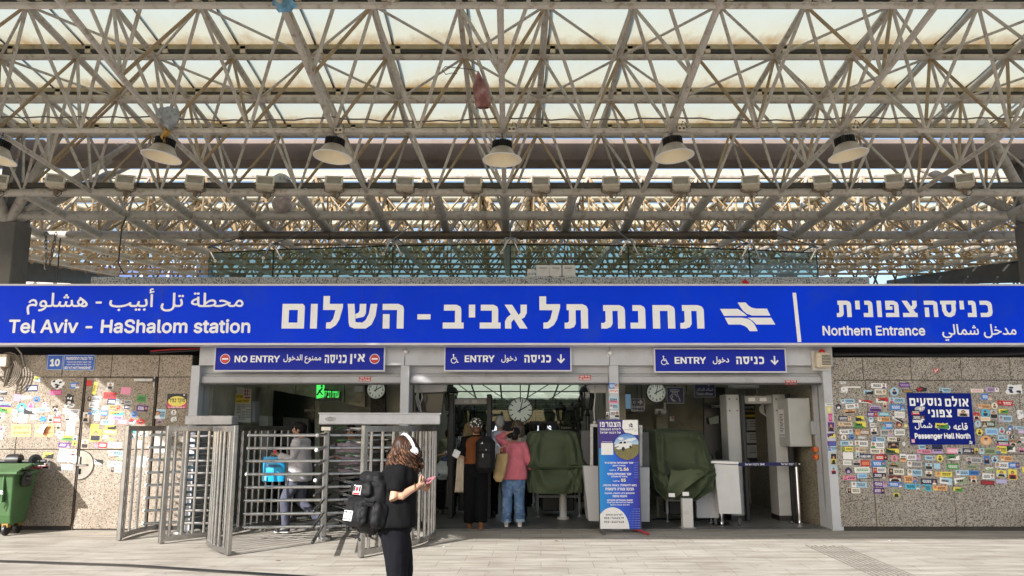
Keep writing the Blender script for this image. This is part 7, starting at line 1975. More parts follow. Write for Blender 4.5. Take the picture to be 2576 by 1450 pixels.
# ================================================================== PEOPLE
SKIN = M('skin', (.46, .27, .18), .5, var=.08, scale=12, spec=.35)
SKIN_T = M('skin_tan', (.36, .20, .125), .5, var=.08, scale=12, spec=.35)
LIP = M('lips', (.36, .12, .09), .45, var=0)
EYEW = M('eye_white', (.7, .68, .66), .3, var=0)
EYED = M('eye_dark', (.02, .014, .01), .2, var=0)
BROW = M('eyebrow', (.035, .02, .012), .7, var=0)
def skinned(m, voxel, smooth, fold=0.0, fscale=8.0, seed=0, squash=(1, 1, .55)):
    """one continuous surface grown round overlapping shapes; returns vertices and faces"""
    me = bpy.data.meshes.new('shape')
    me.from_pydata([tuple(p) for p in m.v], [], m.f)
    o = bpy.data.objects.new('shape', me)
    COL.objects.link(o)
    r_ = o.modifiers.new('r', 'REMESH'); r_.mode = 'VOXEL'; r_.voxel_size = voxel
    if smooth: s_ = o.modifiers.new('s', 'SMOOTH'); s_.factor = .5; s_.iterations = smooth
    dg = bpy.context.evaluated_depsgraph_get()
    ev = o.evaluated_get(dg).to_mesh()
    vs = [v.co.copy() for v in ev.vertices]; ns = [v.normal.copy() for v in ev.vertices]; fs = [tuple(p.vertices) for p in ev.polygons]
    o.evaluated_get(dg).to_mesh_clear()
    bpy.data.objects.remove(o); bpy.data.meshes.remove(me)
    if fold:
        for i, v in enumerate(vs):
            q = Vector((v.x * squash[0], v.y * squash[1], v.z * squash[2])) * fscale + Vector((seed, seed * 1.7, 0))
            a = 1 - 2 * abs(noise.noise(q)); b = noise.noise(q * 2.3)
            vs[i] = v + ns[i] * fold * (a * .9 + b * .5)
    out = MB(); out.v, out.f, out.m = [tuple(v) for v in vs], fs, [0] * len(fs)
    return out
def loft(m, rings, n=20, mi=0, ex=.85):
    vs, fs = [], []
    for c, rx, ry in rings:
        for j in range(n):
            a = 2 * math.pi * j / n; cs, sn = math.cos(a), math.sin(a)
            vs.append(Vector(c) + Vector((math.copysign(abs(cs) ** ex, cs) * rx, math.copysign(abs(sn) ** ex, sn) * ry, 0)))
    for i in range(len(rings) - 1):
        for j in range(n): fs.append((i * n + j, i * n + (j + 1) % n, (i + 1) * n + (j + 1) % n, (i + 1) * n + j))
    fs += [tuple(range(n - 1, -1, -1)), tuple(range((len(rings) - 1) * n, len(rings) * n))]
    m.add(vs, fs, mi)
def hand(m, w, d, nrm, thumb, s=1.0, curl=.5, spread=.12):
    """palm, four bent fingers and a thumb; d = finger direction, nrm = palm normal (towards the palm side), thumb = direction of the thumb's side"""
    d, nrm, th = Vector(d).normalized(), Vector(nrm).normalized(), Vector(thumb).normalized()
    m.path([w - d * .02 * s, w + d * .02 * s, w + d * .055 * s, w + d * .088 * s], [(.022 * s, .018 * s), (.03 * s, .017 * s), (.038 * s, .015 * s), (.036 * s, .012 * s)], 10)
    u0 = d.cross(Vector((0, 0, 1)))
    for k, (off, L) in enumerate(((.030, .072), (.011, .080), (-.009, .075), (-.027, .058))):
        p = w + d * .082 * s + th * off * s; dd = (d + th * off * spread * 12).normalized(); pts = [p]
        for q, f_ in enumerate((.42, .32, .26)):
            a = curl * (q + .4) * .8
            pts.append(pts[-1] + (dd * math.cos(a) + nrm * math.sin(a)) * L * f_ * s)
        m.path(pts, [.0092 * s, .0088 * s, .008 * s, .0066 * s], 7)
    p = w + d * .028 * s + th * .026 * s; pts = [p, p + (d * .5 + th * .8 + nrm * .25) * .035 * s, p + (d * 1.1 + th * 1.0 + nrm * .5) * .045 * s + d * .01 * s]
    m.path(pts, [.012 * s, .0105 * s, .0075 * s], 7)
DEF = dict(hip=.085, pel=(0, 0, .93), neck=(0, -.012, 1.44), head=(0, .02, 1.575), tilt=0, turn=0,
           shR=(.172, -.012, 1.385), shL=(-.172, -.012, 1.385), elR=(.215, -.03, 1.10), elL=(-.215, -.03, 1.10), wrR=(.225, .05, .87), wrL=(-.225, .05, .87),
           knR=(.095, .012, .48), knL=(-.095, .012, .48), anR=(.10, -.01, .085), anL=(-.10, -.01, .085), lean=0.0, bust=.0)
def person(label, pos, yaw, H, pose, look):
    P_ = dict(DEF); P_.update(pose)
    k = H / 1.70
    V_ = lambda q: Vector(q)
    t = thing('person', label, 'person', pos)
    ROOT[t.name] = Vector((0, 0, 0))
    t.rotation_euler = (0, 0, R(yaw)); t.scale = (k, k, k)
    fat = look.get('fat', 1.0); ln = P_['lean']
    def tz(z, rx, ry, dy=0): return ((0, dy + ln * max(0, z - .95), z), rx * fat, ry * fat)
    # ---- body
    m = MB()
    loft(m, [tz(.80, .10, .085), tz(.90, .165, .115), tz(1.0, .15, .105), tz(1.10, .132, .095), tz(1.22, .148, .105), tz(1.32, .16, .108), tz(1.39, .15, .085), tz(1.44, .075, .06)])
    nk, hd = V_(P_['neck']), V_(P_['head'])
    m.path([nk - Vector((0, 0, .05)), nk + (hd - nk) * .45, hd - Vector((0, .01, .02))], [.062, .052, .05], 12)
    rot = Matrix.Rotation(R(P_['turn']), 3, 'Z') @ Matrix.Rotation(R(-P_['tilt']), 3, 'X')
    hp = lambda x, y, z: hd + rot @ Vector((x, y, z))
    m.ell(hp(0, -.008, .025), (.074, .094, .098), 18, 14, rot); m.ell(hp(0, .022, -.045), (.055, .062, .068), 14, 10, rot); m.ell(hp(0, .062, -.085), (.026, .022, .020), 10, 8, rot)
    m.path([hp(0, .082, .03), hp(0, .098, .0), hp(0, .112, -.024), hp(0, .092, -.036)], [.010, .012, .0155, .012], 8)
    for s in (-1, 1):
        m.ell(hp(s * .077, -.008, -.008), (.011, .022, .032), 8, 8, rot); m.ell(hp(s * .03, .074, .035), (.026, .014, .010), 8, 6, rot); m.ell(hp(s * .042, .062, -.03), (.022, .018, .022), 8, 6, rot)
    m.ell(hp(0, .088, -.056), (.024, .012, .008), 8, 6, rot)
    arm = look.get('arm_r', 1.0) * (fat * .5 + .5)
    for s in 'RL':
        sh, el, wr = V_(P_['sh' + s]), V_(P_['el' + s]), V_(P_['wr' + s])
        m.path([sh * .72 + Vector((0, 0, sh.z * .28)), sh, sh.lerp(el, .45), el, el.lerp(wr, .3), wr], [.05 * arm, .054 * arm, .046 * arm, .037 * arm, .038 * arm, .025], 12)
        hh = look.get('hand' + s)
        if hh: hand(m, wr, hh[0], hh[1], hh[2], 1.0, hh[3])
        else:
            d_ = (wr - el).normalized(); hand(m, wr, d_ + Vector((0, .15, -.1)), (-1 if s == 'R' else 1, .1, 0), (0, 1, .1), 1.0, .45)
        h_ = Vector((P_['hip'] * (1 if s == 'R' else -1), ln * 0, .92)); kn, an = V_(P_['kn' + s]), V_(P_['an' + s])
        m.path([h_, h_.lerp(kn, .5), kn, kn.lerp(an, .35), an, an - Vector((0, 0, .06))], [.088 * fat, .072 * fat, .054, .052, .036, .036], 12)
    skn = look.get('skin', SKIN)
    b = skinned(m, .0085, 3)
    inv = rot.transposed()
    def mat_of(c):
        q = inv @ (c - hd)
        if q.y < .05 or abs(q.x) > .07: return 0
        if -.066 < q.z < -.047 and abs(q.x) < .024 and q.y > .07: return 1
        for s in (-1, 1):
            e = abs(q.x - s * .031)
            if e < .015 and abs(q.z - .012) < .0065 and q.y > .055: return 3 if e < .007 else 2
            if e < .023 and .027 < q.z < .037 and q.y > .055: return 4
        return 0
    for i, f_ in enumerate(b.f):
        c = sum((Vector(b.v[v]) for v in f_), Vector()) / len(f_)
        if c.z > hd.z - .13 and (c - hd).length < .17: b.m[i] = mat_of(c)
    b.build('body', [skn, LIP, EYEW, EYED, BROW], t, smooth=True, sharp=180)
    # ---- clothing
    top = look.get('top')
    def torso(m, hem, grow, neckz=1.445, wide=1.0, nk_r=.08):
        g = grow
        R_ = [(hem, .168 * wide + g, .118 * wide + g), (max(hem + .02, .95), .165 * wide + g, .118 * wide + g), (1.08, .148 * wide + g, .108 * wide + g), (1.20, .154 + g, .110 + g), (1.31, .168 + g, .114 + g), (1.385, .155 + g, .09 + g), (1.425, .10 + g, .068 + g), (neckz, nk_r, .068)]
        loft(m, [tz(z, rx, ry) for z, rx, ry in R_])
        if P_['bust']:
            for s in (-1, 1): m.ell(Vector((s * .075, .09 + ln * .33, 1.27)), (.075, .06, .07), 10, 8)
    def sleeves(m, upto, r0, r1, sides='RL'):
        for s in sides:
            sh, el, wr = V_(P_['sh' + s]), V_(P_['el' + s]), V_(P_['wr' + s])
            p0 = sh * .6 + Vector((0, 0, sh.z * .4 - .01))
            if upto <= .5: pts, rr = [p0, sh, sh.lerp(el, upto * 2)], [r0, r0, r1]
            else: pts, rr = [p0, sh, sh.lerp(el, .5), el, el.lerp(wr, (upto - .5) * 2)], [r0, r0, (r0 + r1) / 2, (r0 + r1) / 2, r1]
            m.path(pts, rr, 12)
    if top:
        m = MB(); torso(m, top.get('hem', .93), top.get('grow', .016), top.get('neck', 1.445), top.get('wide', 1.0) * fat, top.get('nkr', .075)); sleeves(m, top.get('sleeve', .3), top.get('r0', .066), top.get('r1', .058), top.get('sides', 'RL'))
        skinned(m, .011, 4, top.get('fold', .007), top.get('fs', 9), hash(label) % 17 if False else len(label)).build(top.get('name', 'shirt'), top['mat'], t, smooth=True, sharp=180)
    vest = look.get('vest')
    if vest:
        m = MB(); torso(m, vest.get('hem', 1.02), .024, 1.43, fat, .07)
        skinned(m, .011, 4, .004, 8, 3).build(vest.get('name', 'vest'), vest['mat'], t, smooth=True, sharp=180)
    cg = look.get('cardigan')
    if cg:
        m = MB(); torso(m, cg.get('hem', .72), .034, 1.44, fat * 1.05, .08); sleeves(m, .95, .07, .055)
        skinned(m, .012, 4, .008, 8, 5).build('cardigan', cg['mat'], t, smooth=True, sharp=180)
    pt = look.get('pants')
    if pt:
        m = MB(); w = pt.get('waist', 1.0)
        loft(m, [tz(.78, .13, .10), tz(.85, .182, .132), tz(.92, .184, .134), tz(w, .158, .118), tz(w + .012, .155, .115)])
        rt, rk, rh, hz = pt.get('r', (.098, .07, .066)) + (pt.get('hem', .05),)
        for s in 'RL':
            h_ = Vector((P_['hip'] * (1 if s == 'R' else -1), 0, .90)); kn, an = V_(P_['kn' + s]), V_(P_['an' + s])
            e = an + (kn - an).normalized() * (hz - .085) * 1.0
            m.path([h_, h_.lerp(kn, .45), kn, kn.lerp(e, .5), e], [rt * fat, (rt * .6 + rk * .4) * fat, rk, (rk + rh) / 2, rh], 14)
        pm = skinned(m, .011, 4, pt.get('fold', .008), pt.get('fs', 8), len(label) + 3)
        pm.build(pt.get('name', 'trousers'), pt['mat'], t, smooth=True, sharp=180)
        if pt.get('cuff'):
            m = MB()
            for s in 'RL': an = V_(P_['an' + s]); m.lathe([(rh * .9, 0), (rh * 1.08, 0), (rh * 1.06, .05), (rh * .9, .05)], an + Vector((0, 0, hz - .085)), 16)
            m.build('cuffs', pt['cuff'], t, smooth=True)
    sh_ = look.get('shoes')
    if sh_:
        for s in 'RL':
            an = V_(P_['an' + s]); fy = look.get('foot' + s, 0); d = Vector((math.sin(R(fy)), math.cos(R(fy)), 0)); up = sh_.get('heel', 0)
            pit = look.get('pitch' + s, 0); z0 = an.z - .085
            m = MB(); q = lambda u, z: an + d * u + Vector((0, 0, -.085 + z + max(0, -u * 0)))
            lift = lambda u: math.sin(R(pit)) * max(0, .12 - u) if pit else 0
            m.path([q(-.065, .055 + lift(-.065) + up), q(-.02, .062 + lift(-.02) + up), q(.06, .045 + lift(.06) + up * .5), q(.13, .032), q(.165, .024)], [(.036, .05), (.042, .058), (.044, .042), (.042, .03), (.024, .018)], 12)
            m.path([q(-.03, .06 + lift(-.03) + up), q(-.02, .12 + lift(-.02) + up)], [.045, .046], 12)
            so = skinned(m, .008, 2).build('shoe', sh_['mat'], t, smooth=True, sharp=180)
            m = MB(); pts = [q(-.075, .010 + lift(-.075)), q(-.0, .010 + lift(0)), q(.07, .010), q(.15, .010), q(.18, .013)]
            m.path(pts, [(.036, .011), (.04, .011), (.044, .011), (.042, .011), (.02, .009)], 10)
            if up: m.path([q(-.05, .0), q(-.05, up + .03)], [.024, .034], 10)
            m.build('sole', sh_.get('sole', sh_['mat']), so, smooth=True)
    hr = look.get('hair')
    if hr:
        kind = hr['kind']; m = MB()
        m.ell(hp(0, -.016, .034), (.083, .098, .098), 18, 12, rot)
        if kind == 'short':
            m.ell(hp(0, -.05, .0), (.078, .062, .085), 14, 10, rot); m.ell(hp(0, .03, .09), (.068, .06, .04), 12, 8, rot)
            skinned(m, .009, 2, .004, 40, 2, (1, 1, 1)).build('hair', hr['mat'], t, smooth=True, sharp=180)
        elif kind == 'bun':
            m.ell(hp(0, -.06, -.01), (.08, .06, .09), 14, 10, rot); m.ell(hp(hr.get('bx', 0), -.115, hr.get('bz', -.02)), (.055, .05, .05), 14, 10, rot); m.ell(hp(0, .0, .05), (.088, .09, .085), 14, 10, rot)
            skinned(m, .009, 2, .006, 34, 2, (1, 1, .6)).build('hair', hr['mat'], t, smooth=True, sharp=180)
        elif kind in ('long', 'curly'):
            m.ell(hp(0, -.055, .0), (.088, .065, .10), 14, 10, rot)
            c_ = skinned(m, .009, 2, .007, 30, 2, (1, 1, .4)); rnd = random.Random(len(label)); L0 = hr.get('len', .35)
            for q in range(hr.get('n', 150)):
                th = rnd.uniform(-2.5, 2.5) if kind == 'curly' else rnd.uniform(-2.1, 2.1)
                ez = rnd.uniform(-.25, 1.0)
                ca = math.sqrt(max(0, 1 - ez * ez)) if ez > 0 else 1
                p = Vector((math.sin(th) * .086 * ca, -math.cos(th) * .098 * ca - .01, .034 + ez * .095))
                o_ = Vector((math.sin(th), -math.cos(th), 0)); L = (L0 + p.z) * rnd.uniform(.75, 1.1)
                n_ = 12 if kind == 'curly' else 7
                ph, amp = rnd.uniform(0, 6), (rnd.uniform(.013, .026) if kind == 'curly' else rnd.uniform(.001, .004)); pts, rr = [], []
                for u in range(n_ + 1):
                    v = u / n_
                    out = .022 * math.sin(min(1, v * 2) * 1.57) + (.05 * v if kind == 'curly' else .012 * v)
                    w_ = Vector((p.x, p.y, p.z)) + o_ * out + Vector((0, 0, -L * v))
                    if kind == 'curly': w_ += Vector((math.cos(ph + v * 15), math.sin(ph + v * 15), 0)) * amp * min(1, v * 3)
                    else: w_ += Vector((math.sin(ph + v * 5), math.cos(ph + v * 4), 0)) * amp
                    pts.append(hd + rot @ Vector((w_.x, w_.y, 0)) + Vector((0, 0, w_.z))); rr.append((.0095 if kind == 'curly' else .012) * (1 - .55 * v))
                c_.path(pts, rr, 5, mi=rnd.choice((0, 0, 1)))
            c_.build('hair', [hr['mat'], hr.get('mat2', hr['mat'])], t, smooth=True, sharp=180)
    return t, hp, (lambda q: Vector(pos) + Matrix.Rotation(R(yaw), 3, 'Z') @ (Vector(q) * k))
CL = lambda n, c, r_=.85, v=.15, b=.2: M(n, c, r_, var=v, scale=9, bump=b, bscale=120, spec=.12)
BLK_CLOTH = CL('black_cloth', (.0055, .0055, .0065)); NAVY_CLOTH = CL('navy_cloth', (.0065, .007, .010))
JEANS = M('denim', (.085, .16, .30), .8, var=.5, scale=7, bump=.2, bscale=150, dirt=((.30, .40, .52), .7, 9))
def backpack(name, label, c, yaw, size, mat, extras, group=None, tilt=0):
    """soft rounded pack: back towards local -Y .. front pocket at local +Y; returns the thing and a local-to-world map"""
    t = thing(name, label, 'backpack', c, group)
    Rm = Matrix.Rotation(R(yaw), 3, 'Z') @ Matrix.Rotation(R(tilt), 3, 'X')
    W = lambda x, y, z: Vector(c) + Rm @ Vector((x, y, z))
    w, d, h = size
    def soft(parts, vox=.010, fold=.006, fs=14):
        m = MB()
        for (cx, cy, cz, sx, sy, sz) in parts:
            q = MB(); q.box((cx, cy, cz), (sx, sy, sz), bev=min(sx, sy, sz) * .38); m.add(q.v, q.f)
        s_ = skinned(m, vox, 6, fold, fs, 3, (1, 1, 1)); s_.v = [W(*p) for p in s_.v]; return s_
    extras(t, W, soft, w, d, h)
    return t
# ---------------- the woman in front
def pxm(Y, z): return FPX / (Y * _c + (z - CAM_H) * _s)
Y1 = 6.75
pos1 = Vector((at(992, 1300, Y1).x, Y1, 0)); YAW1 = -78
CURL, CURL2 = M('brown_curls', (.030, .013, .007), .5, var=.4, scale=30, spec=.25), M('light_curls', (.12, .052, .024), .5, var=.4, scale=30, spec=.25)
t, hp, toW = person('woman in black with curly brown hair and white headphones looking down at her phone', pos1, YAW1, 1.56,
    dict(lean=.08, head=(0, .085, 1.555), neck=(0, .03, 1.435), tilt=-14, turn=26, shR=(.168, .03, 1.375), shL=(-.168, .03, 1.375), elR=(.265, -.03, 1.13), wrR=(.215, .18, 1.245), elL=(-.21, .06, 1.12), wrL=(-.02, .19, 1.21), bust=1, knR=(.09, .03, .48), knL=(-.10, .10, .48), anR=(.095, -.05, .085), anL=(-.10, .08, .085)),
    dict(skin=SKIN, fat=1.16, handR=((-.75, .6, .25), (-.5, -.7, .3), (.1, .1, 1), .7), handL=((.25, .85, .0), (.8, 0, .5), (.1, .1, 1), .9),
         top=dict(mat=BLK_CLOTH, name='t_shirt', hem=.90, sleeve=.36, r0=.076, r1=.072, grow=.03, fold=.009, fs=7), pants=dict(mat=NAVY_CLOTH, r=(.112, .088, .075), fold=.007, hem=.06), shoes=dict(mat=BLACK, sole=WHITE_D),
         hair=dict(kind='curly', mat=CURL, mat2=CURL2, n=320, len=.21)))
HP = M('headphone_white', (.72, .73, .76), .35, var=.03)
k1 = 1.56 / 1.70
m = MB()
arc = [hp(math.sin(a) * .116, .025 - .01 * math.cos(a), .005 + math.cos(a) * .128) for a in [R(-104 + 208 * q / 18) for q in range(19)]]
m.path(arc, [(.015, .008)] * 19, 8)
for s in (-1, 1):
    c_ = hp(s * .108, .02, -.022); ax = hp(s, 0, 0) - hp(0, 0, 0); m.lathe([(0, -.022), (.03, -.022), (.041, -.01), (.041, .014), (.03, .026), (0, .028)], c_, 18, ax)
m.build('headphones', HP, t, smooth=True)
m = MB()
bad = [toW((.155, .118, 1.30)), ]
# chest badge and bracelet
f = frame(hp(0, 0, 0) * 0 + Vector((.06, .165, 1.25)), (-1, 0, 0), (0, 0, 1)); m.rect(-.055, -.022, .03, .022, f, .012, .01); m.build('badge', M('badge_cream', (.6, .6, .5), .5, var=.1), t)
m = MB(); m.path([Vector((.22, .155, 1.24)) + Vector((math.cos(a) * .031, .0, math.sin(a) * .031)) for a in [2 * math.pi * q / 12 for q in range(12)]], .004, 5, closed=True); m.build('bracelet', M('gold', (.5, .35, .12), .3, metal=1, var=0), t)
m = MB(); f = frame((.155, .02, .955), (-.2, 1, 0), (0, 0, 1))
m.path([(.185, .06, .93), (.19, .065, .905), (.185, .03, .90), (.182, .025, .93)], .005, 5, closed=True); m.build('belt_ring', DARK_STEEL, t)
# phone in her hands
c = toW((.125, .29, 1.285)); t = thing('smartphone', 'smartphone in a pink patterned case held up by the curly haired woman', 'phone', c)
Rm = Matrix.Rotation(R(YAW1 + 8), 3, 'Z') @ Matrix.Rotation(R(-48), 3, 'X')
m = MB(); m.box(c, (.076, .010, .15), Rm @ Matrix.Rotation(R(78), 3, 'Y'), bev=.004); m.build('case', M('phone_case', (.45, .16, .19), .4, var=.7, scale=60, dirt=((.05, .03, .03), .9, 50)), t)
Rq = Rm @ Matrix.Rotation(R(78), 3, 'Y'); m = MB(); m.box(c + Rq @ Vector((.016, -.008, .05)), (.034, .006, .036), Rq, bev=.003); m.build('camera_bump', BLACK, t)
# her backpack
PACK = M('pack_black', (.008, .008, .0095), .6, var=.3, scale=18, bump=.3, bscale=90, spec=.2); WEB = M('webbing', (.014, .014, .016), .7, var=.2, spec=.2)
def fg_pack(t, W, soft, w, d, h):
    soft([(0, 0, 0, w, d, h), (0, .0, h * .44, w * .8, d * .8, h * .18), (0, d * .1, -h * .1, w * 1.04, d, h * .6)], fold=.010, fs=9).build('main_bag', PACK, t, smooth=True, sharp=180)
    soft([(0, d * .62, -h * .16, w * .82, d * .5, h * .5)], fold=.008).build('front_pocket', PACK, t, smooth=True, sharp=180)
    soft([(0, d * .55, h * .22, w * .78, d * .34, h * .26)], fold=.008).build('upper_pocket', PACK, t, smooth=True, sharp=180)
    for s in (-1, 1): soft([(s * w * .52, .02, -h * .18, w * .26, d * .75, h * .42)], fold=.007).build('side_pocket', PACK, t, smooth=True, sharp=180)
    m = MB()
    for z in (-.02, .05): m.path([W(-w * .5, d * .45, h * z), W(-w * .38, d * .86 if z < 0 else d * .7, h * z), W(w * .38, d * .86 if z < 0 else d * .7, h * z), W(w * .5, d * .45, h * z)], [(.004, .014)] * 4, 4)
    for z in (-.30, .0): m.path([W(w * .45, d * .3, h * z), W(w * .68, .05, h * z + .01), W(w * .62, -d * .4, h * z + .02)], [(.004, .013)] * 3, 4)
    m.path([W(w * .2, d * .5, h * .38), W(w * .1, d * .74, h * .28), W(-w * .2, d * .74, h * .28), W(-w * .3, d * .5, h * .38)], .005, 5)
    m.path([W(w * .3, -d * .5, h * .3), W(w * .26, -d * .8, h * .45), W(w * .26, -d * 1.2, h * .42)], [(.03, .008)] * 3, 6); m.build('compression_straps', WEB, t)
    m = MB()
    for s in (-1, 1): m.path([W(s * w * .27, -d * .46, h * .34), W(s * w * .29, -d * .62, h * .50), W(s * w * .30, -d * 1.0, h * .545), W(s * w * .31, -d * 1.45, h * .42), W(s * w * .33, -d * 1.55, h * .1), W(s * w * .42, -d * 1.2, -h * .15), W(s * w * .45, -d * .5, -h * .36)], [(.034, .010)] * 7, 6)
    m.build('shoulder_straps', WEB, t, smooth=True)
    m = MB(); m.path([W(w * .45, -d * .5, -h * .30), W(w * .60, -d * .8, -h * .2), W(w * .62, -d * .9, -h * .4), W(w * .60, -d * .92, -h * .58)], [(.016, .004)] * 4, 4)
    m.path([W(-.05, d * .5, -h * .5), W(-.07, d * .6, -h * .57), W(-.10, d * .6, -h * .62)], [(.010, .004)] * 3, 5); m.path([W(.04, d * .2, -h * .52), W(.02, d * .3, -h * .57), W(.06, d * .3, -h * .60)], [(.011, .004)] * 3, 5); m.build('loose_straps', WEB, t)
    m = MB()
    for x, y, z in ((w * .64, .04, -.02), (w * .60, .06, .08)): m.box(W(x, y, z), (.05, .03, .03), Matrix.Rotation(R(YAW1), 3, 'Z'), bev=.006)
    m.path([W(.06, d * .9, -h * .42) + Vector((math.cos(a) * .02, 0, math.sin(a) * .022)) for a in [2 * math.pi * q / 10 for q in range(10)]], .004, 5, closed=True); m.build('buckles', BLACK, t)
    # flag patch: white with two dark bars and a six pointed star; emblem patch: red star on white with red bar
    for (px_, py_, pz, sw, sh2, kind) in ((.03, d * .88, -h * .24, .11, .078, 'flag'), (-.0, d * .735, h * .20, .10, .075, 'star')):
        f = frame(W(px_, py_, pz), (Rk @ Vector((-1, 0, 0))), (Rk @ Vector((0, -.06, 1))))
        m = MB(); m.rect(-sw / 2, -sh2 / 2, sw / 2, sh2 / 2, f, .006, .012); m.build('patch', WHITEPR if kind == 'flag' else flat(225, 222, 225), t)
        m = MB()
        if kind == 'flag':
            for s in (-1, 1): m.rect(-sw * .46, s * sh2 * .34 - .004, sw * .46, s * sh2 * .34 + .004, f, .008)
            for a0 in (90, 270):
                tri = [(math.cos(R(a0 + 120 * q)) * .017, math.sin(R(a0 + 120 * q)) * .017) for q in range(3)]; m.stroke(tri + [tri[0]], .003, f, .008 + (.0006 if a0 > 90 else 0))
            m.build('flag_mark', BLACKPR, t)
        else:
            for a0 in (90, 270): m.poly([(math.cos(R(a0 + 120 * q)) * .026, .006 + math.sin(R(a0 + 120 * q)) * .026) for q in range(3)], f, .008 + (.0006 if a0 > 90 else 0))
            m.rect(-sw * .44, -sh2 * .48, sw * .44, -sh2 * .30, f, .008); m.build('star_emblem', RED, t)
            m = MB(); m.rect(-sw * .46, -sh2 * .18, -sw * .26, sh2 * .40, f, .0082); m.rect(sw * .26, -sh2 * .18, sw * .46, sh2 * .40, f, .0082); m.build('emblem_sides', BLACKPR, t)
PY = YAW1 + 180 + 34
Rk = Matrix.Rotation(R(PY), 3, 'Z') @ Matrix.Rotation(R(9), 3, 'X')
backpack('backpack', 'bulky black backpack with a flag patch worn by the curly haired woman', toW((.06, -.215, 1.09)), PY, (.315, .20, .465), PACK, fg_pack, tilt=9)
# ---------------- man in the turnstile
GREYC = CL('grey_sweater', (.50, .485, .52))
pos2 = gr(748, 1342); pos2.z = 0
t, hp, toW = person('man in a loose grey sweater walking left through the turnstile with a blue bag', pos2, 84, 1.68,
    dict(lean=.03, head=(0, .04, 1.575), tilt=-8, shL=(-.172, .0, 1.385), elL=(-.22, .06, 1.12), wrL=(-.17, .30, 1.19), elR=(.20, -.02, 1.11), wrR=(.13, .24, 1.14), knL=(-.085, .20, .50), anL=(-.085, .16, .10), knR=(.09, .0, .48), anR=(.09, -.36, .15)),
    dict(skin=SKIN_T, handL=((.2, .9, .15), (.2, .1, -1), (.9, .1, .2), .7), handR=((-.1, .9, .1), (-.9, .1, -.2), (0, .2, 1), .8), pitchR=35,
         top=dict(mat=GREYC, name='sweater', hem=.80, wide=1.15, sleeve=.93, r0=.08, r1=.05, grow=.03, fold=.012, fs=7), pants=dict(mat=CL('grey_blue_trousers', (.085, .09, .125)), r=(.105, .075, .055), hem=.10, fold=.012),
         shoes=dict(mat=BLACK, sole=WHITE), hair=dict(kind='short', mat=M('black_hair', (.006, .005, .0045), .6, var=.3, scale=60, spec=.12))))
c = toW((-.15, .36, .98)); t = thing('shopping_bag', 'bright blue plastic shopping bag hanging from the hand of the man in grey', 'bag', c)
bw, bh = .34, .37
m = MB(); vs = []
for r_ in range(9):
    u = r_ / 8
    for q in range(16):
        a = 2 * math.pi * q / 16; wob = 1 + .05 * noise.noise(Vector((q * .9, u * 4, 1)))
        vs.append(c + Vector((math.copysign(abs(math.cos(a)) ** .5, math.cos(a)) * bw / 2 * wob * (1.02 - .06 * u), math.copysign(abs(math.sin(a)) ** .6, math.sin(a)) * (.045 + .03 * math.sin(u * 2.6)) * wob, bh * (.5 - u))))
m.add(vs, [(r_ * 16 + q, (r_ + 1) * 16 + q, (r_ + 1) * 16 + (q + 1) % 16, r_ * 16 + (q + 1) % 16) for r_ in range(8) for q in range(16)] + [tuple(128 + q for q in range(16))])
m.build('bag_body', M('bag_blue', (.012, .36, .72), .35, var=.12, scale=8, bump=.2, bscale=14), t, smooth=True)
m = MB(); f = front((c.x, c.y - .085, c.z)); put_text(m, 'URBANICA', f, (-.125, .03, .125, .068), .004, bold=.03, res=34); m.build('lettering', flat(20, 40, 80), t)
m = MB(); f = front((c.x, c.y - .088, c.z)); m.rect(-.16, -.17, -.09, -.1, f, .0); m.build('corner_patch', flat(130, 215, 245), t)
m = MB(); w_ = toW((-.165, .38, 1.17))
for s in (-1, 1): m.path([c + Vector((s * .07, -.03 , bh / 2 - .01)), c + Vector((s * .045, -.02, bh / 2 + .07)), w_], [(.012, .003)] * 3, 5)
m.build('handles', flat(240, 240, 245), t); m = MB(); m.box(c + Vector((-.0, .0, bh / 2 + .06)), (.05, .03, .10), bev=.01); m.build('red_tissue', flat(210, 60, 80), t)
# ---------------- woman behind the bars
LAV = CL('lavender_cloth', (.36, .29, .36))
pos3 = Vector((at(884, 1100, 13.15).x, 13.15, .02))
person('woman in a lavender blouse and dark trousers half hidden behind the turnstile bars', pos3, 172, 1.62,
    dict(elR=(.23, .0, 1.12), wrR=(.12, .20, 1.12), wrL=(-.24, .06, .88)), dict(skin=SKIN_T, fat=1.05, top=dict(mat=LAV, name='blouse', hem=.90, sleeve=.42, grow=.026), pants=dict(mat=NAVY_CLOTH), shoes=dict(mat=BLACK), hair=dict(kind='bun', mat=M('dark_hair', (.012, .008, .007), .6, var=.3, scale=50, spec=.12))))
# ---------------- woman with head scarf
BROWNV = CL('brown_knit', (.17, .058, .022), .85, .12, .4)
pos4 = Vector((at(1196, 1330, 13.02).x, 13.02, .02))
t, hp, toW = person('woman in brown vest, wide black trousers and patterned head scarf seen from behind', pos4, 4, 1.71,
    dict(elL=(-.235, .0, 1.10), wrL=(-.17, .20, 1.02), elR=(.22, .0, 1.10), wrR=(.18, .18, 1.10), knR=(.09, .02, .48), anR=(.085, -.02, .085), anL=(-.085, .10, .085), hip=.08),
    dict(skin=SKIN, handL=((.1, .9, -.1), (.9, 0, -.2), (0, .2, 1), .8), top=dict(mat=BLK_CLOTH, name='black_tee', hem=.98, sleeve=.44, r0=.068, r1=.066, grow=.014), vest=dict(mat=BROWNV, hem=1.0, name='brown_vest'),
         pants=dict(mat=BLK_CLOTH, waist=1.03, r=(.108, .098, .092), hem=.10, name='wide_trousers', fold=.012, fs=6), shoes=dict(mat=M('tan_leather', (.20, .075, .025), .4, var=.2), heel=.03), hair=dict(kind='bun', mat=M('auburn_hair', (.12, .045, .02), .5, var=.4, scale=50), bz=-.055)))
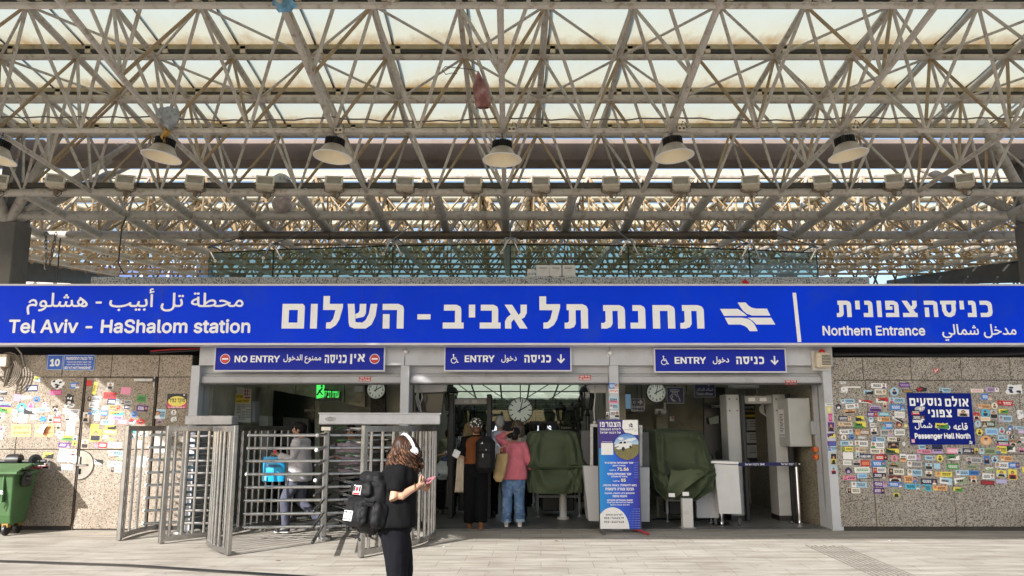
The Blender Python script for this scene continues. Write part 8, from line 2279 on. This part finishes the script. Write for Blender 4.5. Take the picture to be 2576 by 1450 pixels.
m = MB(); m.ell(hp(0, -.02, .045), (.10, .112, .098), 20, 14); m.ell(hp(0, -.055, .02), (.097, .08, .085), 16, 12)
q = skinned(m, .010, 3, .005, 20, 4, (1, 1, 1))
sc_mat = bpy.data.materials.new('scarf_print'); sc_mat.use_nodes = True
nt = sc_mat.node_tree; p_ = nt.nodes['Principled BSDF']; p_.inputs['Roughness'].default_value = .8; tc = nt.nodes.new('ShaderNodeTexCoord'); vo = nt.nodes.new('ShaderNodeTexVoronoi'); vo.inputs['Scale'].default_value = 30; rp = nt.nodes.new('ShaderNodeValToRGB'); rp.color_ramp.interpolation = 'CONSTANT'; rp.color_ramp.elements[1].position = .42
rp.color_ramp.elements[0].color = (.55, .52, .48, 1); rp.color_ramp.elements[1].color = (.012, .012, .012, 1)
nt.links.new(tc.outputs['Object'], vo.inputs['Vector']); nt.links.new(vo.outputs['Distance'], rp.inputs[0]); nt.links.new(rp.outputs[0], p_.inputs['Base Color'])
# leave the nape open: keep only the part of the cap above a sloping line
keep = [i for i, f_ in enumerate(q.f) if sum((Vector(q.v[v]).z - hp(0, 0, 0).z) + .25 * (Vector(q.v[v]).y - hp(0, 0, 0).y) for v in f_) / len(f_) > -.035]
q.f = [q.f[i] for i in keep]; q.m = [0] * len(q.f)
q.build('head_scarf', sc_mat, t, smooth=True, sharp=180)
def sm_pack(t, W, soft, w, d, h):
    soft([(0, 0, 0, w, d, h), (0, 0, h * .40, w * .72, d * .8, h * .24)], fold=.008, fs=8).build('main_bag', PACK, t, smooth=True, sharp=180)
    soft([(0, -d * .45, -h * .14, w * .8, d * .4, h * .5)], fold=.006).build('front_pocket', PACK, t, smooth=True, sharp=180)
    m = MB(); m.path([W(-w * .12, d * .4, h * .46), W(-w * .22, d * .5, h * .62), W(-w * .24, d * 1.3, h * .66)], [(.03, .009)] * 3, 6); m.path([W(-w * .42, d * .3, -h * .3), W(-w * .5, d * 1.0, -h * .1)], [(.02, .006)] * 2, 6); m.path([W(-.03, 0, h * .5), W(0, -.01, h * .56), W(.04, 0, h * .5)], .008, 6); m.build('straps', WEB, t)
    m = MB(); m.box(W(-.02, -d * .66, .0), (.02, .006, .055)); m.box(W(.03, -d * .66, .09), (.014, .006, .018)); m.build('zip_pulls', WHITE_D, t)
    m = MB(); f = front(W(-.04, -d * .52, h * .36)); m.poly([(-.02, -.015), (.02, -.015), (.01, .02)], f, .012); m.build('logo_patch', WHITE_D, t)
backpack('backpack', 'plain black backpack slung on the right shoulder of the woman in brown', Vector((at(1221, 1143, 12.80).x, 12.80, at(1221, 1146, 12.80).z)), -8, (.30, .17, .54), PACK, sm_pack)
c = at(1157, 1160, 12.95); t = thing('garment', 'cream coloured garment hanging from the left arm of the woman in brown', 'garment', c)
m = MB(); vs = []
for r_ in range(10):
    u = r_ / 9
    for q in range(7): v = q / 6 - .5; vs.append(at(1160 - 5 * u + v * (15 + 8 * u), 1141 + 98 * u, 13.0) + Vector((0, -.02 * math.sin(v * 14 + u * 2), 0)))
m.add(vs, [(r_ * 7 + q, r_ * 7 + q + 1, r_ * 7 + q + 8, r_ * 7 + q + 7) for r_ in range(9) for q in range(6)]); o = m.build('cloth', CL('cream_cloth', (.5, .43, .33)), t, smooth=True, sharp=180); sd = o.modifiers.new('t', 'SOLIDIFY'); sd.thickness = .012
m = MB(); c = at(1148, 1142, 12.95); m.box(c, (.11, .05, .12), Matrix.Rotation(R(25), 3, 'Y'), bev=.01); m.build('paper_packet', WHITEPR, loc=c, label='white packet held at the waist by the woman in the brown vest', cat='packet')
# ---------------- woman with the suitcase
stripe = bpy.data.materials.new('striped_cloth'); stripe.use_nodes = True; nt = stripe.node_tree; p_ = nt.nodes['Principled BSDF']; tc = nt.nodes.new('ShaderNodeTexCoord'); wv = nt.nodes.new('ShaderNodeTexWave'); wv.inputs['Scale'].default_value = 9; wv.inputs['Distortion'].default_value = 4; rp = nt.nodes.new('ShaderNodeValToRGB'); rp.color_ramp.interpolation = 'CONSTANT'; rp.color_ramp.elements[1].position = .5
rp.color_ramp.elements[0].color = (.6, .6, .6, 1); rp.color_ramp.elements[1].color = (.01, .01, .01, 1); nt.links.new(tc.outputs['Object'], wv.inputs['Vector']); nt.links.new(wv.outputs['Fac'], rp.inputs[0]); nt.links.new(rp.outputs[0], p_.inputs['Base Color'])
Y5 = 15.4
pos5 = Vector((at(1178, 1280, Y5).x, Y5, .02))
person('blonde woman in striped top reaching left for the suitcase handle, mostly hidden', pos5, 8, 1.66, dict(elL=(-.30, .12, 1.16), wrL=(-.48, .16, 1.10)),
    dict(top=dict(mat=stripe, name='striped_top', sleeve=.9, r1=.045, hem=.9), handL=((-.9, .1, -.2), (0, .1, -1), (0, 1, 0), .5), pants=dict(mat=CL('grey_trousers', (.10, .105, .11)), r=(.11, .10, .10)), shoes=dict(mat=WHITE_D), hair=dict(kind='long', mat=M('blonde_hair', (.36, .25, .12), .5, var=.4, scale=40), len=.42, n=130)))
ps = Vector((at(1122, 1283, 15.2).x, 15.3, .02)); t = thing('suitcase', 'upright black soft suitcase with pulled out handle at the left of the queue', 'suitcase', ps)
m = MB(); m.box(ps + Vector((0, 0, .34)), (.38, .24, .54), bev=.05); m.build('shell', BLK_CLOTH, t)
m = MB(); m.box(ps + Vector((0, -.125, .26)), (.31, .03, .32), bev=.012); m.build('front_pocket', BLK_CLOTH, t)
m = MB(); m.box(ps + Vector((.06, -.128, .50)), (.06, .008, .018)); m.build('tag', WHITE_D, t)
for s in (-1, 1):
    m = MB(); m.lathe([(0, -.018), (.028, -.018), (.034, 0), (.028, .018), (0, .018)], ps + Vector((s * .15, -.06, .036)), 12, (1, 0, 0)); m.build('wheel', BLACK, t, smooth=True)
m = MB(); m.path([ps + Vector((-.10, .07, .6)), ps + Vector((-.10, .07, 1.02)), ps + Vector((.10, .07, 1.02)), ps + Vector((.10, .07, .6))], .011, 6); m.build('handle', STEEL_B, t)
c = ps + Vector((-.04, -.03, .77)); t = thing('carrier_bag', 'pale grey blue plastic bag with a small dark logo resting on top of the suitcase', 'bag', c)
m = MB(); q_ = MB(); q_.box((0, 0, 0), (.34, .2, .34), bev=.08); q_ = skinned(q_, .014, 3, .012, 9, 2, (1, 1, 1)); m.add([Vector(v) + c for v in q_.v], q_.f); m.build('bag_body', M('bag_pale', (.42, .50, .52), .4, var=.15, bump=.2, bscale=14), t, smooth=True, sharp=180)
m = MB(); f = front((c.x, c.y - .105, c.z)); m.rect(-.12, -.09, -.07, -.045, f, .008); m.rect(-.06, -.07, .09, -.06, f, .008); m.rect(-.06, -.085, .04, -.077, f, .008); m.build('logo', flat(60, 75, 100), t)
m = MB(); c2 = c + Vector((.03, .03, .21)); m.box(c2, (.2, .12, .10), bev=.03); m.build('blue_pouch', M('blue_pouch', (.015, .03, .14), .5, var=.2), loc=c2, label='small dark blue pouch lying on the pale carrier bag', cat='pouch')
# ---------------- older man
pos6 = Vector((at(1257, 1290, 14.6).x, 14.6, .02))
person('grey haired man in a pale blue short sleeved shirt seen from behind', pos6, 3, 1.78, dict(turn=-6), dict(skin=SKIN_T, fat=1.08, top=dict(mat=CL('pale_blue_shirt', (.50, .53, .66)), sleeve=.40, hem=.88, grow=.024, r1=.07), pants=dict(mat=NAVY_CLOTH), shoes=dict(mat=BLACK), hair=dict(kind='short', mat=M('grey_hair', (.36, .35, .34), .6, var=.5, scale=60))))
# ---------------- woman in white cardigan
pos7 = Vector((at(1303, 1290, 14.15).x, 14.15, .02))
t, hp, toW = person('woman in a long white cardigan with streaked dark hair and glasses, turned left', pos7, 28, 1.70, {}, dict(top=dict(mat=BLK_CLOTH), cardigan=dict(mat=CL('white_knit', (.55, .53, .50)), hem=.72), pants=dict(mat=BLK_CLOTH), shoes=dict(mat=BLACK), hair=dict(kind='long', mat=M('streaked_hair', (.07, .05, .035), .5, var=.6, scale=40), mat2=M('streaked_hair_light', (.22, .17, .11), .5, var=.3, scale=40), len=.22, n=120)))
m = MB()
for s in (-1, 1): m.path([hp(s * .034 + math.cos(a) * .026, .098, .012 + math.sin(a) * .02) for a in [2 * math.pi * q / 12 for q in range(12)]], .003, 5, closed=True); m.path([hp(s * .06, .095, .015), hp(s * .082, .0, .01)], .003, 5)
m.build('glasses', BLACK, t)
# ---------------- woman in pink
PINK = CL('pink_knit', (.55, .155, .20), .85, .1, .3)
pos8 = Vector((at(1291, 1322, 13.35).x, 13.35, .02))
t, hp, toW = person('woman in a pink sweater and jeans with her hand on her tied black hair', pos8, 0, 1.585,
    dict(head=(.035, .03, 1.565), turn=-24, tilt=-6, shL=(-.165, -.01, 1.40), elL=(-.265, .03, 1.50), wrL=(-.08, -.075, 1.60), elR=(.27, -.01, 1.12), wrR=(.33, .10, .93), knR=(.105, .01, .48), knL=(-.105, .01, .48), anR=(.115, -.01, .085), anL=(-.12, -.01, .085)),
    dict(skin=SKIN_T, fat=1.1, handL=((.85, .1, .25), (.1, .9, -.3), (.1, -.1, -1), .35), handR=((.25, .5, -.8), (-.9, .1, -.2), (.1, 1, .2), .9),
         top=dict(mat=PINK, name='sweater', hem=.80, wide=1.06, sleeve=.86, r0=.078, r1=.058, grow=.028, fold=.009, fs=7), pants=dict(mat=JEANS, name='jeans', r=(.115, .085, .085), hem=.075, fold=.012, fs=9, cuff=M('denim_cuff', (.30, .38, .48), .8, var=.3, scale=20)), shoes=dict(mat=M('sneaker_pale', (.5, .42, .40), .5, var=.2), sole=WHITE), hair=dict(kind='bun', mat=M('jet_hair', (.005, .005, .006), .5, var=.4, scale=50, spec=.2), bx=-.045, bz=.0)))
c = at(1264, 1172, 13.1); t = thing('tote_bag', 'large beige tote bag hanging at the left side of the woman in pink', 'bag', c)
m = MB(); pts = [(1252, 1146, 1276), (1250, 1150, 1280), (1243, 1185, 1277), (1241, 1200, 1272), (1246, 1212, 1266)]
q_ = MB(); rings = []
for y, l, r_ in ((1142, 1249, 1279), (1160, 1246, 1277), (1180, 1243, 1273), (1200, 1241, 1268), (1211, 1248, 1262)):
    a, b = at(l, y, 13.1), at(r_, y, 13.1); rings.append((((a.x + b.x) / 2 - c.x, 0, a.z - c.z), (b.x - a.x) / 2, .085))
loft(q_, rings, 18, ex=.6); q_ = skinned(q_, .010, 3, .010, 9, 6, (1, 1, .6)); m.add([Vector(v) + c for v in q_.v], q_.f); m.build('bag_body', CL('beige_canvas', (.42, .30, .15), .8, .15, .3), t, smooth=True, sharp=180)
m = MB(); w_ = [at(x, y, 13.1) for x, y in ((1272, 1146), (1276, 1130), (1284, 1110))]; w_.append(at(1286, 1104, 13.25)); m.path(w_, [(.028, .006)] * 4, 6); m.path([at(1251, 1146, 13.05), at(1258, 1128, 13.02), at(1272, 1122, 13.04)], [(.018, .006)] * 3, 6); m.build('strap', CL('beige_strap', (.5, .36, .22)), t)
m = MB(); p = at(1262, 1138, 13.12); m.tube(p - Vector((0, 0, .08)), p, .022, n=10); m.tube(p, p + Vector((0, 0, .07)), .022, .018, n=10, mi=1); m.build('bottle', [BLACK, M('orange_cap', (.5, .13, .02), .4)], loc=p, label='slim bottle with orange cap sticking out of the beige tote', cat='bottle')
# ---------------- seated man far left in the hall, people beyond the tarpaulin
p9 = Vector((at(1114, 1200, 18.0).x, 18.0, .02))
person('seated man in a pale yellow shirt deep in the hall at the left', p9 - Vector((0, 0, .12)), -80, 1.70, dict(lean=.12, head=(0, .16, 1.54), neck=(0, .07, 1.43), tilt=-25, knR=(.1, .45, .90), knL=(-.1, .45, .90), anR=(.1, .45, .45), anL=(-.1, .45, .45), elR=(.2, .16, 1.12), wrR=(.12, .38, 1.04), elL=(-.2, .16, 1.12), wrL=(-.12, .38, 1.04)),
       dict(skin=SKIN_T, top=dict(mat=CL('pale_yellow_shirt', (.55, .55, .38)), sleeve=.8), pants=dict(mat=BLK_CLOTH, hem=.42), shoes=dict(mat=BLACK), hair=dict(kind='short', mat=BLACK)))
t = thing('hall_bench', 'dark metal bench under the seated man deep in the hall', 'bench', p9)
m = MB(); m.box(p9 + Vector((-.05, 0, .70)), (.5, 1.0, .06)); m.build('seat', DARK_STEEL, t)
m = MB(); m.box(p9 + Vector((-.32, 0, .95)), (.05, 1.0, .45)); m.build('backrest', DARK_STEEL, t)
for s in (-1, 1): m = MB(); m.box(p9 + Vector((-.1, s * .4, .33)), (.4, .05, .66)); m.build('leg', DARK_STEEL, t)
for lab, px, ph, mt, yw in (('dark haired person seen just above the smooth tarpaulin, nearer the queue', 1342, 1.66, (.03, .03, .035), 20), ('brown haired person seen just above the smooth tarpaulin, further right', 1367, 1.67, (.22, .18, .12), -30)):
    person(lab, Vector((at(px, 1200, 16.6).x, 16.6, .02)), yw, ph, {}, dict(skin=SKIN_T, top=dict(mat=CL('far_top', mt)), pants=dict(mat=BLK_CLOTH), shoes=dict(mat=BLACK), hair=dict(kind='short', mat=M('far_hair', (.02, .014, .01), .6, var=.3))))
# ---------------- scraps on the paving
for px, py, w_, h_, c_, lab in ((1115, 1377, .07, .03, 'w', 'white paper scrap on the paving right of the turnstile cage'), (1400, 1362, .05, .03, 'u', 'brown dead leaf on the paving before the middle doorway'), (700, 1412, .06, .025, 'u', 'curled brown leaf on the paving in front of the turnstile'), (1860, 1412, .05, .02, 'g', 'grey scrap on the sunlit paving below the guard desk'), (2240, 1362, .06, .02, 'w', 'pale scrap on the paving near the right granite wall')):
    p = gr(px, py); m = MB(); a = px * .7
    q = [Vector((math.cos(a) * x - math.sin(a) * y, math.sin(a) * x + math.cos(a) * y, z)) for x, y, z in ((-w_ / 2, -h_ / 2, .004), (w_ / 2, -h_ / 2, .012), (w_ / 2, h_ / 2, .004), (-w_ / 2, h_ / 2, .014))]
    m.add([p + v for v in q], [(0, 1, 2), (0, 2, 3)]); m.build('scrap', PM(c_), loc=p, label=lab, cat='litter', group='scraps on the paving')
